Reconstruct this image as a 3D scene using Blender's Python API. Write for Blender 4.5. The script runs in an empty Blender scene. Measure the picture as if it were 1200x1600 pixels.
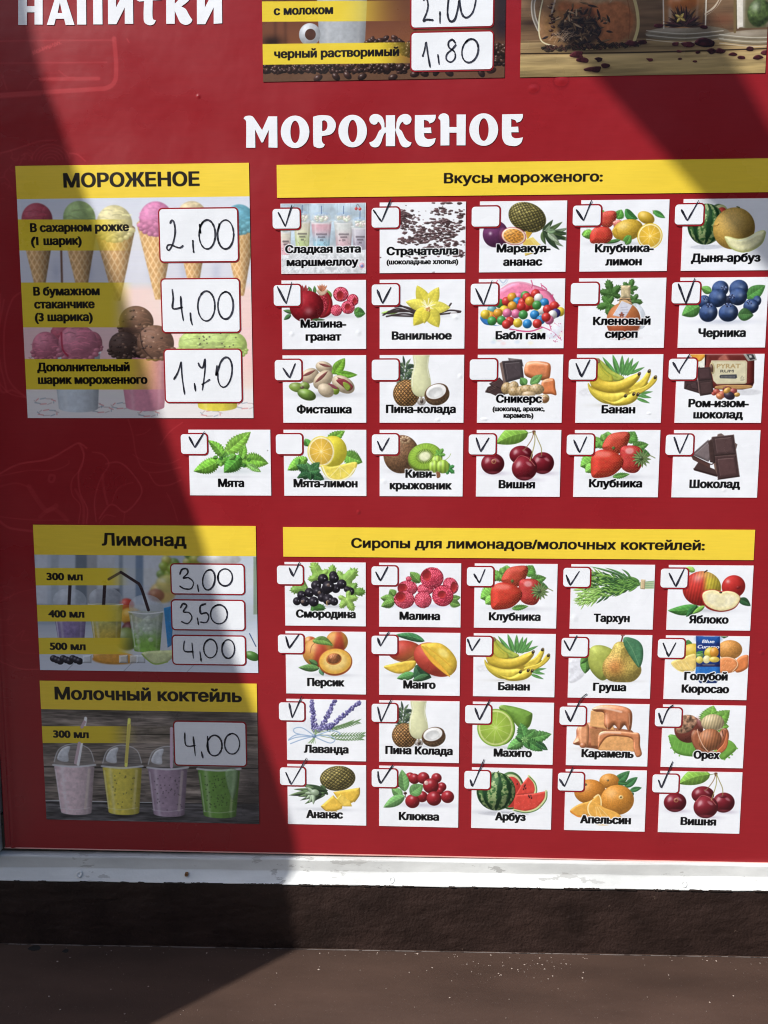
import bpy, bmesh, math, random
import numpy as np
from mathutils import Vector, Matrix
from mathutils.geometry import tessellate_polygon
scene = bpy.context.scene
COL = scene.collection

# ------------------------------------------------------------------ camera, light, exposure
FPX = 1183.25                                   # focal length in pixels of a 1200 x 1600 picture
RCV = np.array([[.999173651, -.00070941, .0406388], [.0050669696, .994221944, -.1072243], [-.04032793, .1073416, .99340396]])
CC = np.array([.15837, .26295, -.91225])        # camera in board coordinates (x right, y down, z into the wall)
ZREF = 1.713                                    # height above ground of board coordinate y = 0
M3 = RCV @ np.array([[1, 0, 0], [0, 0, -1], [0, 1, 0]])
cam_data = bpy.data.cameras.new('camera'); cam = bpy.data.objects.new('camera', cam_data); COL.objects.link(cam); scene.camera = cam
cam_data.sensor_fit = 'VERTICAL'; cam_data.sensor_height = 36.; cam_data.lens = 36.*FPX/1600.; cam_data.clip_start = .01; cam_data.clip_end = 3000
Rw = np.diag([1., -1., -1.]) @ M3
mw = Matrix(Rw.T.tolist()).to_4x4(); mw.translation = Vector((CC[0], CC[2], ZREF-CC[1])); cam.matrix_world = mw

SUN = Vector((-.946, -.661, 1.)).normalized()   # towards the sun
world = bpy.data.worlds.new('World'); scene.world = world; world.use_nodes = True
wn = world.node_tree.nodes; sky = wn.new('ShaderNodeTexSky'); sky.sky_type = 'NISHITA'; sky.sun_disc = False
sky.sun_elevation = math.asin(SUN.z); sky.sun_rotation = math.atan2(SUN.x, SUN.y); sky.air_density = 1.; sky.dust_density = 1.4
world.node_tree.links.new(sky.outputs[0], wn['Background'].inputs[0]); wn['Background'].inputs[1].default_value = .138
sl = bpy.data.lights.new('sun', 'SUN'); sl.energy = 4.5; sl.angle = math.radians(.55); sl.color = (1., .97, .925)
sun = bpy.data.objects.new('sun', sl); COL.objects.link(sun); sun.rotation_euler = SUN.to_track_quat('Z', 'Y').to_euler(); sun.location = (-3, -3, 6)
scene.view_settings.view_transform = 'Standard'; scene.view_settings.look = 'None'; scene.view_settings.gamma = 1.; scene.view_settings.use_curve_mapping = False
scene.view_settings.exposure = .32
scene.cycles.pixel_filter_type = 'BLACKMAN_HARRIS'; scene.cycles.filter_width = 1.05

# ------------------------------------------------------------------ board coordinates
def P(u, v):
    """point of the flat board under pixel (u, v) of the 1200 x 1600 photograph, in board metres"""
    d = RCV.T @ np.array([(u-600)/FPX, (v-800)/FPX, 1.]); k = -CC[2]/d[2]; q = CC+d*k
    return float(q[0]), float(q[1])
def Pinv(X, Y):
    q = RCV @ (np.array([X, Y, 0.])-CC); return 600+FPX*q[0]/q[2], 800+FPX*q[1]/q[2]
def B(X, Y, d=0.):
    """board coordinates plus d metres in front of the board -> world"""
    return Vector((X, -d, ZREF-Y))
# ------------------------------------------------------------------ print painter (flat print only)
TAU = 2*math.pi
_nr = np.random.RandomState(7)
def _noise(n, cells, octv):
    out = np.zeros((n, n)); a = 1.; tot = 0
    for o in range(octv):
        c = cells*2**o
        if c >= n: break
        g = _nr.rand(c, c); x = np.arange(n)/n*c; i = x.astype(int); f = x-i; f = f*f*(3-2*f); j = (i+1) % c
        r = g[i][:, i]*(1-f)[None]*(1-f)[:, None]+g[i][:, j]*f[None]*(1-f)[:, None]+g[j][:, i]*(1-f)[None]*f[:, None]+g[j][:, j]*f[None]*f[:, None]
        out += r*a; tot += a; a *= .6
    out /= tot
    return (out-out.mean())/out.std()
N_FINE = _noise(1024, 256, 2); N_MID = _noise(1024, 96, 3); N_BIG = _noise(1024, 24, 4)
def C(*c):
    return np.array(c, float)/255.
def smooth_curve(pts, closed=False, k=8):
    P = np.array(pts, float); n = len(P)
    if n < 3: return P
    out = []
    rng = range(n) if closed else range(n-1)
    for i in rng:
        if closed: a, b, c, d = P[(i-1) % n], P[i], P[(i+1) % n], P[(i+2) % n]
        else: a, b, c, d = P[max(i-1, 0)], P[i], P[i+1], P[min(i+2, n-1)]
        for j in range(k):
            t = j/k
            out.append(.5*((2*b)+(c-a)*t+(2*a-5*b+4*c-d)*t*t+(-a+3*b-3*c+d)*t**3))
    if not closed: out.append(P[-1])
    return np.array(out)
def sstep(x, a=0., b=1.):
    t = np.clip((x-a)/(b-a), 0, 1); return t*t*(3-2*t)
class Pic:
    """canvas; shapes are given in crop coordinates x0..x1, y0..y1 and land on W x H pixels"""
    def __init__(s, W, H, box, bg=(233, 236, 240), seed=1):
        s.W, s.H = W, H; s.a = np.empty((H, W, 3)); s.a[:] = C(*bg)
        s.rs = np.random.RandomState(seed); s.setbox(box)
    def plane(s, rect, crop=(0, 0, 1.)):
        """from here on, shape coordinates are pixels of a crop of the photograph, laid flat on the board rectangle"""
        s.rect, s.crop = rect, crop; return s
    def fw(s, x, y):
        if s.rect is None: return (x-s.box[0])*s.kx, (y-s.box[1])*s.ky
        u = (s.crop[0]+np.asarray(x)/s.crop[2]-600)/FPX; v = (s.crop[1]+np.asarray(y)/s.crop[2]-800)/FPX
        d = [RCV[0, i]*u+RCV[1, i]*v+RCV[2, i] for i in range(3)]; k = -CC[2]/d[2]
        return (CC[0]+d[0]*k-s.rect[0])/(s.rect[2]-s.rect[0])*s.W, (CC[1]+d[1]*k-s.rect[1])/(s.rect[3]-s.rect[1])*s.H
    def inv(s, x, y):
        if s.rect is None: return x/s.kx+s.box[0], y/s.ky+s.box[1]
        X = s.rect[0]+x/s.W*(s.rect[2]-s.rect[0])-CC[0]; Y = s.rect[1]+y/s.H*(s.rect[3]-s.rect[1])-CC[1]; Z = -CC[2]
        q = [RCV[i, 0]*X+RCV[i, 1]*Y+RCV[i, 2]*Z for i in range(3)]
        return (600+FPX*q[0]/q[2]-s.crop[0])*s.crop[2], (800+FPX*q[1]/q[2]-s.crop[1])*s.crop[2]
    rect = None
    def setbox(s, box):
        s.box = box; s.kx = s.W/(box[2]-box[0]); s.ky = s.H/(box[3]-box[1]); s.k = (s.kx+s.ky)/2
    def X(s, p):
        p = np.array(p, float); a, b = s.fw(p[..., 0], p[..., 1]); return np.stack([a, b], -1)
    def grid(s, x0, y0, x1, y1):
        i0, i1 = max(int(x0)-1, 0), min(int(x1)+2, s.W); j0, j1 = max(int(y0)-1, 0), min(int(y1)+2, s.H)
        if i1 <= i0 or j1 <= j0: return None
        y, x = np.mgrid[j0:j1, i0:i1]; return (slice(j0, j1), slice(i0, i1)), x+.5, y+.5
    def nz(s, sl, arr):
        oy, ox = s.rs.randint(0, 1024, 2)
        jj = (np.arange(sl[0].start, sl[0].stop)+oy) % 1024; ii = (np.arange(sl[1].start, sl[1].stop)+ox) % 1024
        return arr[np.ix_(jj, ii)]
    def blend(s, sl, m, col):
        m = np.clip(m, 0, 1)[..., None]; s.a[sl] = s.a[sl]*(1-m)+np.clip(col, 0, 1)*m
    def blur(s, n=1):
        for _ in range(n):
            q = np.pad(s.a, ((1, 1), (1, 1), (0, 0)), mode='edge'); v = (q[:-2]+q[2:])*.25+q[1:-1]*.5; s.a = (v[:, :-2]+v[:, 2:])*.25+v[:, 1:-1]*.5
    # --- ellipse with ball shading
    def ball(s, cx, cy, rx, ry, col, rot=0, dk=.42, gl=.25, hl=(-.35, -.42), hs=.3, hi=.5, nz=.05, narr=None, al=1., rim=0, fn=None, soft=0, L=(-.45, -.6, .66)):
        c = s.X((cx, cy)); a, b = rx*s.kx, ry*s.ky; R = max(a, b)+2+soft
        g = s.grid(c[0]-R, c[1]-R, c[0]+R, c[1]+R)
        if g is None: return
        sl, x, y = g; t = math.radians(rot); dx, dy = x-c[0], y-c[1]
        u = (dx*math.cos(t)+dy*math.sin(t))/a; v = (-dx*math.sin(t)+dy*math.cos(t))/b
        r = np.sqrt(u*u+v*v); m = np.clip((1-r)*min(a, b)/(1+soft)+.5, 0, 1)*al
        z = np.sqrt(np.clip(1-r*r, 0, 1)); ux, uy = dx/max(a, b), dy/max(a, b)
        wx = u*math.cos(t)-v*math.sin(t); wy = u*math.sin(t)+v*math.cos(t)
        d = np.clip(wx*L[0]+wy*L[1]+z*L[2], 0, 1)
        colr = np.array(col, float)
        if colr.max() > 1.01: colr = colr/255.
        base = np.broadcast_to(colr, x.shape+(3,)).copy()
        if fn is not None: base = fn(base, u, v, wx, wy)
        dk = dk+.2*(1-dk); n = s.nz(sl, N_MID if narr is None else narr)*nz*(.5 if narr is None else .8)
        out = base*(dk+(1-dk)*(d*1.05))[..., None]*(1+n[..., None])
        out = out+gl*(d**4)[..., None]*.5
        sp = np.exp(-((wx-hl[0])**2+(wy-hl[1])**2)/(hs*hs))*hi
        out = out*(1-sp[..., None])+sp[..., None]*(.55+.45*base**.3)
        if rim: out = out+(rim*sstep(r, .75, 1)*(wy > 0))[..., None]*base
        s.blend(sl, m, out)
    def sh(s, cx, cy, rx, ry, al=.35, col=(120, 122, 135)):
        c = s.X((cx, cy)); a, b = rx*s.kx, ry*s.ky
        g = s.grid(c[0]-a*1.6, c[1]-b*1.6, c[0]+a*1.6, c[1]+b*1.6)
        if g is None: return
        sl, x, y = g; r2 = ((x-c[0])/a)**2+((y-c[1])/b)**2
        s.blend(sl, al*np.exp(-r2*1.8), C(*col))
    def sdf(s, P, pad=2):
        g = s.grid(P[:, 0].min()-pad, P[:, 1].min()-pad, P[:, 0].max()+pad, P[:, 1].max()+pad)
        if g is None: return None
        sl, x, y = g; A = P; B = np.roll(P, -1, 0); dmin = np.full(x.shape, 1e9); ins = np.zeros(x.shape, bool)
        for (ax, ay), (bx, by) in zip(A, B):
            ex, ey = bx-ax, by-ay; L2 = ex*ex+ey*ey
            if L2 < 1e-9: continue
            t = np.clip(((x-ax)*ex+(y-ay)*ey)/L2, 0, 1)
            dd = (x-ax-t*ex)**2+(y-ay-t*ey)**2; np.minimum(dmin, dd, out=dmin)
            if ay != by:
                cr = ((ay > y) != (by > y)) & (x < (bx-ax)*(y-ay)/(by-ay)+ax); ins ^= cr
        d = np.sqrt(dmin); return sl, x, y, np.where(ins, d, -d)
    def blob(s, pts, col, sm=True, dk=.5, gl=.15, puff=.45, nz=.06, narr=None, edge=0., al=1., fn=None, flat=False, hi=0, soft=0, L=(-.45, -.6, .66)):
        """closed shape shaded as if inflated; puff = share of its half width that is rounded"""
        P = s.X(smooth_curve(pts, True, 6) if sm else pts)
        g = s.sdf(P, 2+soft)
        if g is None: return
        sl, x, y, d = g; D = max(d.max()*puff, 1.5)
        m = np.clip(d/(1+soft)+.5, 0, 1)*al
        colr = np.array(col, float)
        if colr.max() > 1.01: colr = colr/255.
        base = np.broadcast_to(colr, x.shape+(3,)).copy()
        if fn is not None: base = fn(base, *s.inv(x, y), d/max(d.max(), 1))
        if flat: out = base
        else:
            q = np.clip(d/D, 0, 1); h = np.sqrt(np.clip(1-(1-q)**2, 0, 1))*D
            gy, gx = np.gradient(h) if min(h.shape) > 1 else (0*h, 0*h)
            dl = np.clip((-gx*L[0]-gy*L[1]+L[2])/np.sqrt(gx*gx+gy*gy+1), 0, 1.2); dk = dk+.16*(1-dk)
            out = base*(dk+(1-dk)*dl*1.25)[..., None]+(gl*np.clip(dl, 0, 1)**5)[..., None]
        if nz: out = out*(1+(s.nz(sl, N_MID if narr is None else narr)*nz*(.5 if narr is None else .8))[..., None])
        if edge: out = out*(1-edge*(1-sstep(d, 0, 2.2))[..., None])
        s.blend(sl, m, out)
        return sl, x, y, d
    def line(s, pts, w, col, al=1., sm=True, w2=None, soft=0.):
        P = s.X(smooth_curve(pts) if sm and len(pts) > 2 else pts); w = w*s.k; w2 = w if w2 is None else w2*s.k; M = max(w, w2)/2+2+soft
        g = s.grid(P[:, 0].min()-M, P[:, 1].min()-M, P[:, 0].max()+M, P[:, 1].max()+M)
        if g is None: return
        sl, x, y = g; best = np.full(x.shape, -1e9); n = len(P)-1
        for i in range(n):
            (ax, ay), (bx, by) = P[i], P[i+1]; ex, ey = bx-ax, by-ay; L2 = ex*ex+ey*ey+1e-9
            t = np.clip(((x-ax)*ex+(y-ay)*ey)/L2, 0, 1); ww = w+(w2-w)*(i+t)/n
            np.maximum(best, ww/2-np.sqrt((x-ax-t*ex)**2+(y-ay-t*ey)**2), out=best)
        m = np.clip(best/(1+soft)+.5, 0, 1)*al*min(1, max(max(w, w2), .35))
        c = np.array(col, float); c = c/255. if c.max() > 1.01 else c
        s.blend(sl, m, c)
    def leaf(s, b, t, w, col=(88, 150, 50), ser=0, bend=0, vein=.35, n=0, dk=.55, nz=.07, fold=.16, al=1.):
        b = np.array(b, float); t = np.array(t, float); d = t-b; L = np.hypot(*d); e = d/L; q = np.array([-e[1], e[0]])
        N = 14 if not ser else max(14, int(ser)*2); side = []
        for sg in (1, -1):
            r = []
            for i in range(N+1):
                f = i/N; ww = w*(math.sin(math.pi*f**.8)**.85)*(.5)
                if ser and 0 < i < N: ww *= (1.12 if i % 2 else .86)
                off = bend*math.sin(math.pi*f)
                r.append(b+e*L*(f+(-.02 if ser and i % 2 else 0))+q*(sg*ww+off))
            side.append(r)
        pts = side[0]+side[1][::-1][1:-1]
        c = np.array(col, float); c = c/255. if c.max() > 1.01 else c
        mid = s.X(b); ee = (s.X(t)-mid); LL = np.hypot(*ee); ee = ee/LL; qq = np.array([-ee[1], ee[0]]); ofb = bend*s.k; wv = max(w*s.k*.5, 1)
        def fn(base, X_, Y_, dn):
            x, y = s.fw(X_, Y_); x = x-mid[0]; y = y-mid[1]
            f = (x*ee[0]+y*ee[1])/LL; v = x*qq[0]+y*qq[1]-ofb*np.sin(math.pi*np.clip(f, 0, 1))
            o = base*(1+fold*np.sign(v)*(1-np.exp(-np.abs(v)/1.2)))[..., None]
            o = o+(vein*.45*np.exp(-(v/1.1)**2))[..., None]*C(200, 225, 140)
            k = max(5, ser/1.6) if ser else 7
            rib = np.exp(-((((f*k-np.abs(v)/wv*1.1) % 1)-.5)/.13)**2)
            o = o*(1+(rib*vein*.45-.05)[..., None])
            return o
        s.blob(pts, c, sm=False, dk=dk, gl=.06, puff=.6, nz=nz, fn=fn, al=al)
    def scatter(s, n, x0, y0, x1, y1):
        return np.stack([s.rs.uniform(x0, x1, n), s.rs.uniform(y0, y1, n)], 1)
    def frust(s, cx, top, bot, w0, w1, col, al=.97, dk=.62, fn=None, hi=.35, e=.12, nz=.02, te=.06):
        """upright cup: shaded round about its axis, curved rim and foot"""
        c = s.X((cx, top)); b = s.X((cx, bot)); a0, a1 = w0*s.kx, w1*s.kx; M = max(a0, a1)+3
        g = s.grid(c[0]-M, c[1]-M*te-3, c[0]+M, b[1]+M*e+3)
        if g is None: return
        sl, x, y = g; f = np.clip((y-c[1])/(b[1]-c[1]), 0, 1); w = a0+(a1-a0)*f; u = (x-c[0])/w; q = np.sqrt(np.clip(1-u*u, 0, 1))
        m = np.clip((1-np.abs(u))*w+.5, 0, 1)*np.clip(b[1]+q*a1*e-a1*e*.5-y+.5, 0, 1)*np.clip(y-c[1]+q*a0*te+.5, 0, 1)*al
        colr = np.array(col, float); colr = colr/255. if colr.max() > 1.01 else colr
        base = np.broadcast_to(colr, x.shape+(3,)).copy()
        if fn is not None: base = fn(base, *s.inv(x, y), u)
        sh = dk+(1-dk)*np.clip(q*.78-u*.42+.12, 0, 1.1); out = base*(sh*(1+s.nz(sl, N_MID)*nz))[..., None]
        k = (hi*np.exp(-((u+.62)/.1)**2)+hi*.5*np.exp(-((u-.7)/.07)**2))[..., None]; s.blend(sl, m, out*(1-k)+k*.96)
    # --- library of foods
    def strawberry(s, pts, col=(208, 42, 34), step=9, dk=.42):
        def fn(b, X, Y, dn):
            f = (X-X.min())/(X.max()-X.min()+1e-6); return b*(1.1-.25*f)[..., None]
        r = s.blob(pts, col, dk=dk, gl=.22, puff=.8, nz=.07, fn=fn)
        P = smooth_curve(pts, True, 6); A = np.roll(P, -1, 0)
        def inside(x, y):
            cr = ((P[:, 1] > y) != (A[:, 1] > y)) & (x < (A[:, 0]-P[:, 0])*(y-P[:, 1])/(A[:, 1]-P[:, 1]+1e-9)+P[:, 0]); return cr.sum() % 2
        x0, y0 = P.min(0); x1, y1 = P.max(0); j = 0; y = y0+3
        while y < y1-2:
            x = x0+(step/2 if j % 2 else 0)
            while x < x1:
                if inside(x, y) and inside(x+3, y+3) and inside(x-3, y-3):
                    q = (x+s.rs.uniform(-1.5, 1.5), y+s.rs.uniform(-1.5, 1.5))
                    s.ball(q[0]+.6, q[1]+.8, 2.4, 2.9, (150, 20, 22), dk=1, gl=0, hi=0, nz=0, al=.55)
                    s.ball(q[0], q[1], 1.5, 2.0, (232, 170, 90), dk=1, gl=0, hi=0, nz=0, al=.75)
                x += step
            y += step*.85; j += 1
    def raspberry(s, cx, cy, rx, ry, hole=None, col=(222, 62, 88), d=12, rot=0):
        s.ball(cx, cy, rx*.97, ry*.97, (140, 18, 38), rot=rot, dk=.6, gl=0, hi=0)
        pts = []; y = -1.; j = 0; st = d*.86
        while y < 1:
            x = -1.+(st/rx/2 if j % 2 else 0)
            while x < 1:
                if x*x+y*y < .93: pts.append((x, y))
                x += st/rx
            y += st*.85/ry; j += 1
        pts.sort(key=lambda q: -(q[0]**2+q[1]**2)); t = math.radians(rot)
        for x, y in pts:
            x += s.rs.uniform(-.04, .04); y += s.rs.uniform(-.04, .04)
            X, Y = cx+(x*rx*math.cos(t)-y*ry*math.sin(t))*.95, cy+(x*rx*math.sin(t)+y*ry*math.cos(t))*.95
            r = d*.6*(1-.3*(x*x+y*y)); sh = 1.12-.5*max(0, x*.5+y*.7)
            s.ball(X, Y, r, r, np.clip(C(*col)*sh*s.rs.uniform(.9, 1.12), 0, 1), dk=.6, gl=.3, hi=.5, hs=.4)
        if hole:
            hx, hy, hr, hs = hole; s.ball(hx, hy, hr, hs, (212, 56, 58), dk=.5, gl=0, hi=0, L=(.4, .65, .5)); s.ball(hx+1, hy+2, hr*.55, hs*.55, (130, 16, 26), dk=.8, gl=0, hi=0, soft=4, al=.5)
    def pineapple(s, cx, cy, rx, ry, rot=0, col=(150, 128, 72), cell=5.2, eye=(205, 180, 110), dark=(58, 52, 28)):
        def fn(b, u, v, wx, wy):
            k = cell; uu = np.arcsin(np.clip(u, -1, 1)); vv = np.arcsin(np.clip(v, -1, 1))*max(1, ry/rx)
            p = (uu+vv*.9)*k; q = (uu-vv*.9)*k
            fp = np.abs((p % 1)-.5)*2; fq = np.abs((q % 1)-.5)*2; e = np.maximum(fp, fq)
            cellr = (np.sin(np.floor(p)*12.9+np.floor(q)*78.2)*43758.5) % 1
            c = b*(.8+.45*cellr)[..., None]; up = sstep((p % 1)-(q % 1), -.6, .6)
            c = c*(1.28-up*.5)[..., None]
            c = c*(1-sstep(e, .62, .9))[..., None]+C(*dark)*sstep(e, .62, .9)[..., None]
            ey = np.exp(-(((p % 1)-.42)**2+((q % 1)-.58)**2)/.018)
            return c*(1-.75*ey[..., None])+C(*eye)*(.75*ey[..., None])
        s.ball(cx, cy, rx, ry, col, rot=rot, dk=.5, gl=.12, hi=0, nz=.16, narr=N_FINE, fn=fn)
    def citrus(s, cx, cy, rx, ry, rot=0, rind=(236, 196, 40), pith=(250, 240, 200), flesh=(240, 200, 70), n=10, a0=0, cseed=True, glow=.25):
        def fn(b, u, v, wx, wy):
            r = np.sqrt(u*u+v*v); th = np.arctan2(v, u)+a0
            seg = np.abs(((th/TAU*n) % 1)-.5)*2; web = sstep(seg, 1-.10/np.clip(r, .12, 1), 1.0)
            tt = (np.sin(th*n*7+r*9)+np.sin(th*n*13-r*17))*.5
            f = C(*flesh)*(1+.07*tt+glow*(.5-r))[..., None]
            f = f*(1-web[..., None]*.7)+C(*pith)*(web[..., None]*.7)
            c = np.exp(-(r/.09)**2)[..., None]*.9; f = f*(1-c)+C(*pith)*c
            k = sstep(r, .82, .86)[..., None]; f = f*(1-k)+C(*pith)*k
            k = sstep(r, .92, .95)[..., None]; return f*(1-k)+C(*rind)*k
        s.ball(cx, cy, rx, ry, rind, rot=rot, dk=.9, gl=.05, hi=0, nz=.035, fn=fn)
    def quad(s, pts, col, **k):
        k.setdefault('puff', .12); k.setdefault('nz', .04); return s.blob(pts, col, sm=False, **k)
    def inset(s, pts, f, dx=0, dy=0):
        P = np.array(pts, float); c = P.mean(0); return c+(P-c)*f+np.array([dx, dy])
    def choc(s, pts, col=(70, 46, 42), lite=(132, 104, 98), side=None):
        """chocolate piece: bevelled slab with raised inner square and lit edges"""
        P = np.array(pts, float)
        s.quad(P, C(*col)*.82, dk=.7, gl=.05, edge=.25, nz=.07)
        Q = s.inset(P, .74); s.quad(Q, col, dk=.8, gl=.06, nz=.05)
        for i, (al, w) in enumerate(((.8, 1.7), (.35, 1.2), (.25, 1.), (.6, 1.5))):
            a, b = Q[i], Q[(i+1) % 4]; s.line([a, b], w, lite, al=al)
        a, b = P[0], P[1]; s.line([a, b], 1.8, lite, al=.7); s.line([P[3], P[0]], 1.4, lite, al=.45)
    def maple(s, cx, cy, R, rot=0, col=(70, 120, 48), n=5, spread=250, tooth=1.):
        pts = []; t0 = math.radians(rot)
        for i in range(n):
            f = (i/(n-1)-.5)*math.radians(spread); r = R*(1-.33*abs(i/(n-1)-.5)*2)
            for df, rr in ((-.40, .60), (-.30, .66), (-.33, .78), (-.18, .76), (-.14, .88), (-.06, .84), (0, 1.), (.06, .84), (.14, .88), (.18, .76), (.33, .78), (.30, .66), (.40, .60)):
                rr = rr if rr == 1 else rr*(1+.04*tooth)
                a = t0+f+df*1.1; pts.append((cx+math.cos(a)*r*rr, cy+math.sin(a)*r*rr))
            if i < n-1:
                f2 = ((i+.5)/(n-1)-.5)*math.radians(spread); pts.append((cx+math.cos(t0+f2)*R*.44, cy+math.sin(t0+f2)*R*.44))
        pts.append((cx-math.cos(t0)*R*.12, cy-math.sin(t0)*R*.12))
        s.blob(pts, col, sm=False, dk=.6, gl=.08, puff=.9, nz=.09)
        for i in range(n):
            f = (i/(n-1)-.5)*math.radians(spread); r = R*(1-.33*abs(i/(n-1)-.5)*2)*.9
            e = (cx+math.cos(t0+f)*r, cy+math.sin(t0+f)*r); s.line([(cx, cy), e], 1.6, np.clip(C(*col)*1.5+.1, 0, 1), al=.7, w2=.5)
            for g in (.4, .6, .8):
                m = (cx+math.cos(t0+f)*r*g, cy+math.sin(t0+f)*r*g)
                for sg in (-.6, .6): s.line([m, (m[0]+math.cos(t0+f+sg)*r*.2, m[1]+math.sin(t0+f+sg)*r*.2)], .8, np.clip(C(*col)*1.4+.05, 0, 1), al=.5)
    def cherry(s, cx, cy, rx, ry, col=(128, 20, 34), rot=0, dim=True, hl=(-.45, -.35)):
        s.ball(cx, cy, rx, ry, col, rot=rot, dk=.3, gl=.12, hl=hl, hs=.22, hi=.55, nz=.04)
        s.ball(cx+rx*.35, cy-ry*.35, rx*.26, ry*.12, (235, 190, 195), rot=35, dk=1, gl=0, hi=0, al=.4, soft=3)
        s.ball(cx-rx*.5, cy-ry*.3, rx*.13, ry*.3, (240, 205, 205), rot=25, dk=1, gl=0, hi=0, al=.35, soft=3)
        s.ball(cx, cy+ry*.8, rx*.5, ry*.1, (190, 80, 95), dk=1, gl=0, hi=0, al=.35, soft=4)
    def mintleaf(s, b, t, w, col=(104, 176, 58), ser=9, **k):
        s.leaf(b, t, w, col, ser=ser, vein=.5, nz=.09, **k)
    def melonw(s, cx, cy, rx, ry, rot=0):
        def fn(b, u, v, wx, wy):
            lon = np.arcsin(np.clip(u/np.sqrt(np.clip(1-v*v, .05, 1)), -1, 1)); n = N_BIG[:u.shape[0], :u.shape[1]]; n2 = N_MID[:u.shape[0], :u.shape[1]]
            st = np.sin(lon*9+n*.5+v*.5); k = sstep(st, .0, .6)[..., None]
            k2 = (sstep(n2-st*.6, -.1, .8)*.95)[..., None]
            c = C(26, 66, 34)*k+C(58, 110, 52)*(1-k); return c*(1-k2*(1-k))+C(176, 205, 128)*(k2*(1-k))
        s.ball(cx, cy, rx, ry, (60, 110, 50), rot=rot, dk=.38, gl=.12, hl=(-.1, -.55), hs=.3, hi=.22, nz=.08, fn=fn)

def card_white(p):
    n = N_BIG[:p.H, :p.W]; p.a *= (1+.006*n)[..., None]

# ---------------------------------------------------------------- one painter per card, in crop coordinates
def p_cotton(p):           # boards, cups of marshmallow
    sl = (slice(0, p.H), slice(0, p.W)); x = np.arange(p.W)[None]/p.kx+p.box[0]; y = np.arange(p.H)[:, None]/p.ky+p.box[1]
    n = N_BIG[:p.H, :p.W]; a = C(176, 196, 210)*(1+.07*n)[..., None]; f = sstep(y, 230, 330)[..., None]*np.ones((p.H, p.W, 1))
    b = C(214, 218, 222)*(1+.05*N_MID[:p.H, :p.W])[..., None]; p.a[:] = a*(1-f)+b*f
    for q in (66, 150, 232, 318, 400, 480, 560): p.line([(q, 20), (q+4, 250)], 2.2, (120, 140, 155), al=.6)
    for i in range(26):
        q = p.scatter(1, 66, 26, 560, 250)[0]; p.line([q, q+np.array([2, 40])], 1.4, (200, 212, 222), al=.5)
    for i in range(12): p.line([(318+(i-6)*20, 330), (318+(i-6)*52, 440)], 1.6, (150, 158, 168), al=.6)
    def cup(cx, top, bot, w, c1, c2, st=True):
        def fn(b, X, Y, dn):
            k = sstep(Y, top+30, bot-20)[..., None]; o = C(*c1)*(1-k)+C(*c2)*k
            k = sstep(Y, top+22, top+10)[..., None]; return o*(1-k*.8)+C(235, 235, 235)*k*.8
        p.frust(cx, top, bot, w, w*.74, c1, fn=fn, dk=.74, hi=.4)
        p.ball(cx, top, w*1.06, 10, (228, 236, 238), dk=.8, gl=0, hi=0)
        p.ball(cx, top-24, w*.95, 34, (205, 220, 226), dk=.8, gl=.1, hi=0, al=.75)
        for i in range(26):
            a = p.rs.uniform(0, TAU); r = p.rs.rand()**.5; c = ((240, 240, 225), (226, 238, 214), (238, 226, 222))[i % 3]
            p.ball(cx+math.cos(a)*r*w*.62, top-20+math.sin(a)*r*20, 9, 9, c, dk=.72, gl=.15, hi=.2)
        p.ball(cx, top-44, w*.75, 12, (150, 185, 225), dk=.9, gl=0, hi=0, al=.55, soft=2)
        if st: p.line([(cx, top-46), (cx+1, top-90)], 3.4, (60, 86, 140))
        yy = (top+bot)/2-4
        for ln in range(3):
            for i in range(9-3*ln):
                q = cx-w*.5+(i+ln*1.5)*w*.12; p.line([(q, yy+ln*17), (q+3, yy+ln*17-8), (q+5, yy+ln*17+3)], 2.0, (60, 52, 60), al=.85)
        for i in range(8): p.ball(cx+p.rs.uniform(-w*.6, w*.6), yy+30+p.rs.uniform(0, 30), 1.8, 1.8, (90, 80, 90), dk=1, hi=0, gl=0)
    cup(97, 190, 330, 34, (222, 214, 196), (226, 170, 180), False); cup(195, 130, 300, 50, (226, 220, 196), (192, 212, 140)); cup(308, 135, 300, 60, (222, 172, 184), (150, 205, 226)); cup(438, 135, 300, 56, (214, 218, 214), (216, 176, 186)); cup(534, 165, 300, 50, (200, 196, 206), (170, 160, 178))
    for a, b in ((512, 60), (534, 62)): p.ball(a, b, 9, 9, (206, 60, 60), dk=.8, hi=.6)
    p.line([(512, 52), (520, 34), (534, 52)], 2, (60, 60, 60)); p.ball(546, 394, 16, 17, (225, 150, 170), dk=.8, al=.8); p.ball(546, 396, 9, 9, (90, 120, 190), dk=.8, al=.8)
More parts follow.
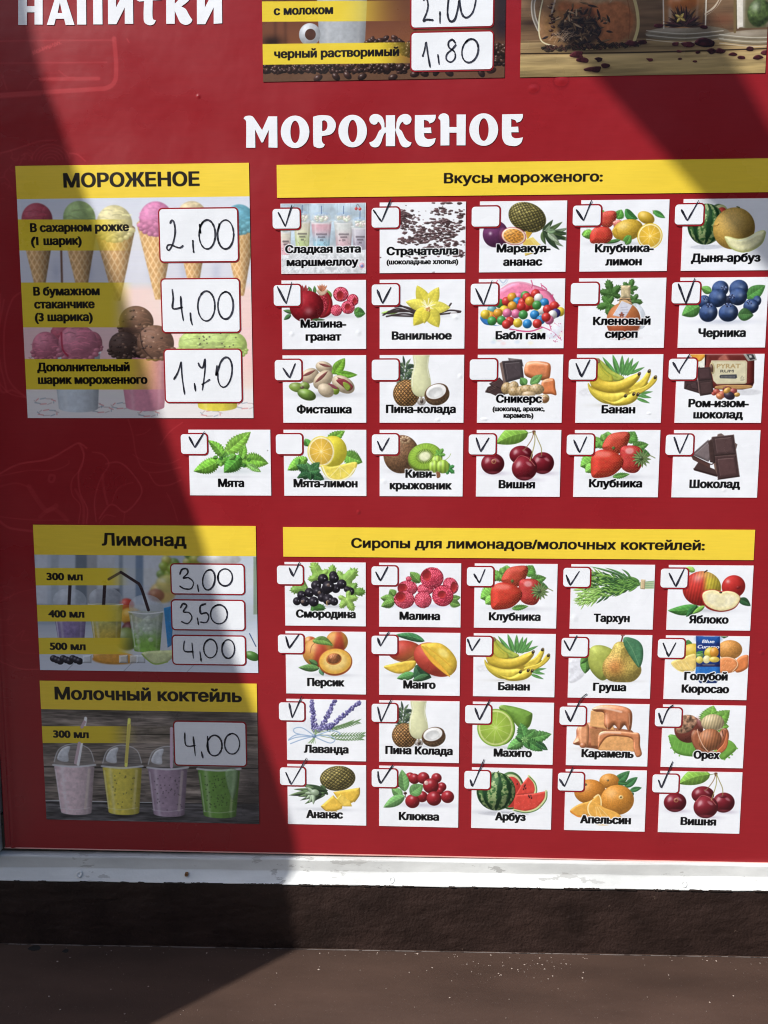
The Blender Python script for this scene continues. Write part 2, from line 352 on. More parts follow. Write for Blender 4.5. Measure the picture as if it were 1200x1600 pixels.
def p_strac(p):
    rs = p.rs
    def flake(x, y, sz):
        a = rs.uniform(0, TAU); n = 4+rs.randint(3); pts = [(x+math.cos(a+TAU*i/n)*sz*rs.uniform(.6, 1.25)*1.35, y+math.sin(a+TAU*i/n)*sz*rs.uniform(.5, 1.)*.8) for i in range(n)]
        k = rs.uniform(.7, 1.35); p.quad(pts, np.clip(C(72, 50, 52)*k, 0, 1), dk=.55, gl=.3, puff=.7, nz=.1); p.line([pts[0], pts[1]], 1.3, (160, 138, 140), al=.55)
    for (cx, cy, rx, ry, n) in ((820, 110, 65, 45, 46), (1015, 78, 80, 22, 22), (905, 185, 140, 28, 48), (1000, 140, 90, 25, 30), (1120, 105, 30, 40, 16), (1090, 170, 60, 30, 22), (830, 250, 80, 26, 40), (950, 235, 110, 40, 60), (1040, 215, 60, 30, 24), (1110, 260, 40, 20, 10), (1040, 270, 30, 18, 8), (900, 330, 110, 26, 26), (1080, 320, 60, 20, 16), (790, 120, 30, 60, 18), (960, 290, 60, 20, 14), (1040, 30, 90, 8, 7), (1130, 330, 20, 14, 6)):
        for i in range(int(n*1.25)):
            a = rs.uniform(0, TAU); r = rs.rand()**.6; flake(cx+math.cos(a)*r*rx, cy+math.sin(a)*r*ry, rs.uniform(6, 14))
    for x, y in p.scatter(26, 770, 30, 1150, 340): flake(x, y, rs.uniform(2, 5))
    flake(966, 436, 9); flake(652, 346, 7)
def p_pass_pine(p):
    p.sh(300, 300, 230, 18, .3)
    p.pineapple(352, 130, 114, 84, rot=22, col=(126, 118, 60), cell=3.9)
    for i, (a, L) in enumerate(((-46, 90), (-30, 120), (-14, 132), (-4, 150), (8, 160), (20, 170), (34, 150), (48, 130), (62, 110), (76, 84), (-60, 60), (14, 110), (40, 100))):
        t = math.radians(a); b = (440+(i % 3)*14, 205+(i % 4)*8); c = ((46, 66, 40), (74, 98, 56), (120, 140, 110), (34, 52, 36))[i % 4]
        p.leaf(b, (b[0]+math.cos(t)*L, b[1]+math.sin(t)*L*.95), 26, c, bend=6, vein=.25)
    p.leaf((470, 220), (540, 280), 34, (150, 168, 140)); p.leaf((470, 215), (520, 210), 30, (120, 150, 110))
    p.ball(165, 228, 74, 78, (106, 46, 96), dk=.4, gl=.15, hl=(-.4, -.05), hs=.12, hi=.8, nz=.08)
    p.ball(212, 238, 30, 50, (92, 36, 74), dk=.5, hi=0)
    p.quad([(340, 210), (382, 220), (352, 262)], (214, 160, 40)); p.quad([(322, 262), (378, 250), (430, 290), (420, 330), (340, 356)], (236, 200, 84)); p.quad([(360, 252), (384, 245), (430, 292), (400, 300)], (248, 220, 110))
    def fn(b, u, v, wx, wy):
        r = np.sqrt(u*u+v*v); o = C(214, 140, 50)*(1+.25*np.sin(u*16)*np.sin(v*15))[..., None]
        k = sstep(r, .78, .84)[..., None]; o = o*(1-k)+C(244, 214, 190)*k; k = sstep(r, .93, .97)[..., None]; return o*(1-k)+C(170, 50, 70)*k
    p.ball(272, 240, 74, 52, (214, 140, 50), rot=10, dk=.85, hi=.1, fn=fn)
    for x, y in p.scatter(26, 232, 212, 312, 268): p.ball(x, y, 4, 3, (150, 90, 30), dk=.7, hi=.6)
def p_straw_lemon(p):
    p.sh(900, 285, 230, 18, .3)
    p.leaf((700, 240), (690, 205), 50, (110, 168, 60)); p.mintleaf((740, 220), (676, 240), 60, (108, 170, 62)); p.leaf((780, 120), (800, 88), 40, (100, 160, 60)); p.mintleaf((880, 140), (905, 84), 60, (80, 150, 56))
    p.leaf((926, 82), (1000, 140), 50, (56, 128, 56), bend=14); p.leaf((1088, 92), (1160, 134), 34, (70, 145, 64)); p.line([(1088, 88), (1090, 110)], 3, (110, 100, 50))
    p.strawberry([(784, 110), (830, 92), (872, 100), (868, 150), (830, 190), (780, 170)], (206, 58, 48)); p.ball(886, 172, 30, 26, (214, 110, 96), dk=.6, hi=.3); p.strawberry([(852, 160), (890, 145), (915, 165), (880, 200)], (224, 120, 106), step=12)
    p.ball(1048, 132, 52, 34, (226, 180, 44), rot=25, dk=.5, gl=.2, hs=.4, hi=.35)
    p.ball(940, 204, 90, 62, (224, 178, 48), rot=-12, dk=.5, gl=.2, hi=.4, hs=.35, narr=N_FINE); p.blob([(848, 212), (872, 190), (880, 240)], (216, 170, 46), dk=.7)
    p.leaf((900, 262), (800, 282), 22, (60, 110, 50)); p.mintleaf((960, 240), (910, 270), 34, (70, 130, 50))
    p.citrus(1070, 240, 74, 76, rind=(232, 190, 40), pith=(250, 238, 180), flesh=(236, 186, 50), n=9, a0=.4); p.ball(1000, 240, 24, 56, (226, 186, 44), dk=.6, al=.0)
    p.strawberry([(724, 220), (760, 186), (830, 192), (852, 240), (826, 276), (770, 284), (722, 276)], (214, 44, 36)); p.mintleaf((930, 290), (960, 236), 40, (80, 140, 56))
def p_melon(p):
    p.sh(560, 600, 280, 26, .5, (150, 155, 170)); p.ball(480, 608, 190, 26, (196, 200, 212), dk=1, gl=0, hi=0, al=.8)
    p.ball(610, 290, 130, 185, (60, 100, 50), dk=.5); p.ball(640, 250, 100, 140, (190, 200, 130), dk=.8, hi=0); p.ball(655, 262, 82, 120, (206, 60, 44), dk=.7, hi=0)
    p.melonw(470, 340, 215, 240)
    p.ball(800, 390, 245, 245, (214, 166, 66), dk=.45, gl=.22, hl=(0, -.25), hs=.6, hi=.18, nz=.05, narr=N_FINE)
    p.line([(555, 362), (600, 358), (622, 340)], 9, (140, 100, 40)); p.line([(835, 135), (865, 145)], 12, (70, 80, 40))
    def fn(b, X, Y, dn):
        k = sstep(dn, .5, .0)[..., None]; return C(236, 232, 176)*(1-k*.6)+C(214, 220, 120)*(k*.6)
    p.blob([(690, 500), (730, 482), (850, 510), (960, 490), (1070, 430), (1150, 410), (1172, 450), (1130, 560), (1010, 645), (880, 668), (760, 620)], (232, 230, 170), dk=.65, puff=.6, fn=fn)
    p.line([(740, 600), (880, 668), (1010, 648), (1130, 562), (1172, 440)], 6, (150, 170, 70), al=.8); p.line([(720, 500), (850, 530), (970, 506), (1080, 450)], 6, (250, 250, 225), al=.7)
def p_rasp_pom(p):
    p.sh(330, 240, 220, 18, .35)
    for b, t in (((200, 100), (196, 58)), ((210, 100), (218, 56)), ((190, 100), (170, 70)), ((205, 98), (232, 76))): p.leaf(b, t, 16, (150, 40, 44))
    for b, t, w, c in (((150, 220), (84, 206), 24, (70, 110, 60)), ((130, 230), (88, 262), 26, (60, 104, 60)), ((250, 100), (232, 66), 18, (70, 120, 60)), ((270, 110), (268, 62), 20, (70, 120, 60)), ((360, 140), (335, 84), 40, (96, 150, 60))): p.leaf(b, t, w, c)
    p.mintleaf((500, 215), (566, 226), 60, (72, 130, 60)); p.mintleaf((505, 220), (530, 186), 30, (80, 140, 60))
    p.blob([(300, 100), (340, 96), (372, 150), (366, 220), (320, 250), (290, 230)], (166, 24, 34), dk=.45, gl=.2); p.blob([(300, 104), (334, 108), (352, 160), (336, 220), (306, 236)], (150, 40, 44), dk=.7)
    for i in range(60):
        t = i/60; x = 308+p.rs.uniform(0, 36)*math.sin(math.pi*(.15+t*.8)); y = 112+t*118; p.ball(x, y, 6, 5, (176, 22, 40), dk=.5, hi=.7, hs=.3)
    p.blob([(282, 86), (300, 118), (330, 112), (344, 84)], (214, 180, 150), dk=.7)
    for x in (284, 298, 312, 326, 342): p.leaf((312, 96), (x, 50+abs(x-312)*.3), 14, (196, 110, 80))
    p.ball(222, 184, 100, 94, (164, 22, 34), dk=.32, gl=.2, hl=(.1, .28), hs=.22, hi=.35, nz=.08); p.ball(170, 150, 40, 30, (200, 90, 96), dk=1, gl=0, hi=0, al=.3, soft=8)
    p.leaf((250, 262), (330, 262), 18, (50, 80, 44))
    p.raspberry(422, 112, 46, 44, hole=(418, 118, 20, 26)); p.raspberry(492, 146, 34, 36, hole=(504, 150, 12, 18)); p.raspberry(396, 206, 34, 34); p.raspberry(464, 188, 40, 40, hole=(462, 186, 18, 20))
def p_vanilla(p):
    p.sh(880, 240, 240, 14, .25)
    p.leaf((760, 215), (656, 222), 24, (150, 196, 80))
    for a, b, c in (((670, 234), (760, 196), (880, 236)), ((690, 242), (790, 226), (880, 240)), ((740, 186), (800, 186), (900, 220)), ((752, 166), (800, 190), (900, 226)), ((700, 214), (800, 206), (900, 232)), ((1000, 224), (1060, 206), (1124, 212)), ((1000, 230), (1070, 222), (1122, 216)), ((990, 226), (1040, 200), (1068, 166)), ((720, 236), (820, 240), (900, 240)), ((680, 226), (760, 214), (860, 214))):
        p.line([a, b, c], 9, (40, 30, 32)); p.line([(a[0], a[1]-2), (b[0], b[1]-2), (c[0], c[1]-2)], 1.8, (120, 104, 104), al=.7)
    cx, cy = 930, 188
    for dx, dy, w, c in ((-62, -128, 78, (228, 214, 66)), (66, -118, 74, (232, 218, 70)), (-128, -32, 70, (238, 226, 84)), (134, 2, 72, (240, 228, 84)), (-82, 108, 84, (226, 212, 62)), (66, 118, 88, (234, 220, 72)), (-20, 96, 50, (222, 206, 60))):
        p.leaf((cx, cy), (cx+dx, cy+dy), w, c, vein=.15, fold=.05, dk=.75, nz=.03)
    for i in range(40):
        a = i*.7; p.line([(cx, cy), (cx+math.cos(a)*(26+p.rs.rand()*26), cy-18+math.sin(a)*(22+p.rs.rand()*22))], 3, (250, 250, 225), al=.6)
    for x, y in p.scatter(16, 918, 188, 944, 212): p.ball(x, y, 4, 4, (210, 140, 60), dk=.7)
    p.ball(1085, 232, 24, 20, (246, 248, 250), dk=.9, hi=.5, al=.7)
def p_gum(p):
    def fn(b, X, Y, dn): return b*(.85+.25*sstep(dn, 0, .4))[..., None]
    for a in range(16):
        x, y = p.scatter(1, 90, 300, 560, 400)[0]; p.ball(x, y, 14, 10, ((150, 220, 170), (240, 170, 170), (170, 200, 240), (245, 225, 160))[a % 4], dk=1, gl=0, hi=0, al=.3, soft=6)
    p.line([(185, 20), (210, 45), (232, 22)], 8, (170, 190, 215), al=.7); p.line([(240, 25), (225, 50), (200, 60)], 5, (190, 205, 225), al=.7)
    p.blob([(170, 100), (215, 70), (290, 40), (380, 55), (450, 80), (500, 120), (520, 190), (400, 200), (250, 200), (165, 170)], (222, 112, 150), dk=.6, gl=.35, fn=fn, puff=.35)
    p.line([(205, 78), (250, 50), (310, 42), (370, 55), (395, 84)], 9, (236, 160, 186), al=.9)
    for pts, w in (([(375, 30), (382, 55), (378, 75)], 5), ([(395, 82), (440, 88), (466, 84), (440, 60)], 6), ([(440, 80), (432, 48)], 4), ([(490, 120), (506, 150), (540, 178)], 9), ([(500, 130), (502, 112)], 5), ([(430, 300), (500, 330), (540, 370)], 5), ([(480, 280), (492, 320)], 5), ([(510, 280), (540, 300)], 3), ([(160, 60), (178, 30)], 4), ([(250, 316), (360, 330), (440, 306)], 8)): p.line(pts, w, (206, 66, 118), al=.95)
    p.blob([(76, 246), (110, 220), (150, 286), (210, 296), (120, 292), (90, 276)], (40, 110, 190), dk=.6); p.ball(500, 345, 40, 26, (214, 222, 240), dk=.9, al=.6, soft=4); p.ball(530, 310, 30, 30, (230, 232, 244), dk=.9, al=.6, soft=4)
    cs = dict(g=(66, 156, 70), r=(216, 46, 42), o=(240, 160, 40), b=(36, 130, 206), k=(236, 112, 160), w=(236, 236, 236), y=(246, 208, 50), n=(56, 50, 130), t=(110, 180, 190))
    L = [(145, 200, 't'), (120, 232, 'y'), (140, 240, 'o'), (172, 250, 'r'), (190, 166, 'g'), (230, 154, 'r'), (270, 130, 'y'), (302, 126, 'k'), (340, 120, 'g'), (262, 130, 'o'), (295, 156, 'b'), (325, 160, 'r'), (350, 130, 'r'), (400, 110, 'r'), (418, 134, 'w'), (452, 162, 'b'), (375, 175, 'r'), (420, 205, 'y'), (440, 205, 'w'), (470, 200, 'r'), (510, 180, 'r'), (545, 214, 'y'), (520, 222, 'n'), (500, 232, 'w'), (345, 186, 'r'), (316, 184, 'r'), (366, 152, 'o'), (264, 180, 'o'), (408, 176, 'g'), (216, 204, 'y'), (180, 222, 'o'), (105, 230, 'y'), (284, 226, 'k'), (234, 222, 'k'), (145, 268, 'g'), (200, 265, 'g'), (328, 232, 'g'), (250, 270, 'r'), (395, 232, 'b'), (430, 262, 'b'), (480, 262, 'k'), (230, 288, 'r'), (296, 280, 'y'), (352, 285, 'b'), (410, 284, 'r'), (462, 246, 'r')]
    for x, y, c in L: p.ball(x, y, 27, 27, cs[c], dk=.42, gl=.25, hi=.65, hs=.2, hl=(-.3, -.4))
    for x, y in p.scatter(22, 480, 280, 560, 400): p.ball(x, y, 2.5, 3, (200, 80, 130), dk=.8)
def p_maple(p):
    p.ball(920, 368, 100, 14, (216, 214, 218), dk=1, gl=0, hi=0, al=.9, soft=3)
    p.maple(845, 110, 92, rot=-105, col=(62, 104, 46)); p.maple(835, 170, 84, rot=165, col=(70, 118, 50)); p.maple(950, 80, 66, rot=-70, col=(66, 112, 50)); p.maple(970, 150, 62, rot=10, col=(64, 104, 48)); p.maple(860, 220, 60, rot=120, col=(56, 96, 46))
    p.ball(1000, 240, 44, 80, (205, 215, 228), rot=-20, dk=.8, al=.8, hi=.3); p.ball(990, 236, 26, 58, (236, 238, 242), rot=-20, dk=1, gl=0, hi=0, al=.9)
    def fn(b, u, v, wx, wy): k = sstep(wy, -.9, .9)[..., None]; return C(206, 120, 64)*(1-k)+C(188, 84, 48)*k
    p.ball(915, 268, 100, 108, (196, 100, 56), dk=.55, gl=.2, hl=(-.5, .1), hs=.18, hi=.5, fn=fn); p.blob([(895, 130), (955, 130), (965, 170), (885, 170)], (206, 160, 110), dk=.7, sm=False)
    p.quad([(900, 60), (958, 60), (955, 135), (902, 135)], (206, 186, 140), dk=.6, puff=.6, nz=.12); p.line([(880, 150), (915, 140), (960, 146)], 4, (40, 32, 26)); p.line([(940, 146), (975, 165)], 3, (40, 32, 26))
    p.quad([(905, 150), (968, 176), (925, 250), (852, 236)], (206, 208, 222), puff=.05, dk=.85)
    for i in range(3): p.line([(900+i*6, 190+i*14), (940+i*2, 186+i*16)], 2, (130, 130, 150), al=.8)
    p.maple(905, 236, 22, rot=-90, col=(120, 60, 44))
    p.ball(920, 300, 96, 60, (198, 92, 56), dk=.7, gl=.1, hi=0, al=.35)
def p_blueberry(p):
    p.sh(700, 545, 420, 40, .4, (140, 150, 180))
    p.leaf((540, 200), (412, 140), 95, (98, 160, 70), dk=.6); p.leaf((940, 270), (1168, 120), 160, (78, 146, 66), dk=.6); p.leaf((400, 360), (190, 470), 170, (84, 150, 66), dk=.6)
    def bb(x, y, rx, ry=None, cr=None):
        ry = ry or rx; p.ball(x, y, rx, ry, (46, 72, 128), dk=.22, gl=.12, hl=(.25, -.15), hs=.25, hi=.35, nz=.16); p.ball(x-rx*.2, y-ry*.35, rx*.6, ry*.35, (140, 165, 214), dk=1, gl=0, hi=0, al=.28, soft=10)
        if cr:
            for i in range(9):
                a = i*TAU/9; r = rx*.26; p.ball(x+cr[0]*rx+math.cos(a)*r, y+cr[1]*ry+math.sin(a)*r*.6, rx*.12, ry*.1, (26, 32, 66) if i % 2 else (110, 130, 180), dk=.7, hi=.2)
    bb(1070, 300, 50, 60); bb(640, 160, 98, 95, (.45, -.1)); bb(855, 160, 110, 105); bb(450, 310, 75, 75, (.2, -.5)); bb(1000, 365, 90, 85, (-.2, -.5)); p.ball(740, 300, 60, 60, (20, 26, 50), dk=.6, hi=.1)
    bb(608, 268, 106, 108); bb(850, 250, 104, 104, (-.7, 0)); p.leaf((845, 470), (1030, 470), 150, (64, 112, 56), dk=.5, bend=-10)
    bb(500, 440, 108, 108, (.1, -.8)); bb(735, 440, 115, 105, (0, -.85))
def p_pistachio(p):
    p.sh(330, 250, 210, 22, .4)
    p.leaf((380, 130), (446, 36), 66, (120, 180, 52)); p.leaf((390, 120), (520, 134), 44, (108, 172, 50), bend=6); p.leaf((370, 134), (372, 92), 30, (110, 170, 50))
    def nut(x, y, rx, ry, rot, op=True):
        p.ball(x, y, rx, ry, (214, 192, 158), rot=rot, dk=.5, gl=.2, hi=.25, hs=.4, nz=.06)
        if op:
            t = math.radians(rot); ex, ey = math.cos(t), math.sin(t); q = (ey, -ex)
            c = (x+q[0]*ry*.4, y+q[1]*ry*.4)
            p.blob([(c[0]-ex*rx*.7, c[1]-ey*rx*.7), (c[0]+q[0]*ry*.18, c[1]+q[1]*ry*.18), (c[0]+ex*rx*.8, c[1]+ey*rx*.8), (c[0]-q[0]*ry*.25, c[1]-q[1]*ry*.25)], (126, 66, 62), dk=.5)
    nut(324, 90, 50, 34, 15); nut(240, 140, 56, 42, -25); nut(318, 162, 66, 46, -42)
    nut(436, 190, 72, 46, 30); p.blob([(395, 166), (440, 158), (492, 200), (470, 228), (430, 200)], (140, 50, 58), dk=.6); p.blob([(436, 176), (466, 186), (480, 210), (462, 228), (440, 205)], (130, 156, 52), dk=.5)
    p.ball(392, 226, 22, 24, (128, 160, 48), dk=.5, hi=.2); p.blob([(345, 186), (375, 190), (408, 214), (380, 214)], (130, 60, 70), dk=.6); nut(334, 225, 50, 38, 30, False)
    p.ball(168, 208, 50, 28, (128, 160, 62), rot=10, dk=.45, gl=.15, nz=.12, narr=N_BIG); p.ball(210, 200, 30, 24, (120, 150, 60), dk=.5, nz=.1); p.ball(222, 250, 56, 32, (104, 140, 52), rot=18, dk=.45, gl=.15, nz=.14, narr=N_BIG)
    p.ball(196, 208, 12, 8, (90, 70, 60), dk=.7)
def p_pina(p):
    p.sh(860, 310, 200, 12, .3)
    for i in range(30):
        a = -90+(i-15)*7.5; t = math.radians(a+p.rs.uniform(-6, 6)); b = (798+(i-15)*.8, 170-(i % 5)*22); L = 44+18*(i % 3)
        p.leaf(b, (b[0]+math.cos(t)*L, b[1]+math.sin(t)*L*.8), 13, ((60, 84, 62), (92, 116, 84), (40, 58, 48))[i % 3], vein=.3)
    p.pineapple(806, 244, 78, 82, col=(170, 122, 66), cell=3.6, eye=(226, 190, 130), dark=(64, 40, 24))
    p.blob([(848, -10), (940, -10), (938, 40), (934, 90), (946, 150), (950, 200), (930, 244), (906, 262), (876, 262), (846, 240), (832, 190), (838, 130), (850, 80)], (218, 220, 168), dk=.8, puff=.8, gl=.08, nz=.02, al=.97)
    p.line([(855, 30), (858, 80), (842, 150), (842, 200)], 5, (240, 242, 220), al=.7); p.line([(934, 30), (928, 90), (940, 150)], 4, (236, 238, 222), al=.6)
    p.ball(894, 290, 26, 22, (150, 140, 130), dk=.7, al=.8); p.ball(896, 288, 10, 14, (70, 56, 50), dk=.7); p.line([(894, 262), (894, 280)], 10, (150, 140, 120))
    p.ball(985, 250, 74, 62, (132, 98, 66), rot=-12, dk=.4, nz=.22, narr=N_FINE); p.ball(984, 236, 70, 50, (96, 66, 44), rot=-18, dk=.7, hi=0, nz=.1); p.ball(980, 232, 60, 42, (240, 240, 238), rot=-18, dk=.9, hi=0); p.ball(976, 236, 44, 28, (206, 208, 208), rot=-18, dk=.85, hi=0, al=.8, soft=4, L=(.4, .6, .6))
def p_choc_stack(p):
    p.quad([(120, 205), (205, 165), (260, 236), (200, 256), (104, 236)], (60, 44, 44)); p.choc([(128, 186), (190, 150), (236, 200), (176, 228)], (70, 52, 52)); p.choc([(106, 228), (170, 200), (235, 232), (170, 258)], (62, 46, 46))
    p.choc([(240, 36), (320, 44), (330, 84), (250, 80)], (120, 112, 116)); p.quad([(190, 66), (206, 54), (232, 190), (214, 196)], (120, 96, 88)); p.choc([(204, 54), (318, 44), (332, 150), (226, 180)], (72, 62, 66), (160, 150, 152))
    def fn(b, X, Y, dn): return b*(1.08-.2*sstep(np.sin(X*.06)*.5+np.sin(Y*.05)*.5, -.2, .8))[..., None]
    p.blob([(345, 66), (400, 54), (480, 66), (488, 120), (470, 164), (400, 160), (338, 134)], (204, 112, 64), dk=.55, gl=.5, fn=fn, puff=.5); p.line([(352, 74), (400, 62), (470, 74)], 6, (250, 220, 190), al=.7)
    p.blob([(440, 170), (505, 156), (516, 210), (522, 252), (490, 246), (440, 240)], (206, 108, 56), dk=.55, gl=.5, fn=fn, puff=.4); p.line([(450, 176), (500, 166)], 5, (250, 215, 180), al=.6)
    p.leaf((345, 195), (312, 150), 48, (90, 150, 74)); p.leaf((370, 190), (440, 132), 50, (104, 164, 84))
    def pea(x, y, rx, ry, rot):
        def f2(b, u, v, wx, wy): return b*(1-.22*sstep(np.cos(u*14)*np.cos(v*7), .1, .8))[..., None]
        p.ball(x-rx*.4, y+2, rx*.62, ry, (196, 160, 104), rot=rot, dk=.5, fn=f2); p.ball(x+rx*.4, y-2, rx*.62, ry*1.05, (206, 172, 118), rot=rot, dk=.5, fn=f2)
    pea(250, 210, 50, 36, 20); pea(300, 230, 60, 30, 0); pea(380, 220, 70, 30, 5); pea(440, 276, 40, 26, 30); p.ball(360, 248, 40, 18, (216, 186, 140), dk=.6); p.ball(456, 280, 22, 16, (150, 100, 60), dk=.6)
def p_banana(p):
    p.sh(850, 312, 150, 14, .3, (150, 140, 110)); p.ball(700, 236, 44, 24, (222, 224, 230), dk=1, gl=0, hi=0, al=.8, soft=6)
    for b, t, w in (((880, 150), (792, 28), 26), ((890, 140), (852, 14), 30), ((905, 140), (908, 18), 28), ((915, 140), (946, 30), 24), ((925, 140), (972, 34), 26), ((935, 140), (1006, 52), 26), ((950, 130), (1040, 88), 18), ((1000, 245), (1088, 232), 16), ((1000, 255), (1080, 268), 18), ((990, 270), (1070, 300), 18), ((1000, 262), (1050, 250), 14)):
        p.leaf(b, t, w, (88, 156, 76), vein=.2)
    p.blob([(740, 120), (800, 160), (960, 180), (1060, 180), (1000, 250), (900, 300), (800, 290), (730, 230)], (168, 138, 40), dk=.7)
    p.blob([(765, 46), (790, 54), (850, 110), (920, 150), (880, 172), (800, 150), (770, 110)], (176, 190, 70), dk=.55); p.blob([(750, 44), (772, 46), (800, 100), (850, 140), (850, 175), (780, 170), (745, 110)], (196, 190, 58), dk=.55)
    p.line([(775, 60), (820, 115), (880, 150)], 5, (120, 150, 50), al=.7); p.line([(763, 50), (790, 105), (830, 145)], 4, (130, 150, 50), al=.6)
    p.blob([(930, 200), (1010, 170), (1060, 110), (1075, 106), (1072, 140), (1040, 200), (980, 236)], (230, 200, 62), dk=.55, gl=.15)
    p.blob([(950, 230), (1040, 200), (1090, 144), (1108, 140), (1108, 170), (1060, 218), (980, 256)], (226, 196, 60), dk=.55, gl=.15)
    p.blob([(725, 70), (750, 56), (762, 130), (800, 168), (880, 172), (960, 140), (1004, 124), (1010, 150), (960, 205), (880, 236), (800, 236), (730, 200), (715, 140)], (222, 188, 52), dk=.55, gl=.18, puff=.9)
    p.blob([(708, 180), (740, 215), (830, 240), (920, 236), (935, 262), (880, 300), (800, 300), (740, 262), (712, 220)], (230, 204, 62), dk=.55, gl=.2, puff=.9)
    p.blob([(780, 270), (860, 290), (920, 262), (970, 240), (1000, 246), (990, 280), (940, 308), (850, 312)], (224, 196, 56), dk=.55, gl=.2, puff=.9)
    p.line([(735, 208), (820, 238), (900, 236), (960, 205)], 2.5, (150, 120, 40), al=.7)
    p.blob([(744, 40), (772, 38), (778, 60), (752, 66)], (150, 120, 80), dk=.6)
    for x, y in ((1008, 128), (1066, 112), (1102, 148), (928, 256), (976, 246), (1000, 248)): p.ball(x, y, 9, 12, (52, 40, 28), dk=.6, hi=.1, rot=30); p.ball(x+4, y-4, 4, 5, (150, 130, 80), dk=.8)
def p_rum(p):
    p.ball(960, 470, 150, 36, (200, 202, 208), dk=1, gl=0, hi=0, al=.8, soft=4)
    p.quad([(300, 20), (465, 20), (450, 200), (300, 200)], (232, 236, 222), flat=True); p.blob([(285, 10), (465, 10), (440, 80), (390, 112), (340, 90)], (236, 160, 50), dk=.7)
    p.blob([(460, 0), (1040, 0), (1036, 360), (1010, 420), (900, 440), (600, 440), (500, 400), (455, 200)], (96, 30, 26), sm=False, dk=.5, puff=.25, gl=.25)
    p.blob([(640, 60), (700, 30), (740, 90), (740, 100), (620, 100)], (190, 110, 90), dk=.9, al=.7, soft=8); p.line([(470, 40), (465, 150)], 14, (30, 10, 12), al=.9)
    p.blob([(590, 400), (760, 385), (1000, 392), (960, 430), (620, 434)], (206, 160, 90), sm=True, dk=.7, al=.8); p.line([(600, 372), (950, 378), (1020, 360)], 12, (40, 16, 14), al=.9)
    p.blob([(535, 100), (940, 100), (956, 120), (950, 360), (930, 372), (600, 378), (560, 340), (520, 160)], (208, 200, 164), sm=False, dk=.85, puff=.06, nz=.03)
    for seg in (((540, 112), (940, 112)), ((940, 112), (940, 358)), ((940, 358), (600, 365))): p.line(seg, 3, (140, 120, 70), al=.8)
    p.text('PYRAT', 598, 876, 192, 56, (168, 140, 90), .5); p.text('RUM', 640, 796, 240, 34, (60, 56, 56), .5)
    p.blob([(640, 268), (830, 262), (838, 300), (820, 312), (640, 308), (630, 290)], (60, 62, 70), sm=False, flat=True)
    for i in range(11): p.line([(655+i*15, 282), (655+i*15, 298)], 5, (190, 186, 170), al=.7)
    for x, y in ((890, 285), (880, 305), (905, 305), (880, 330), (895, 330), (910, 328)): p.line([(x, y), (x+10, y-2)], 8, (90, 86, 80), al=.7)
    p.ball(545, 190, 30, 70, (190, 170, 110), rot=-10, dk=.7, al=.7); p.ball(540, 190, 18, 50, (60, 26, 24), rot=-10, dk=.7, al=.8)
    p.quad([(905, 20), (1040, 10), (1068, 95), (965, 108)], (150, 150, 142), dk=.7); p.quad([(940, 20), (1020, 18), (1050, 80), (990, 95)], (50, 50, 52)); p.quad([(975, 40), (1005, 40), (1015, 66), (985, 70)], (200, 200, 196))
    p.quad([(220, 340), (370, 320), (400, 480), (215, 430)], (66, 44, 46)); p.choc([(250, 370), (380, 410), (395, 485), (218, 432)], (60, 42, 44)); p.choc([(280, 375), (360, 350), (385, 440), (310, 430)], (70, 50, 52)); p.quad([(365, 185), (400, 170), (410, 515), (385, 470)], (120, 92, 88))
    p.quad([(368, 190), (520, 178), (562, 490), (405, 515)], (50, 36, 36))
    p.choc([(370, 185), (520, 178), (545, 318), (385, 335)], (72, 50, 52)); p.choc([(385, 345), (548, 328), (560, 490), (408, 514)], (70, 50, 50))
    for x, y, r, c in ((600, 470, 50, (188, 70, 56)), (720, 440, 55, (150, 60, 60)), (660, 500, 60, (206, 96, 70)), (560, 490, 26, (170, 60, 50)), (790, 460, 48, (176, 74, 70)), (835, 500, 36, (226, 166, 70)), (745, 510, 68, (56, 44, 60)), (630, 520, 46, (222, 130, 80)), (700, 430, 30, (90, 30, 30)), (720, 450, 46, (232, 170, 70))): p.ball(x, y, r, r*.7, c, rot=p.rs.uniform(-40, 40), dk=.5, hi=.4, nz=.14)
def p_mint(p):
    p.sh(300, 268, 240, 22, .35, (150, 170, 170)); p.sh(300, 300, 220, 10, .15)
    g = (122, 186, 62); p.mintleaf((270, 165), (420, 36), 92, (132, 196, 66), ser=12); p.mintleaf((360, 210), (524, 222), 92, (116, 182, 58), ser=12, bend=-10); p.mintleaf((365, 195), (385, 108), 50, (110, 176, 56)); p.mintleaf((265, 190), (168, 84), 60, (110, 176, 58), bend=10)
    p.mintleaf((240, 200), (84, 268), 86, (110, 178, 54), ser=13, bend=-8); p.mintleaf((400, 228), (480, 272), 38, (130, 190, 90)); p.mintleaf((300, 190), (215, 228), 46, (84, 146, 48))
    for i in range(16): q = p.scatter(1, 215, 170, 400, 240)[0]; a = p.rs.uniform(0, TAU); p.mintleaf(q, q+np.array([math.cos(a), math.sin(a)*.7])*34, 24, ((70, 130, 44), (110, 176, 62), (50, 104, 40))[i % 3], ser=5)
    p.line([(275, 160), (285, 190), (300, 215)], 8, (90, 150, 60)); p.mintleaf((360, 180), (262, 276), 100, (78, 152, 50), ser=12); p.mintleaf((330, 170), (290, 200), 40, (96, 160, 60), ser=6)
    p.ball(518, 146, 4, 4, (150, 152, 150), dk=1)
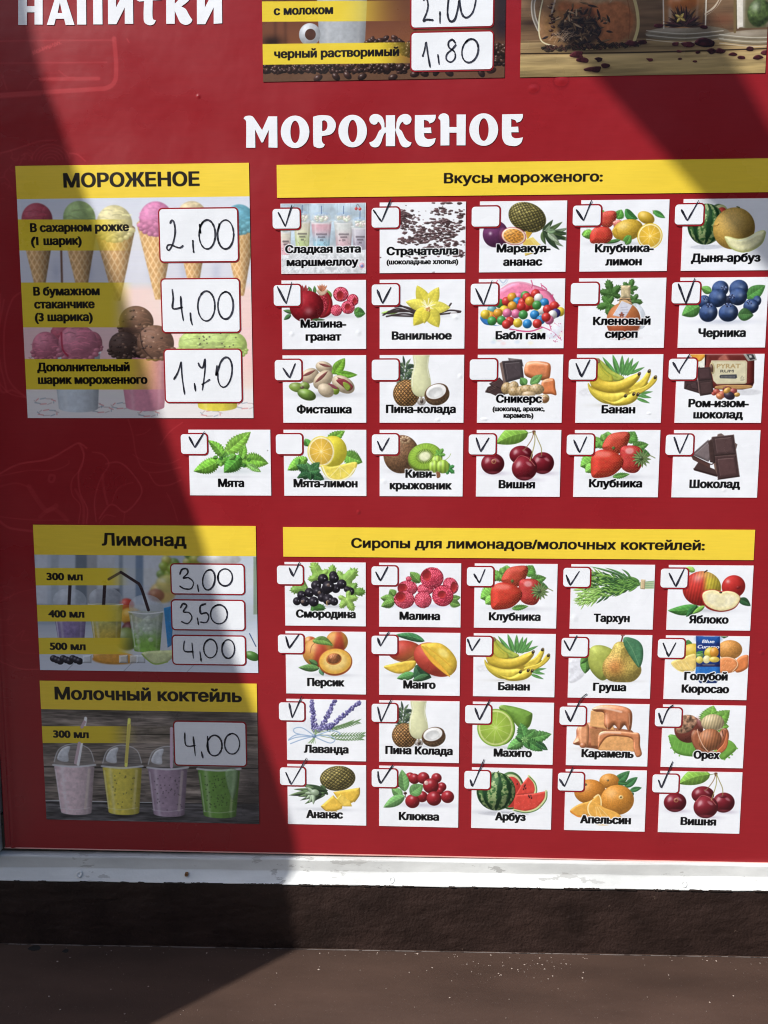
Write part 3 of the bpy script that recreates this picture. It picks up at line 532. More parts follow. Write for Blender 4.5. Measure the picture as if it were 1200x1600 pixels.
def p_mint_lemon(p):
    p.sh(860, 310, 220, 14, .3)
    p.mintleaf((860, 100), (972, 30), 66, (116, 180, 60)); p.mintleaf((960, 170), (1074, 216), 90, (108, 172, 62), ser=12); p.mintleaf((750, 190), (634, 262), 76, (112, 178, 62), ser=12); p.mintleaf((760, 120), (738, 76), 46, (80, 150, 60)); p.mintleaf((700, 190), (690, 240), 34, (90, 160, 60))
    p.ball(898, 152, 84, 92, (238, 222, 56), rot=10, dk=.6, gl=.2, hi=.15); p.citrus(832, 152, 80, 90, rind=(244, 226, 90), pith=(250, 240, 190), flesh=(236, 188, 66), n=10, a0=.3)
    p.blob([(832, 232), (900, 240), (1034, 212), (1030, 262), (990, 306), (920, 324), (862, 300)], (236, 214, 80), dk=.75, puff=.3); p.line([(840, 240), (870, 300), (930, 320), (990, 300), (1030, 250)], 9, (250, 244, 200), al=.9)
    for x in (900, 945, 990): p.line([(940, 240), (x+(x-940)*.4, 300)], 3, (248, 240, 190), al=.8)
    for b, t, w, c in (((765, 270), (688, 230), 56, (52, 104, 58)), ((765, 270), (824, 214), 52, (56, 112, 62)), ((765, 270), (745, 215), 40, (66, 124, 70)), ((770, 280), (690, 306), 50, (38, 80, 46)), ((770, 280), (850, 316), 56, (40, 86, 48)), ((770, 275), (770, 322), 44, (34, 76, 42)), ((765, 268), (830, 262), 44, (60, 118, 66))): p.mintleaf(b, t, w, c, ser=7)
def p_kiwi(p):
    p.sh(260, 268, 180, 20, .4)
    p.ball(176, 168, 104, 112, (140, 98, 66), rot=10, dk=.4, gl=.1, hi=.12, hs=.5, nz=.13, narr=N_FINE)
    for i in range(9): a = i*.7; p.ball(198+math.cos(a)*22, 84+math.sin(a)*13, 12, 8, (196, 158, 116), rot=a*57, dk=.6)
    p.ball(198, 86, 15, 9, (110, 74, 50), dk=.7)
    p.ball(316, 190, 102, 86, (124, 150, 50), rot=-12, dk=.5)
    def fn(b, u, v, wx, wy):
        r = np.sqrt(u*u+v*v); th = np.arctan2(v, u); ray = .5+.5*np.cos(th*30); k = sstep(r, .55, .22)[..., None]
        o = C(140, 184, 54)*(1+.12*ray*sstep(r, .2, .5)-.05)[..., None]; o = o*(1-k)+C(232, 236, 190)*k
        sd = (sstep(ray, .55, .9)*sstep(r, .3, .38)*sstep(r, .62, .5))[..., None]; o = o*(1-sd*.85)+C(40, 44, 20)*sd*.85
        k = sstep(r, .86, .98)[..., None]; return o*(1-k*.5)+C(110, 150, 50)*k*.5
    p.ball(314, 180, 96, 76, (150, 190, 60), rot=-12, dk=.9, gl=.1, hi=0, fn=fn)
    p.maple(400, 170, 44, rot=-60, col=(96, 160, 60)); p.maple(452, 250, 48, rot=40, col=(60, 140, 66)); p.line([(430, 205), (455, 185), (466, 165)], 3, (150, 180, 90))
    def goose(x, y, r):
        def f(b, u, v, wx, wy): return b*(1+.16*np.cos(u*9))[..., None]
        p.ball(x, y, r, r*1.05, (160, 200, 64), dk=.55, gl=.3, hi=.4, hs=.3, fn=f)
    goose(386, 208, 32); goose(370, 240, 34); goose(420, 240, 38); p.blob([(382, 270), (402, 276), (404, 300), (386, 306)], (130, 80, 50), dk=.6)
def p_cherry(p):
    for x, y in ((715, 280), (900, 316), (1000, 280)): p.sh(x+20, y, 90, 16, .4, (150, 130, 160))
    p.leaf((920, 40), (730, 104), 104, (120, 172, 62), bend=12, dk=.7); p.line([(915, 45), (955, 34)], 3, (90, 110, 50))
    p.cherry(878, 172, 68, 54); p.line([(953, 36), (940, 80), (908, 128), (888, 146)], 4.5, (138, 104, 70)); p.blob([(945, 30), (962, 30), (960, 50), (948, 50)], (120, 70, 50))
    p.cherry(1005, 220, 66, 64); p.line([(958, 40), (975, 80), (996, 130), (998, 178)], 4.5, (140, 130, 70)); p.ball(1000, 182, 24, 9, (70, 8, 18), dk=.8, al=.7, soft=2)
    p.cherry(712, 224, 68, 62); p.ball(718, 210, 15, 15, (190, 130, 90), dk=.8, al=.8); p.ball(718, 210, 8, 8, (110, 30, 30), dk=.8)
    p.cherry(898, 250, 74, 72, col=(140, 26, 40)); p.line([(836, 220), (870, 178), (918, 190), (960, 236)], 3, (214, 130, 120), al=.8); p.line([(956, 40), (958, 100), (936, 186), (930, 206)], 5, (160, 150, 90))
def p_straw(p):
    p.sh(320, 300, 220, 18, .3)
    for b, t, w, c in (((240, 130), (170, 62), 56, (100, 160, 66)), ((200, 130), (180, 96), 50, (90, 150, 60)), ((260, 90), (262, 34), 76, (108, 168, 74)), ((240, 90), (224, 50), 40, (110, 166, 70)), ((380, 100), (420, 34), 90, (90, 152, 64)), ((400, 130), (500, 110), 60, (86, 140, 60)), ((430, 160), (510, 170), 60, (66, 122, 56)), ((190, 190), (100, 240), 100, (112, 178, 68)), ((180, 230), (130, 274), 66, (120, 184, 74)), ((290, 300), (390, 284), 34, (84, 140, 58))): p.mintleaf(b, t, w, c, ser=9)
    p.strawberry([(232, 110), (268, 56), (330, 38), (385, 42), (384, 90), (350, 150), (290, 170), (236, 140)], (196, 52, 40))
    p.ball(398, 196, 72, 78, (186, 32, 40), dk=.4, gl=.2, hi=0); p.strawberry([(340, 130), (390, 116), (450, 130), (472, 190), (440, 266), (390, 276), (345, 250), (334, 190)], (186, 36, 42)); p.ball(388, 148, 24, 18, (240, 190, 190), dk=1, gl=0, hi=0, al=.6, soft=5)
    for a in range(-150, 200, 26):
        t = math.radians(a); p.leaf((458, 192), (458+math.cos(t)*58, 192+math.sin(t)*56), 15, (96, 124, 70), vein=.3)
    p.ball(458, 192, 12, 12, (58, 74, 40), dk=.7); p.line([(465, 190), (505, 176), (538, 190)], 4.5, (110, 120, 70))
    p.strawberry([(168, 178), (200, 148), (250, 140), (310, 158), (350, 196), (344, 240), (290, 290), (220, 306), (170, 300), (162, 240)], (214, 42, 32)); p.ball(240, 168, 40, 16, (240, 170, 160), dk=1, gl=0, hi=0, al=.35, soft=6)
    p.blob([(285, 128), (296, 122), (304, 132), (292, 142)], (80, 110, 50))
def p_choc(p):
    p.quad([(790, 215), (900, 262), (905, 298), (762, 256)], (66, 46, 44)); p.quad([(762, 250), (905, 290), (900, 300), (766, 262)], (44, 28, 26), flat=True)
    p.quad([(905, 50), (925, 45), (1020, 110), (1012, 140), (890, 100)], (104, 84, 78)); p.quad([(745, 170), (860, 222), (860, 252), (760, 200)], (80, 52, 46)); p.choc([(850, 82), (880, 168), (850, 212), (752, 168)], (116, 102, 104), (190, 182, 184)); p.line([(752, 172), (856, 224), (880, 220)], 6, (58, 38, 36)); p.quad([(862, 90), (884, 70), (912, 314), (886, 250)], (112, 84, 72))
    p.quad([(868, 70), (1000, 52), (1034, 298), (908, 316)], (58, 40, 38)); p.blob([(850, 90), (880, 72), (890, 220), (860, 214)], (60, 42, 40), sm=False)
    p.choc([(872, 66), (996, 54), (1010, 164), (888, 176)], (80, 58, 58), (168, 142, 138)); p.choc([(888, 182), (1012, 172), (1032, 296), (906, 314)], (82, 56, 56), (160, 134, 130)); p.line([(906, 316), (1032, 298)], 4, (48, 32, 30)); p.line([(998, 56), (1030, 290)], 2.5, (150, 124, 120), al=.8)
def p_currant(p):
    p.sh(290, 290, 220, 14, .35)
    p.maple(260, 120, 110, rot=-115, col=(140, 188, 80), n=3, spread=150); p.maple(330, 130, 90, rot=-85, col=(128, 180, 72), n=3, spread=150); p.maple(400, 150, 120, rot=-45, col=(140, 190, 84), n=3, spread=140); p.maple(180, 180, 100, rot=170, col=(120, 166, 74), n=3, spread=130); p.maple(440, 200, 96, rot=5, col=(108, 158, 66), n=3, spread=110); p.maple(220, 290, 80, rot=10, col=(60, 110, 44), n=3, spread=160)
    B = [(340, 108, 24), (280, 130, 30), (345, 126, 28), (240, 168, 30), (390, 160, 28), (355, 186, 26), (200, 210, 28), (440, 202, 24), (250, 205, 28), (300, 190, 30), (155, 225, 26), (128, 260, 24), (175, 262, 28), (225, 262, 30), (275, 238, 26), (312, 175, 36), (310, 250, 32), (345, 262, 24), (420, 190, 18)]
    for x, y, r in B: p.ball(x, y, r, r, (34, 30, 40), dk=.3, gl=.12, hl=(-.3, -.3), hs=.2, hi=.5, nz=.1); p.ball(x+r*.35, y-r*.1, r*.12, r*.12, (225, 225, 235), dk=1, gl=0, hi=0, al=.7)
    for x, y in ((312, 165), (258, 210), (310, 262), (160, 262)): p.ball(x, y, 10, 10, (120, 96, 84), dk=.6, al=.8)
    p.maple(420, 248, 84, rot=60, col=(146, 192, 84), n=5, spread=270); p.line([(300, 262), (305, 284)], 5, (190, 150, 90))
def p_rasp(p):
    p.sh(860, 288, 230, 16, .3, (140, 140, 190))
    for b, t, w in (((850, 150), (790, 88), 60), ((700, 230), (672, 190), 50), ((700, 250), (616, 240), 52), ((700, 260), (620, 290), 56), ((1020, 250), (1088, 236), 40), ((1020, 265), (1086, 284), 50)): p.mintleaf(b, t, w, (100, 146, 64), ser=11)
    p.raspberry(782, 130, 16, 16); p.raspberry(880, 190, 50, 34); p.raspberry(1028, 170, 44, 52, hole=(1046, 176, 18, 30), rot=-30); p.raspberry(775, 184, 60, 46, hole=(745, 180, 28, 24)); p.raspberry(918, 124, 70, 64, hole=(888, 108, 26, 32), col=(214, 50, 76))
    p.raspberry(866, 252, 52, 50); p.raspberry(982, 228, 64, 64, hole=(976, 220, 24, 22), col=(210, 44, 70)); p.raspberry(756, 250, 62, 54, hole=(735, 234, 30, 30), col=(216, 60, 84))
def p_tarragon(p):
    rs = p.rs
    cols = ((62, 110, 48), (96, 150, 62), (44, 84, 40), (122, 176, 72), (150, 196, 96))
    for i in range(620):
        f = rs.rand(); x0 = 1015-f*350; sp = 14+f*90; y0 = 158+f*20+rs.uniform(-1, 1)*sp; L = rs.uniform(26, 62); a = math.pi+rs.uniform(-.75, .75)-(y0-170)/260.
        k = min(4, max(0, int(f*3.2+rs.rand()*1.8+(y0 > 190)*.8)))
        p.leaf((x0, y0), (x0+math.cos(a)*L, y0+math.sin(a)*L), rs.uniform(6, 11), cols[k], vein=.2, nz=.03)
    for t, e in (((716, 56), 60), ((806, 64), 70), ((904, 72), 80)): p.leaf((880+e, 130), t, 12, (70, 120, 60), bend=8)
    p.mintleaf((900, 110), (815, 80), 12, (50, 90, 50), ser=0)
    for i in range(8): p.line([(1015, 150+i*5), (1098, 142+i*6)], 3.4, ((80, 130, 60), (130, 160, 80))[i % 2])
    p.quad([(1018, 132), (1044, 134), (1040, 190), (1016, 188)], (214, 186, 140), dk=.6, puff=.6)
def p_apple(p):
    p.sh(600, 560, 340, 30, .3)
    p.leaf((440, 150), (345, 110), 60, (150, 200, 90))
    def fn(b, u, v, wx, wy):
        k = (sstep(wx, -.05, .35)*sstep(wy, .55, -.1))[..., None]; k2 = (sstep(wx, -.5, .0)*sstep(wy, -.45, -.8))[..., None]
        o = C(200, 44, 36)*(1-k)+C(232, 208, 60)*k; st = (1+.1*np.sin(wx*40+wy*6))[..., None]; return (o*(1-k2*.6)+C(226, 170, 90)*k2*.6)*st
    p.ball(840, 310, 122, 118, (204, 40, 36), dk=.45, gl=.15, hl=(-.5, -.45), hs=.16, hi=.7, rot=0); p.line([(880, 335), (910, 310)], 7, (70, 30, 26)); p.ball(890, 320, 26, 16, (130, 20, 22), dk=.7, al=.6, soft=4)
    p.ball(510, 330, 200, 180, (206, 50, 40), dk=.45, gl=.18, hl=(-.25, -.6), hs=.22, hi=.5, fn=fn); p.line([(538, 160), (565, 142)], 12, (60, 40, 30))
    p.leaf((480, 520), (155, 560), 110, (68, 138, 56), bend=-18, dk=.6); p.leaf((460, 500), (345, 626), 70, (44, 100, 50)); p.leaf((540, 510), (410, 596), 50, (120, 180, 70)); p.leaf((890, 440), (1018, 512), 80, (42, 84, 48), bend=-10)
    p.blob([(505, 400), (550, 350), (640, 342), (705, 358), (780, 352), (860, 372), (912, 430), (860, 530), (740, 572), (620, 560), (540, 510)], (190, 46, 40), dk=.6)
    def f2(b, X, Y, dn): k = sstep(dn, .15, .55)[..., None]; return C(240, 226, 164)*(1-k)+C(234, 226, 186)*k
    p.blob([(515, 400), (555, 356), (640, 346), (705, 366), (780, 356), (860, 374), (908, 430), (856, 520), (740, 560), (630, 545), (545, 490)], (236, 228, 188), dk=.85, puff=.2, fn=f2); p.ball(707, 372, 15, 9, (44, 26, 22), dk=.8); p.ball(700, 460, 60, 50, (222, 212, 160), dk=1, gl=0, hi=0, al=.5, soft=8)
def p_peach(p):
    p.sh(340, 280, 150, 14, .35)
    def fn(b, u, v, wx, wy): k = sstep(np.sin(wx*3+1.)+.5*wy, -.2, .9)[..., None]; return C(226, 150, 62)*(1-k)+C(204, 70, 44)*k
    p.ball(362, 84, 64, 62, (214, 96, 50), dk=.5, gl=.15, hi=.2, hs=.4, fn=fn); p.ball(205, 84, 40, 30, (226, 160, 70), dk=.6, fn=fn); p.ball(252, 150, 92, 84, (220, 110, 54), dk=.5, gl=.2, hi=.25, hs=.4, fn=fn)
    p.line([(245, 84), (215, 110), (205, 150)], 4, (150, 50, 34), al=.6)
    p.leaf((218, 80), (340, 108), 50, (110, 156, 70), bend=-16); p.leaf((250, 220), (196, 190), 30, (70, 110, 60)); p.leaf((260, 240), (136, 236), 44, (84, 130, 66)); p.leaf((262, 240), (282, 284), 30, (80, 130, 90))
    p.ball(352, 204, 100, 80, (206, 96, 40), rot=-8, dk=.6)
    def f2(b, u, v, wx, wy): r = np.sqrt(u*u+v*v); k = sstep(r, .5, .95)[..., None]; return C(242, 206, 118)*(1-k)+C(236, 176, 66)*k
    p.ball(352, 200, 94, 73, (240, 200, 100), rot=-8, dk=.88, gl=.06, hi=0, fn=f2); p.ball(344, 186, 46, 34, (214, 120, 50), rot=-10, dk=.8, hi=0); p.ball(345, 184, 40, 29, (176, 104, 60), rot=-12, dk=.5, nz=.2, narr=N_MID, hi=.1)
    for i in range(9): p.line([(312+i*8, 168+(i % 3)*6), (308+i*8, 205-(i % 2)*8)], 2, (110, 52, 26), al=.8)
def p_mango(p):
    p.sh(840, 284, 210, 16, .3)
    def fn(b, u, v, wx, wy): k = sstep(wx*.7+wy*.6, -.4, .7)[..., None]; return C(204, 60, 46)*(1-k)+C(216, 120, 60)*k
    p.ball(762, 142, 106, 64, (200, 60, 46), dk=.45, gl=.15, hi=.2, hs=.4, fn=fn, rot=5); p.blob([(690, 185), (800, 200), (810, 170), (750, 200)], (220, 150, 60), al=.4); p.leaf((876, 82), (700, 46), 46, (60, 122, 72), bend=10)
    p.blob([(636, 232), (700, 212), (780, 196), (826, 200), (810, 240), (760, 268), (700, 268)], (236, 194, 62), dk=.6); p.leaf((820, 275), (712, 300), 50, (84, 150, 80)); p.leaf((820, 225), (915, 296), 90, (44, 84, 54), bend=22); p.leaf((900, 280), (800, 315), 40, (56, 100, 60))
    def f3(b, u, v, wx, wy): k = sstep(wx*.8-wy*.3, -.3, .6)[..., None]; return C(206, 66, 50)*(1-k)+C(228, 150, 66)*k
    p.ball(938, 190, 134, 90, (206, 80, 52), rot=28, dk=.5, gl=.2, hi=.15, fn=f3)
    p.blob([(852, 106), (900, 92), (970, 96), (1030, 140), (1064, 200), (1050, 250), (1020, 282), (950, 230), (890, 160)], (232, 190, 56), dk=.65, puff=.6, gl=.15); p.blob([(852, 106), (905, 158), (960, 210), (1020, 280), (1010, 284), (930, 220), (880, 160)], (242, 176, 50), dk=.8); p.line([(880, 110), (950, 160), (1040, 240)], 5, (214, 150, 40), al=.6); p.ball(985, 150, 34, 20, (250, 236, 140), rot=40, dk=1, gl=0, hi=0, al=.6, soft=8)
def p_pear(p):
    p.sh(930, 316, 150, 12, .3, (140, 130, 120)); p.blob([(630, 200), (700, 190), (730, 260), (690, 310), (632, 320)], (216, 218, 226), dk=.9, al=.8, soft=4)
    p.line([(735, 108), (756, 130)], 7, (150, 50, 40)); p.leaf((735, 180), (728, 272), 66, (90, 146, 66)); p.leaf((745, 160), (700, 215), 40, (80, 136, 60))
    p.blob([(756, 128), (790, 106), (850, 112), (900, 150), (900, 250), (850, 306), (810, 304), (760, 250), (744, 180)], (172, 182, 74), dk=.5, gl=.15, puff=.9)
    p.line([(940, 86), (950, 46)], 8, (110, 50, 36)); p.line([(942, 48), (958, 46)], 8, (90, 40, 30))
    def fn(b, X, Y, dn): k = np.exp(-(((X-900)/60)**2+((Y-230)/60)**2))[..., None]; return C(196, 172, 78)*(1-k*.75)+C(196, 110, 50)*k*.75
    p.blob([(900, 100), (935, 84), (980, 100), (1000, 160), (1050, 220), (1054, 270), (1010, 316), (940, 322), (870, 312), (834, 270), (834, 210), (876, 150)], (196, 172, 78), dk=.5, gl=.15, puff=.9, nz=.1, narr=N_FINE, fn=fn)
    p.blob([(955, 62), (990, 60), (1040, 80), (1066, 120), (1066, 190), (1046, 236), (1020, 210), (980, 150), (955, 100)], (66, 124, 84), dk=.6, gl=.1, nz=.1); p.line([(965, 68), (1005, 130), (1045, 230)], 2.5, (130, 170, 120), al=.8)
    for i in range(5): p.line([(975+i*14, 90+i*26), (1010+i*13, 84+i*26)], 1.6, (110, 156, 110), al=.6)
def p_curacao(p):
    p.leaf((360, 210), (370, 130), 100, (70, 130, 60)); p.leaf((330, 190), (420, 185), 60, (80, 140, 60))
    p.ball(420, 260, 130, 90, (226, 190, 60), dk=.6, gl=.2, hi=.3); p.blob([(190, 370), (300, 320), (445, 280), (440, 440), (360, 460), (260, 450)], (240, 206, 110), dk=.7, puff=.3); p.line([(195, 380), (250, 440), (330, 466), (440, 440)], 9, (244, 226, 150), al=.9)
    for x in (300, 350, 400): p.line([(x-60, 350), (x, 440)], 4, (250, 240, 190), al=.6)
    p.ball(800, 235, 130, 100, (226, 150, 66), dk=.55, gl=.2, hi=.15, nz=.06, narr=N_FINE); p.line([(740, 110), (780, 95)], 12, (40, 60, 40)); p.leaf((770, 100), (700, 95), 26, (50, 100, 50))
    p.blob([(880, 330), (990, 290), (1000, 400), (930, 460), (860, 460)], (230, 124, 62), dk=.6); p.blob([(692, 330), (780, 310), (870, 340), (890, 420), (830, 468), (720, 480), (690, 440)], (234, 138, 76), dk=.65); p.line([(692, 325), (780, 312), (865, 345), (880, 400), (830, 460)], 7, (248, 220, 180), al=.9)
    for i in range(16): q = p.scatter(1, 700, 350, 850, 450)[0]; p.line([q, q+np.array([12, -14])], 4, (248, 180, 120), al=.7)
    def fn(b, X, Y, dn):
        k = sstep(Y, 380, 400)[..., None]; o = C(16, 40, 110)*(1-k)+C(30, 26, 70)*k; k = sstep(Y, 408, 414)[..., None]; o = o*(1-k)+C(24, 100, 190)*k; k = sstep(Y, 520, 560)[..., None]; return o*(1-k)+C(20, 50, 120)*k
    p.blob([(450, 86), (700, 86), (700, 540), (660, 582), (490, 582), (440, 500), (452, 400)], (20, 60, 150), sm=False, dk=.7, puff=.4, gl=.25, fn=fn)
    p.ball(580, 120, 130, 50, (24, 96, 190), dk=.9, gl=0, hi=0, al=.6, soft=8); p.text('Blue', 510, 640, 165, 38, (240, 240, 245), .9, slant=.22); p.text('Curacao', 460, 690, 222, 40, (240, 240, 245), .9, slant=.25)
    for i in range(9): p.line([(530+i*13, 94), (536+i*13, 94)], 7, (200, 205, 220), al=.6); p.line([(520+i*14, 392), (528+i*14, 392)], 7, (190, 170, 120), al=.7)
    p.ball(600, 270, 66, 62, (216, 190, 50), dk=.6); p.ball(640, 262, 46, 54, (232, 150, 40), dk=.6, hi=.4); p.ball(490, 290, 40, 34, (120, 170, 90), dk=.6); p.leaf((450, 270), (530, 250), 30, (60, 130, 60)); p.ball(486, 340, 38, 38, (236, 216, 90), dk=.7); p.ball(560, 335, 38, 42, (244, 232, 160), dk=.8); p.ball(640, 336, 56, 30, (240, 206, 80), dk=.7)
def p_lavender(p):
    p.ball(190, 190, 100, 60, (206, 214, 226), dk=1, gl=0, hi=0, al=.35, soft=10)
    for a, b, c in (((240, 215), (380, 190), (480, 160)), ((250, 235), (380, 240), (510, 236)), ((250, 240), (380, 262), (500, 258)), ((250, 225), (340, 200), (440, 165))):
        p.line([a, b, c], 3, (96, 130, 76)); Q = smooth_curve([a, b, c])
        for i in range(5, len(Q), 1):
            for sg in (-1, 1): p.leaf(Q[i], Q[i]+np.array([26, sg*14-4]), 5, (92, 132, 78), vein=.2, nz=.02)
    def stalk(a, b):
        p.line([(236, 230), a], 3, (110, 140, 90)); a = np.array(a, float); b = np.array(b, float)
        for i in range(11):
            f = i/10; c = a+(b-a)*f; w = 20*(1-.5*f)
            for j in range(9): t = p.rs.uniform(0, TAU); p.ball(c[0]+math.cos(t)*w*p.rs.rand(), c[1]+math.sin(t)*9, 5.5, 8, ((88, 84, 156), (120, 112, 186), (66, 60, 124), (150, 146, 206))[p.rs.randint(4)], rot=p.rs.uniform(-40, 40), dk=.6)
    stalk((232, 200), (212, 34)); stalk((270, 195), (350, 34)); stalk((310, 195), (490, 50)); stalk((240, 208), (330, 180))
    for i in range(12): p.line([(238+p.rs.uniform(-26, 26), 206), (232, 244), (205+p.rs.uniform(-20, 30), 286)], 2.6, (130, 160, 110))
    for pts in ([(232, 244), (160, 196), (112, 200), (120, 226), (200, 242)], [(232, 244), (130, 250), (78, 268)], [(232, 244), (160, 262), (90, 288)], [(232, 244), (300, 240), (350, 262), (320, 284), (232, 248)], [(232, 244), (320, 214), (370, 220), (380, 236)], [(232, 246), (130, 236), (80, 262)]): p.line(pts, 6, (128, 158, 196), al=.95); p.line([(x, y-2) for x, y in pts], 2, (196, 212, 232), al=.8)
    p.ball(228, 244, 14, 10, (110, 140, 180), dk=.7)
def p_lime(p):
    p.sh(280, 312, 220, 14, .3)
    p.blob([(224, 74), (250, 62), (330, 76), (400, 100), (420, 122), (400, 190), (350, 200), (300, 150), (240, 100)], (110, 158, 54), dk=.5, gl=.15, puff=.8); p.blob([(224, 74), (250, 64), (270, 90), (262, 96)], (150, 190, 80), al=.8)
    p.ball(232, 200, 86, 98, (110, 156, 46), dk=.6); p.citrus(204, 195, 108, 110, rind=(130, 176, 52), pith=(206, 222, 130), flesh=(156, 190, 64), n=10, a0=.2, glow=.2)
    for b, t, w, c in (((375, 265), (350, 165), 70, (76, 138, 66)), ((375, 265), (532, 232), 76, (88, 150, 72)), ((375, 265), (270, 320), 70, (96, 160, 78)), ((375, 265), (480, 332), 66, (70, 132, 62)), ((380, 250), (440, 205), 50, (80, 140, 66)), ((375, 265), (320, 245), 50, (64, 120, 58)), ((440, 280), (510, 326), 40, (44, 90, 48)), ((375, 268), (400, 320), 40, (60, 116, 56))): p.mintleaf(b, t, w, c, ser=9)
    for a in range(0, 360, 45): p.leaf((375, 265), (375+math.cos(a/57.3)*24, 265+math.sin(a/57.3)*22), 12, (120, 180, 96))
def p_caramel(p):
    p.sh(850, 320, 220, 12, .3, (190, 150, 120))
    def drip(pts, c=(206, 124, 74)): p.blob(pts, c, dk=.5, gl=.55, puff=.6)
    p.blob([(690, 190), (770, 170), (860, 190), (1000, 210), (1040, 250), (1030, 330), (820, 325), (700, 300)], (150, 84, 50), sm=False, dk=.7)
    drip([(680, 200), (720, 168), (790, 180), (800, 300), (740, 312), (700, 300), (658, 288), (676, 250)], (198, 112, 70)); p.quad([(755, 196), (830, 206), (830, 306), (765, 300)], (176, 110, 66), nz=.1, dk=.7); drip([(700, 180), (745, 172), (750, 250), (740, 306), (705, 300), (690, 250)], (220, 140, 90))
    p.quad([(762, 96), (800, 82), (870, 90), (900, 210), (756, 186)], (232, 166, 100), dk=.75, nz=.08); p.blob([(770, 84), (830, 62), (940, 68), (1000, 100), (1000, 190), (984, 216), (960, 180), (930, 210), (900, 180), (870, 205), (840, 180), (838, 110), (790, 100)], (198, 112, 66), dk=.45, gl=.6, puff=.5)
    p.line([(800, 80), (860, 84), (940, 102)], 12, (240, 200, 176), al=.75, soft=2); p.line([(985, 110), (990, 180)], 4, (230, 180, 150), al=.6)
    p.quad([(808, 232), (1030, 240), (1030, 336), (806, 326)], (228, 160, 92), dk=.75, nz=.08); p.blob([(812, 226), (900, 214), (1000, 222), (1046, 232), (1050, 300), (1060, 352), (1030, 366), (1012, 320), (1004, 262), (940, 246), (860, 250), (816, 300), (804, 320)], (202, 116, 66), dk=.45, gl=.6, puff=.5)
    p.line([(815, 236), (850, 224), (935, 226)], 9, (240, 200, 176), al=.8, soft=2); p.ball(716, 298, 20, 16, (204, 120, 76), dk=.5, hi=.6)
    for pts in ([(850, 110), (860, 205)], [(900, 180), (905, 212)]): p.line(pts, 4, (236, 190, 160), al=.5)
def p_hazel(p):
    p.leaf((620, 330), (700, 80), 210, (120, 184, 70), ser=13); p.leaf((640, 330), (870, 130), 190, (116, 180, 66), ser=13); p.leaf((700, 300), (860, 300), 120, (112, 176, 64), ser=9)
    p.blob([(235, 390), (330, 400), (480, 470), (520, 600), (400, 605), (300, 570), (255, 500)], (98, 164, 58), dk=.65); p.blob([(700, 560), (840, 440), (940, 520), (870, 600), (790, 645)], (110, 172, 60), dk=.65)
    for i in range(6): p.line([(300+i*40, 440+i*16), (270+i*44, 540+i*12)], 5, (140, 200, 90), al=.6)
    for x, y in ((240, 400), (255, 460), (262, 520), (300, 570), (350, 600), (930, 525), (880, 590), (850, 620), (800, 640)): p.leaf((x, y), (x-16+(x > 600)*40, y+8), 18, (98, 164, 60))
    p.sh(620, 570, 260, 22, .3, (60, 70, 40))
    p.ball(440, 330, 150, 140, (140, 64, 50), dk=.4, gl=.25, hi=.3, hs=.3); p.blob([(310, 330), (330, 220), (400, 180), (490, 190), (528, 240), (500, 300), (450, 350), (380, 372), (325, 365)], (150, 110, 84), dk=.7, nz=.28, narr=N_MID, puff=.2)
    p.line([(310, 370), (380, 380), (450, 356), (520, 280), (530, 230)], 5, (90, 40, 34)); p.ball(560, 260, 30, 60, (196, 130, 130), rot=-30, dk=.8, al=.5, soft=8)
    def fn(b, u, v, wx, wy): return b*(1+.12*np.sin(wx*26+wy*4))[..., None]
    p.ball(690, 262, 120, 90, (206, 184, 136), dk=.5, gl=.2, hi=.15, fn=fn)
    p.ball(530, 440, 60, 110, (150, 86, 56), rot=-18, dk=.5); p.ball(790, 440, 62, 125, (164, 86, 52), rot=12, dk=.5)
    p.blob([(480, 400), (530, 340), (600, 400), (640, 540), (690, 560), (790, 560), (700, 575), (560, 570), (490, 500)], (158, 86, 54), dk=.5)
    p.ball(660, 440, 124, 116, (182, 108, 66), dk=.45, gl=.2, hi=.2, hs=.4, fn=fn); p.blob([(730, 560), (800, 480), (840, 360), (852, 450), (830, 530), (780, 574)], (196, 100, 56), dk=.6)
    p.line([(530, 330), (545, 400), (590, 500), (640, 560)], 8, (222, 178, 150)); p.line([(820, 330), (815, 410), (770, 480), (720, 545)], 8, (120, 60, 40)); p.line([(740, 340), (790, 320), (825, 335)], 6, (190, 160, 150)); p.line([(790, 345), (800, 400)], 10, (50, 24, 20), al=.7)
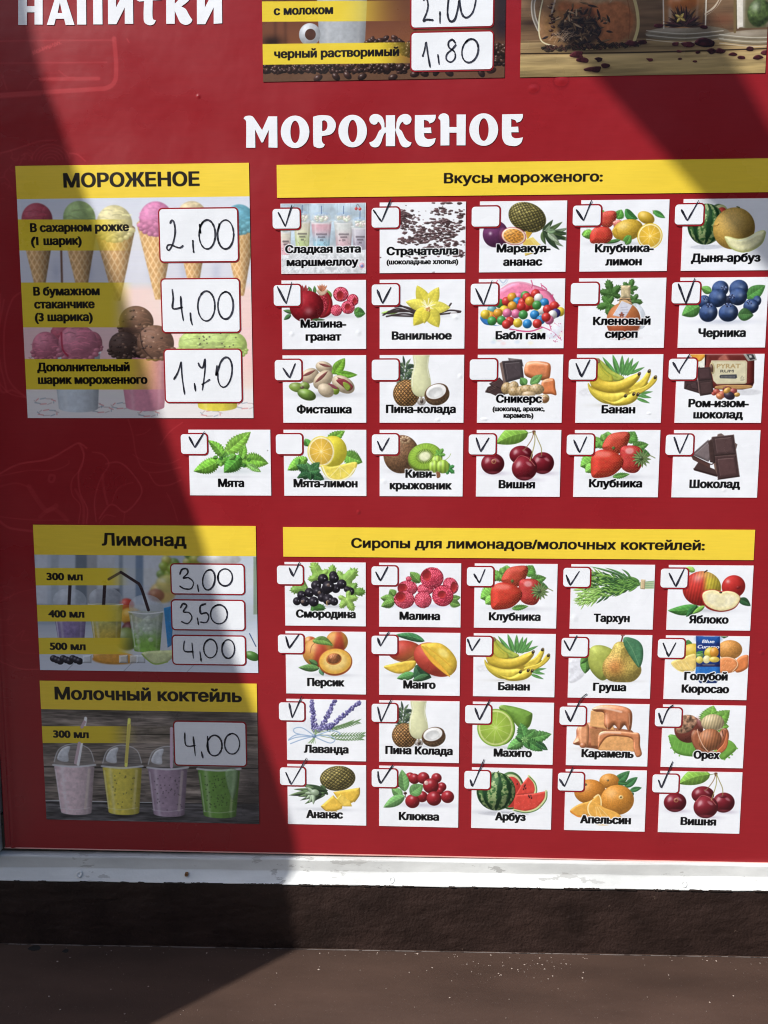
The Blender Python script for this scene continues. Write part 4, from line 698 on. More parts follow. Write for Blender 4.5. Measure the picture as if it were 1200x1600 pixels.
def p_pine_slices(p):
    p.sh(300, 280, 200, 14, .3)
    p.pineapple(366, 98, 104, 72, rot=-8, col=(136, 124, 66), cell=3.6)
    for i, (a, L) in enumerate(((200, 170), (190, 190), (178, 190), (166, 190), (156, 180), (144, 150), (132, 120), (215, 130), (230, 90), (240, 60), (120, 90), (172, 130), (186, 130), (150, 120), (205, 100))):
        t = math.radians(a); b = (310-(i % 4)*16, 170+(i % 3)*12); p.leaf(b, (b[0]+math.cos(t)*L, b[1]+math.sin(t)*L*.62), 22, ((40, 60, 38), (72, 98, 60), (30, 44, 34), (92, 116, 78))[i % 4], bend=5, vein=.25)
    for a in (150, 120, 95, 180, 215): t = math.radians(a); p.leaf((228, 185), (228+math.cos(t)*56, 185+math.sin(t)*66), 22, (158, 180, 150), vein=.2)
    p.ball(232, 180, 26, 18, (150, 172, 140), dk=.7)
    p.blob([(340, 178), (420, 164), (494, 152), (494, 190), (470, 230), (430, 250), (380, 240)], (236, 190, 60), sm=False, dk=.7, puff=.4); p.line([(494, 155), (492, 195), (465, 235)], 5, (140, 110, 40))
    p.blob([(356, 220), (385, 190), (440, 232), (450, 262), (400, 262)], (240, 200, 76), sm=False, dk=.7, puff=.3); p.blob([(268, 260), (340, 196), (396, 256), (390, 276), (350, 290), (300, 288)], (238, 190, 62), sm=False, dk=.7, puff=.4); p.line([(270, 264), (305, 290), (360, 290)], 4, (150, 110, 40))
def p_cranberry(p):
    p.sh(890, 255, 200, 18, .4, (150, 140, 170))
    for x, y, r in ((715, 125, 26), (790, 90, 28), (815, 100, 32), (868, 96, 36), (945, 96, 30), (975, 148, 28), (860, 205, 34), (965, 170, 22), (912, 142, 46), (930, 216, 44), (1010, 206, 38), (804, 232, 42)):
        p.ball(x, y, r, r*.96, (168, 26, 36), dk=.35, gl=.18, hl=(-.1, -.5), hs=.2, hi=.75, nz=.05); p.ball(x+r*.3, y+r*.3, r*.12, r*.12, (110, 10, 20), dk=.8, al=.7)
    p.ball(885, 124, 13, 13, (226, 180, 170), dk=.8); p.line([(760, 180), (765, 210)], 4, (90, 60, 40)); p.ball(762, 185, 10, 8, (60, 34, 26), dk=.7)
    for b, t, w in (((760, 175), (742, 46), 66), ((745, 205), (682, 155), 56), ((760, 200), (634, 268), 62), ((790, 190), (866, 136), 76)): p.leaf(b, t, w, (106, 164, 90), dk=.65)
def p_watermelon(p):
    p.sh(230, 298, 200, 18, .45, (130, 135, 150)); p.ball(250, 306, 140, 12, (180, 182, 192), dk=1, gl=0, hi=0, al=.7, soft=2)
    p.ball(290, 170, 82, 110, (70, 116, 56), dk=.5); p.ball(292, 172, 72, 98, (200, 206, 150), dk=.85, hi=0); p.ball(294, 178, 62, 90, (208, 52, 44), dk=.8, hi=0)
    def wedge(pts, rind):
        p.blob(pts, (216, 60, 48), sm=False, dk=.75, puff=.25); p.line(rind, 13, (206, 214, 150)); p.line([(x+5, y+5) for x, y in rind], 5, (60, 106, 54))
    wedge([(355, 135), (398, 84), (440, 140), (432, 186), (320, 196)], [(398, 84), (430, 120), (440, 160), (434, 186)])
    p.melonw(206, 174, 114, 112); p.line([(215, 64), (222, 56)], 5, (80, 90, 40))
    wedge([(312, 220), (320, 196), (420, 188), (500, 172), (492, 220), (440, 276), (360, 294), (310, 276)], [(500, 172), (494, 220), (446, 274), (380, 294), (310, 282)])
    for x, y in ((372, 146), (380, 156), (368, 160), (376, 138), (402, 208), (410, 200), (398, 200), (414, 212), (330, 130)): p.ball(x, y, 4, 6, (60, 14, 14), dk=.8)
    for q in p.scatter(20, 320, 200, 470, 280): p.ball(q[0], q[1], 3, 3, (232, 110, 96), dk=1, gl=0, hi=0, al=.5)
def p_orange(p):
    p.sh(850, 315, 200, 14, .25)
    kw = dict(dk=.55, gl=.2, hi=.3, hs=.35, nz=.05, narr=N_FINE)
    p.leaf((888, 132), (990, 54), 60, (62, 128, 70), bend=6); p.leaf((960, 150), (1036, 90), 44, (56, 120, 66)); p.leaf((990, 170), (1060, 152), 30, (60, 124, 66)); p.leaf((1000, 180), (1010, 200), 20, (50, 100, 56))
    p.ball(870, 114, 58, 44, (226, 142, 48), **kw); p.ball(862, 110, 7, 6, (110, 90, 50), dk=.8)
    p.ball(756, 176, 92, 72, (228, 138, 44), **kw); p.ball(728, 134, 12, 8, (110, 96, 60), dk=.8)
    p.leaf((920, 120), (980, 130), 30, (50, 110, 56)); p.ball(916, 224, 98, 88, (232, 146, 46), **kw); p.ball(938, 208, 14, 12, (240, 200, 120), dk=.9); p.ball(938, 208, 5, 5, (70, 60, 30), dk=.8)
    p.blob([(640, 286), (690, 250), (760, 228), (800, 196), (822, 220), (822, 250), (780, 300), (700, 322), (660, 310)], (236, 164, 60), dk=.7, puff=.3); p.line([(780, 210), (806, 194), (820, 220), (822, 255)], 7, (250, 226, 160)); p.line([(644, 290), (690, 322), (760, 316)], 7, (226, 130, 40))
    p.blob([(745, 260), (770, 226), (840, 268), (910, 296), (940, 330), (880, 350), (790, 340), (750, 300)], (238, 170, 66), dk=.75, puff=.25); p.line([(765, 228), (745, 262), (752, 305), (790, 342)], 7, (250, 226, 160))
    for x in (800, 830, 870): p.line([(790+(x-800)*.3, 265), (x, 330)], 4, (250, 216, 140), al=.7)
    p.ball(830, 368, 40, 6, (236, 180, 90), dk=.9, al=.7)

# ---------------------------------------------------------------- the pictures inside the big panels (photo pixel coordinates)
def band(p, x0, x1, y0, y1, f0, f1, slope=0.):
    x, y = p.inv(np.arange(p.W)[None]+.5, np.arange(p.H)[:, None]+.5)
    m = sstep(-np.abs(y-(y0+y1)/2-(x-x0)*slope)*p.ky+(y1-y0)/2*p.ky, -.5, .5)*(x > x0-1)*(1-sstep(x, f0, f1)*(.97))
    p.blend((slice(0, p.H), slice(0, p.W)), m*.97, C(232, 205, 56))
def vgrad(p, stops):
    y = (np.arange(p.H)+.5)/p.ky+p.box[1]; ys = [s[0] for s in stops]; cs = np.array([s[1] for s in stops])/255.
    for k in range(3): p.a[:, :, k] = np.interp(y, ys, cs[:, k])[:, None]
def cone(p, x, top, bot, w, col, ball):
    def fn(b, X, Y, dn):
        u = (X-x)/w; v = (Y-top)/w; a = np.abs((((u+v*.55)*3.4) % 1)-.5)*2; c = np.abs((((u-v*.55)*3.4) % 1)-.5)*2; e = sstep(np.maximum(a, c), .6, .9)[..., None]
        o = C(206, 158, 100)*(1-e)+C(238, 202, 150)*e; return o*(1.06-.32*sstep(u, -.2, 1))[..., None]
    p.frust(x, top, bot, w, 5, (214, 168, 110), dk=.7, fn=lambda b, X, Y, u: fn(b, X, Y, u), hi=.0, te=.3, al=1)
    scoop(p, x, top-w*.25, w*.86, w*.9, ball)
    for i in range(7): p.ball(x-w*.8+i*w*.27, top+2+3*math.sin(i*2.1), w*.2, w*.14, ball, dk=.7, gl=.1, hi=.1)
def scoop(p, x, y, rx, ry, col, dk=.62):
    p.ball(x, y, rx, ry, col, dk=dk, gl=.12, hi=.12, hs=.5, nz=.09)
    for i in range(22):
        a = p.rs.uniform(0, TAU); r = p.rs.rand()**.5*.85; k = p.rs.uniform(.72, 1.2)
        q = (x+math.cos(a)*r*rx, y+math.sin(a)*r*ry); t = p.rs.uniform(-.3, .3); L = rx*.26
        p.line([(q[0]-L, q[1]+t*4), (q[0], q[1]-rx*.06), (q[0]+L, q[1]+t*5)], rx*.055, np.clip(C(*col)*k, 0, 1), al=.6, soft=.6)
    for i in range(9):
        a = math.pi*i/8; p.ball(x+math.cos(a)*rx*.95, y+math.sin(a)*ry*.55+ry*.35, rx*.17, ry*.13, np.array(col)*.96, dk=dk, gl=.1, hi=.2)
def p_icecream(p):
    vgrad(p, [(308, (214, 220, 232)), (360, (222, 224, 234)), (440, (214, 216, 226)), (452, (238, 208, 207)), (560, (240, 198, 198)), (600, (236, 214, 208)), (612, (232, 228, 226)), (655, (230, 226, 226))])
    x = (np.arange(p.W)[None]+.5)/p.kx+p.box[0]; y = (np.arange(p.H)[:, None]+.5)/p.ky+p.box[1]
    f = (sstep(y, 425, 470)*sstep(y, 620, 560)*np.exp(-((x-290)/70)**2)); p.blend((slice(0, p.H), slice(0, p.W)), f*.5, C(248, 234, 224))
    for xx in (80, 130, 180, 230, 280, 330): p.sh(xx+8, 425, 10, 26, .3, (150, 160, 190))
    cone(p, 58, 350, 462, 28, 0, (180, 70, 86)); cone(p, 124, 348, 466, 29, 0, (164, 194, 120)); cone(p, 179, 358, 470, 32, 0, (228, 218, 160)); cone(p, 244, 350, 468, 30, 0, (220, 132, 180)); cone(p, 300, 346, 460, 27, 0, (222, 204, 160)); cone(p, 374, 350, 462, 26, 0, (100, 172, 194))
    p.line([(95, 360), (97, 442)], 3.2, (112, 80, 66))
    p.blur(2)
    def cup(cx, top, bot, w0, w1, col): p.frust(cx, top, bot+3, w0, w1, col, dk=.68, hi=.18, e=.22, te=.1); p.line([(cx-w0, top), (cx, top+4), (cx+w0, top)], 2.2, np.clip(C(*col)*1.08, 0, 1), al=.8)
    scoop(p, 95, 521, 16, 14, (196, 90, 110)); scoop(p, 146, 536, 14, 18, (196, 110, 128))
    for xx, yy in ((70, 627), (62, 560), (160, 640), (190, 634), (232, 646), (330, 646), (75, 645), (145, 634), (385, 634)):
        for i in range(9): a = i*TAU/9; p.line([(xx+math.cos(a)*14, yy+math.sin(a)*4), (xx+math.cos(a+.6)*17, yy+math.sin(a+.6)*5)], 1.6, ((196, 90, 90), (110, 130, 150), (170, 150, 150))[(i+xx) % 3], al=.55)
    cup(119, 550, 638, 38, 31, (206, 216, 224)); p.line([(81, 551), (119, 556), (157, 551)], 2.5, (232, 236, 240)); cup(224, 550, 636, 40, 30, (222, 142, 164)); cup(338, 550, 636, 40, 30, (226, 210, 66))
    scoop(p, 72, 542, 22, 24, (216, 120, 142)); scoop(p, 122, 537, 31, 30, (222, 128, 150)); p.line([(96, 520), (98, 545), (106, 556)], 3, (176, 40, 66), al=.8)
    scoop(p, 213, 503, 27, 25, (112, 78, 62), .5); scoop(p, 194, 540, 24, 22, (86, 62, 54), .5); p.ball(222, 550, 16, 10, (40, 26, 24), dk=.8); scoop(p, 243, 536, 29, 28, (120, 84, 66), .5); p.line([(219, 520), (224, 545), (240, 562)], 2, (50, 34, 28), al=.8)
    for i in range(46): a = p.rs.uniform(0, TAU); r = p.rs.rand()**.5; c = ((213, 503), (243, 536), (194, 540))[i % 3]; p.ball(c[0]+math.cos(a)*r*22, c[1]+math.sin(a)*r*20, 2.2, 1.6, ((44, 28, 24), (160, 120, 96))[i % 2], dk=.8, al=.8)
    scoop(p, 305, 538, 26, 22, (190, 216, 120)); scoop(p, 340, 530, 30, 22, (196, 222, 130)); scoop(p, 368, 540, 18, 20, (184, 212, 112))
    for q in p.scatter(16, 310, 520, 370, 545): p.ball(q[0], q[1], 1.2, 1., (60, 60, 40), dk=1)
    p.a = p.a*.93+C(238, 226, 226)*.07; p.blur(1)
    band(p, 20, 0, 343, 391.5, 128, 212); band(p, 20, 0, 441.5, 511.5, 168, 212); band(p, 20, 0, 561, 608.5, 190, 262)
    for t, L, R, B, c in (('В сахарном рожке', 47.3, 202, 362, 14), ('(1 шарик)', 48.7, 128, 383, 14), ('В бумажном', 52.3, 156, 461.7, 14), ('стаканчике', 53.7, 148.3, 482, 14), ('(3 шарика)', 54.7, 145.3, 502, 14), ('Дополнительный', 58.3, 203, 580.3, 14), ('шарик мороженного', 59.7, 230.7, 600, 14)): p.text(t, L, R, B, c, (20, 16, 14), .95)
    p.line([(51.6, 375.5), (54.5, 371)], 2.6, (20, 16, 14))
def p_lemonade(p):
    vgrad(p, [(866, (186, 196, 208)), (915, (196, 204, 214)), (960, (170, 182, 196)), (1000, (206, 212, 222)), (1050, (212, 218, 230))])
    for x0, x1, c, a in ((56, 74, (214, 218, 226), .8), (80, 92, (160, 170, 180), .8), (118, 136, (84, 96, 108), .9), (136, 152, (150, 150, 150), .8), (152, 180, (196, 200, 204), .8), (186, 192, (120, 134, 150), .9), (212, 224, (96, 120, 150), .9), (224, 262, (214, 218, 224), .8)): p.quad([(x0, 860), (x1, 860), (x1, 944), (x0, 944)], c, flat=True, al=a*.8, soft=3)
    p.quad([(54, 944), (200, 944), (200, 976), (54, 976)], (150, 166, 184), flat=True, al=.6, soft=4); p.quad([(150, 920), (186, 920), (190, 946), (150, 946)], (50, 52, 60), flat=True, al=.7, soft=5)
    for i in range(60): a = p.rs.uniform(0, TAU); r = p.rs.rand()**.5; p.ball(300+math.cos(a)*r*54, 890+math.sin(a)*r*26, 8, 7, ((150, 178, 60), (180, 200, 80), (110, 150, 50), (206, 200, 90))[i % 4], dk=.6, al=.8, soft=2)
    p.ball(342, 874, 34, 10, (196, 196, 196), dk=.8); p.ball(254, 926, 20, 16, (226, 186, 90), dk=.8, soft=6, al=.8); p.ball(262, 912, 18, 14, (210, 200, 120), dk=.8, soft=6, al=.8)
    p.ball(198, 945, 12, 10, (216, 70, 56), dk=.7, soft=2); p.ball(205, 963, 18, 14, (226, 160, 60), dk=.7, soft=2); p.ball(204, 985, 14, 14, (90, 30, 36), dk=.7); p.ball(198, 998, 20, 18, (130, 150, 80), dk=.6); p.ball(244, 930, 13, 10, (130, 56, 60), dk=.7, al=.6, soft=3)
    p.ball(180, 1030, 36, 8, (226, 150, 50), dk=.7); p.blur(9)
    p.quad([(396, 870), (404, 870), (404, 960), (396, 960)], (90, 110, 80), flat=True, al=.6, soft=3); p.quad([(256, 950), (272, 946), (268, 1008), (262, 1012)], (40, 130, 200), al=.9)
    def cup(cx, top, bot, w0, w1, c1, c2, al=.9):
        def fn(b, X, Y, dn): k = sstep(Y, top+(bot-top)*.3, bot-8)[..., None]; return C(*c1)*(1-k)+C(*c2)*k
        p.frust(cx, top, bot, w0, w1, c1, fn=fn, al=al, dk=.72, nz=.05)
        p.ball(cx, top-8, w0*.98, 19, (206, 214, 224), dk=.8, gl=.1, hi=.4, al=.62); p.line([(cx-w0, top), (cx, top+3), (cx+w0, top)], 2, (232, 236, 242), al=.85); p.line([(cx-w0+4, top+6), (cx-w1+3, bot-8)], 2.2, (240, 244, 250), al=.5)
    p.sh(109, 1010, 26, 8, .3); cup(109, 946, 1006, 27, 20, (150, 130, 176), (130, 112, 160)); cup(165, 944, 1006, 27, 20, (190, 190, 110), (206, 176, 60)); cup(228, 956, 1018, 27, 20, (176, 190, 170), (128, 186, 70), .92)
    for i in range(20): q = p.scatter(1, 210, 960, 246, 1012)[0]; p.ball(q[0], q[1], 4, 3.5, (226, 236, 224), dk=.8, al=.35, soft=1)
    p.line([(110, 905), (108, 944)], 5, (52, 40, 44)); p.line([(164, 910), (162, 945)], 5, (52, 40, 44))
    p.blob([(146, 1022), (180, 1018), (214, 1026), (200, 1036), (160, 1036)], (222, 160, 66), dk=.8, al=.85, soft=2)
    for i in range(9): p.ball(84+i*5, 1029+(i % 3)*2, 6, 5.5, (36, 34, 48), dk=.5)
    for x0 in (136, 193, 210, 220): p.quad([(x0-7, 1024), (x0+7, 1023), (x0+7, 1036), (x0-7, 1036)], (214, 220, 226), dk=.6, puff=.5, al=.85)
    p.blob([(222, 1020), (262, 1016), (276, 1018), (262, 1034), (240, 1038)], (206, 216, 160), dk=.8); p.line([(222, 1022), (240, 1037), (262, 1034)], 2, (150, 180, 90)); p.ball(394, 1025, 12, 7, (70, 120, 50), rot=20, dk=.6); p.line([(390, 990), (400, 1010)], 1.5, (60, 80, 120))
    for x0 in (100, 190, 290): p.line([(x0+16, 1036), (x0, 1052)], 1.2, (160, 166, 176), al=.7)
    band(p, 50, 0, 887.5, 914.5, 165, 205); band(p, 50, 0, 945, 971, 160, 215); band(p, 50, 0, 996.5, 1022, 180, 212)
    p.line([(170, 905), (189, 894)], 4., (70, 56, 50), al=.75); p.line([(189, 894), (217, 912)], 4.4, (56, 42, 46)); p.line([(217, 912), (222, 922), (232, 953)], 4.6, (56, 42, 46))
    for t, L, R, B in (('300 мл', 73, 129.7, 906.7), ('400 мл', 75.7, 132, 965), ('500 мл', 78, 134, 1015.7)): p.text(t, L, R, B, 12.2, (20, 16, 14), .95)
def wood(p, base, y0, y1, lines, amp=.16):
    sl = (slice(0, p.H), slice(0, p.W)); y = (np.arange(p.H)[:, None]+.5)/p.ky+p.box[1]; jj = (np.arange(p.H)*3) % 1024; ii = (np.arange(p.W)//4+7) % 1024
    n = N_MID[np.ix_(jj, ii)]*.6+N_BIG[np.ix_((np.arange(p.H)*2) % 1024, (np.arange(p.W)//3) % 1024)]*.7
    m = sstep(y, y0-.5, y0+.5)*sstep(-y, -y1-.5, -y1+.5)*np.ones((1, p.W)); p.blend(sl, m, C(*base)*(1+amp*n)[..., None])
    for ly in lines: p.line([(p.box[0], ly), (p.box[2], ly+2.5)], 1.8, C(*base)*.3, al=.9)
def p_milkshake(p):
    wood(p, (116, 106, 98), 1100, 1253, (1146, 1198), .2); wood(p, (78, 76, 78), 1254, 1300, (1254,), .26); wood(p, (92, 84, 78), 1108, 1118, ())
    p.sh(330, 1130, 140, 30, .35, (30, 28, 30)); p.sh(395, 1230, 30, 60, .55, (30, 28, 30))
    def shake(cx, top, bot, w0, w1, col, st, sp=0):
        p.sh(cx+10, bot, 34, 7, .6, (20, 20, 22))
        p.ball(cx, top+2, w0*.98, 34, (150, 150, 152), dk=.9, gl=.1, hi=.0, al=.33); p.line([(cx-w0*.95, top-4), (cx-w0*.7, top-24), (cx, top-32), (cx+w0*.7, top-24), (cx+w0*.95, top-4)], 1.6, (206, 208, 210), al=.7)
        p.blob([(cx-w0*.8, top-8), (cx-w0*.6, top-24), (cx-w0*.2, top-28), (cx-w0*.28, top-16), (cx-w0*.3, top-4)], (214, 218, 224), dk=.9, al=.8)
        if st: p.line([(cx+6, top), (cx+st, top-72 if st > 10 else top-60)], 4.6, np.clip(C(*col)*1.08+.08, 0, 1))
        def fn(b, X, Y, dn):
            u = (X-cx)/w0; return b*(1.03-.2*np.abs(u)**3)[..., None]
        p.frust(cx, top+4, bot, w0*.96, w1, col, al=1, dk=.66, nz=.03, hi=.28, e=.2)
        for i in range(sp): q = p.scatter(1, cx-w1*.9, top+12, cx+w1*.9, bot-8)[0]; p.ball(q[0], q[1], 1.1, 1.1, np.array(col)*.45, dk=1, al=.7)
        p.line([(cx-w0, top+1), (cx, top+4), (cx+w0, top+1)], 3, (216, 218, 222), al=.75); p.line([(cx-w0+4, top+8), (cx-w1+3, bot-8)], 2, (240, 240, 244), al=.35); p.line([(cx+w0*.72, top+8), (cx+w1*.72, bot-8)], 4, (250, 240, 200), al=.22, soft=1); p.line([(cx-w1, bot-9), (cx, bot-6), (cx+w1, bot-9)], 1.2, (240, 240, 240), al=.35)
    shake(116, 1194, 1271, 33, 24, (226, 200, 204), 18); shake(191, 1196, 1271, 32, 24, (226, 208, 80), 11, 24); shake(262, 1198, 1274, 32, 24, (166, 142, 162), 6, 40); shake(342, 1200, 1276, 34, 25, (106, 152, 66), 0, 60)
    p.blob([(352, 1206), (372, 1206), (364, 1250)], (140, 170, 130), al=.7)
    p.a = np.clip((p.a*.92+p.a.mean(2, keepdims=True)*.08)*1.1, 0, 1); p.blur(1)
    band(p, 55, 0, 1134.5, 1161, 165, 220); p.line([(197, 1190), (202.5, 1133)], 4.6, (226, 210, 110)); p.line([(128, 1136), (132, 1128)], 4.6, (206, 180, 186)); p.line([(118, 1192), (124, 1161)], 4.6, (214, 190, 196))
    p.text('300 мл', 83.3, 139, 1153, 12.2, (20, 16, 14), .95)
def p_coffee(p):
    vgrad(p, [(-80, (70, 40, 30)), (30, (110, 66, 46)), (70, (128, 80, 54)), (95, (110, 72, 52)), (127, (100, 70, 52))])
    x = (np.arange(p.W)[None]+.5)/p.kx+p.box[0]; y = (np.arange(p.H)[:, None]+.5)/p.ky+p.box[1]
    for x0 in (430, 446, 560, 650): p.blend((slice(0, p.H), slice(0, p.W)), .25*np.exp(-((x-x0)/3)**2)*sstep(y, 110, 90), C(40, 20, 16))
    p.blend((slice(0, p.H), slice(0, p.W)), sstep(x, 748, 785)*.8*sstep(y, 100, 40), C(28, 26, 40)); p.sh(425, 66, 24, 14, .8, (20, 12, 12))
    p.frust(534, -60, 70, 42, 36, (178, 184, 190), dk=.72, hi=.2); p.ball(484, 54, 17, 18, (190, 194, 200), dk=.7); p.ball(485, 54, 8.5, 9, (84, 54, 44), dk=.9, gl=0, hi=0)
    p.quad([(408, 104), (800, 92), (800, 126), (408, 128)], (98, 70, 52), flat=True, al=.8, soft=6)
    rs = p.rs
    def bean(a, b, r):
        t = rs.uniform(-60, 60); k = rs.uniform(.7, 1.2); p.ball(a, b, r*1.25, r*.85, np.array((62, 38, 32))*k, rot=t, dk=.35, gl=.2, hi=.7, hs=.22)
    for i in range(150): f = rs.rand(); a = 570+f*75; bean(a, 68-14*math.sin(math.pi*min(f*1.15, 1))*rs.rand()+rs.uniform(0, 18), 4.2)
    for i in range(120): bean(rs.uniform(770, 800), rs.uniform(70, 100), 4)
    for i in range(240): bean(rs.uniform(408, 640), 103+rs.uniform(-2, 10), 3.6)
    for a, b in ((497, 122), (525, 120), (543, 118), (566, 120), (614, 121), (648, 116), (663, 115), (702, 114), (752, 114), (768, 110), (605, 107), (625, 105), (770, 80), (682, 112)): bean(a, b, 6)
    band(p, 400, 0, 2.3, 34.3, 520, 640, -.006); band(p, 400, 0, 69, 101.5, 585, 660, -.012)
    p.text('с молоком', 427.7, 520.7, 23, 14.2, (20, 16, 14), .95); p.text('черный растворимый', 428.3, 623.8, 89.5, 14.2, (20, 16, 14), .95)
def p_tea(p):
    vgrad(p, [(-90, (120, 96, 74)), (20, (112, 88, 66)), (58, (100, 78, 58)), (62, (150, 128, 92)), (82, (150, 126, 88)), (84, (176, 152, 106)), (122, (150, 130, 86))])
    sl = (slice(0, p.H), slice(0, p.W)); n = N_BIG[np.ix_((np.arange(p.H)*3) % 1024, (np.arange(p.W)//5) % 1024)]; p.a *= (1+.09*n)[..., None]
    p.sh(830, 36, 30, 8, .7, (40, 28, 26)); p.sh(1130, 30, 30, 14, .4, (120, 60, 40))
    p.line([(812, 84), (1000, 82), (1200, 76)], 2, (50, 38, 26)); p.line([(812, 66), (1200, 60)], 1.5, (80, 62, 42), al=.8); p.line([(812, 77), (1200, 70)], 1.2, (96, 76, 50), al=.6)
    p.line([(848, -20), (834, 0), (834, 25), (842, 46)], 7, (190, 186, 178), al=.8); p.line([(848, -20), (834, 0), (834, 25), (842, 46)], 3, (70, 60, 50), al=.6)
    rs = p.rs
    p.sh(920, 74, 90, 10, .6, (30, 22, 18))
    body = [(862, -60), (970, -60), (990, -10), (998, 30), (994, 60), (975, 70), (900, 74), (858, 72), (844, 62), (843, 36), (850, 0)]
    p.blob(body, (150, 110, 74), dk=.8, puff=.2, gl=.1, nz=.08, al=.75)
    for cx, cy, rx, ry, c, a in ((955, 34, 36, 34, (168, 100, 62), .75), (900, 16, 30, 24, (176, 96, 56), .6), (875, 40, 26, 24, (150, 112, 70), .6), (925, -10, 60, 16, (196, 176, 140), .5), (906, 50, 34, 22, (44, 34, 34), .75), (912, 30, 20, 18, (70, 44, 36), .6)): p.ball(cx, cy, rx, ry, c, dk=.85, gl=0, hi=0, al=a, soft=9, nz=.15)
    for i in range(170):
        a = rs.uniform(0, TAU); g = rs.randn(2); q = (902+g[0]*22, 44+g[1]*15)
        if q[0] < 850 or q[1] > 70: continue
        L = rs.uniform(6, 20); p.leaf(q, (q[0]+math.cos(a)*L, min(q[1]+math.sin(a)*L, 72)), 3.4, ((38, 28, 30), (66, 48, 40), (110, 82, 60), (170, 140, 110))[rs.choice(4, p=[.5, .3, .14, .06])], vein=.2, nz=.02)
    for i in range(9): p.ball(864-(i % 2)*3, 6+i*6, 4, 2.2, (70, 42, 30), rot=rs.uniform(-30, 30), dk=.7)
    for i in range(30): a = rs.uniform(0, 1); p.line([(856+a*34, 56+rs.uniform(-8, 12)), (862+a*40, 52+rs.uniform(-8, 12))], 1.2, (190, 160, 130), al=.5)
    p.line([(858, -30), (848, 0), (842, 35), (846, 64), (870, 73)], 2.2, (222, 214, 176), al=.9); p.line([(982, -30), (994, 10), (997, 40), (991, 64)], 5, (206, 196, 140), al=.75); p.line([(975, -20), (984, 20), (982, 60)], 1.6, (120, 70, 44), al=.7); p.line([(860, 74), (920, 77), (985, 71)], 1.6, (200, 170, 110), al=.7)
    p.line([(870, -10), (862, 20)], 3, (240, 236, 220), al=.5, soft=1)
    for (cx, w, c) in ((1070, 34, (170, 118, 74)), (1184, 32, (96, 98, 70))):
        p.ball(cx+4, 52 if cx < 1100 else 58, 66, 12, (150, 146, 130), dk=.7, hi=.3, al=.6); p.frust(cx, -60, 42, w, w-3, c, dk=.8, hi=.5, al=.7)
        for k_ in range(5): p.line([(cx-60, 48+k_*3.4+(cx > 1100)*6), (cx, 53+k_*3.4+(cx > 1100)*6), (cx+60, 48+k_*3+(cx > 1100)*6)], 1.3, ((232, 228, 214), (90, 80, 66))[k_ % 2], al=.55)
        p.line([(cx-w, -20), (cx-w+1, 44)], 2.2, (226, 220, 206), al=.9); p.line([(cx+w, -20), (cx+w-2, 44)], 2.2, (226, 220, 206), al=.9)
    p.ball(1066, 4, 24, 12, (196, 110, 56), dk=.8, soft=6, al=.7)
    for i in range(80): a = -math.pi*rs.uniform(-.05, 1.05); L = rs.uniform(14, 34); p.leaf((1068+rs.randn()*4, 40), (1068+math.cos(a)*L, 40+math.sin(a)*L), 3.2, ((44, 30, 34), (84, 46, 50), (60, 40, 36))[i % 3], vein=.2)
    for a in range(0, 360, 90): p.leaf((1063, 28), (1063+math.cos(a/57.3+.6)*10, 28+math.sin(a/57.3+.6)*9), 5, (206, 176, 96))
    p.line([(1103, 22), (1118, 10), (1132, -12)], 5, (206, 194, 172), al=.8); p.line([(1104, 22), (1118, 12), (1130, -10)], 1.6, (90, 60, 44), al=.8); p.ball(1186, 20, 18, 22, (74, 92, 50), dk=.6, nz=.3, soft=3); p.quad([(1150, -60), (1161, -60), (1161, 42), (1152, 44)], (214, 208, 196), dk=.9); p.line([(1148, -60), (1148, 50)], 4, (110, 92, 60))
    for i in range(170):
        f = rs.rand(); a = 850+f*150; p.leaf((a, 76-8*f+rs.uniform(-4, 6)), (a+rs.uniform(-9, 9), 75-8*f+rs.uniform(-4, 6)), 4, ((28, 20, 22), (56, 30, 30), (44, 30, 26))[i % 3])
    def petal(x, y, r):
        pts = [(x+math.cos(t)*r*1.25*rs.uniform(.6, 1.2), y+math.sin(t)*r*.6*rs.uniform(.6, 1.2)) for t in np.linspace(0, TAU, 8)[:-1]]
        p.sh(x+1, y+r*.4, r*1.3, r*.4, .5, (60, 40, 30)); p.blob(pts, np.array((58, 24, 28))*rs.uniform(.8, 1.5), dk=.4, gl=.1, nz=.25)
    for a, b, r in ((902, 86, 9), (910, 94, 8), (936, 93, 6), (946, 103, 8), (930, 108, 10), (920, 109, 6), (1016, 93, 5), (1102, 66, 14), (1075, 70, 9), (1055, 69, 6), (1062, 92, 3), (1086, 96, 3), (1125, 80, 7), (1145, 85, 5), (1158, 90, 6), (1185, 90, 7), (1172, 76, 7), (985, 68, 8), (1005, 66, 7), (1195, 82, 7), (1030, 40, 6), (1100, 42, 6), (1112, 80, 7), (1090, 82, 4), (1060, 80, 4)): petal(a, b, r)
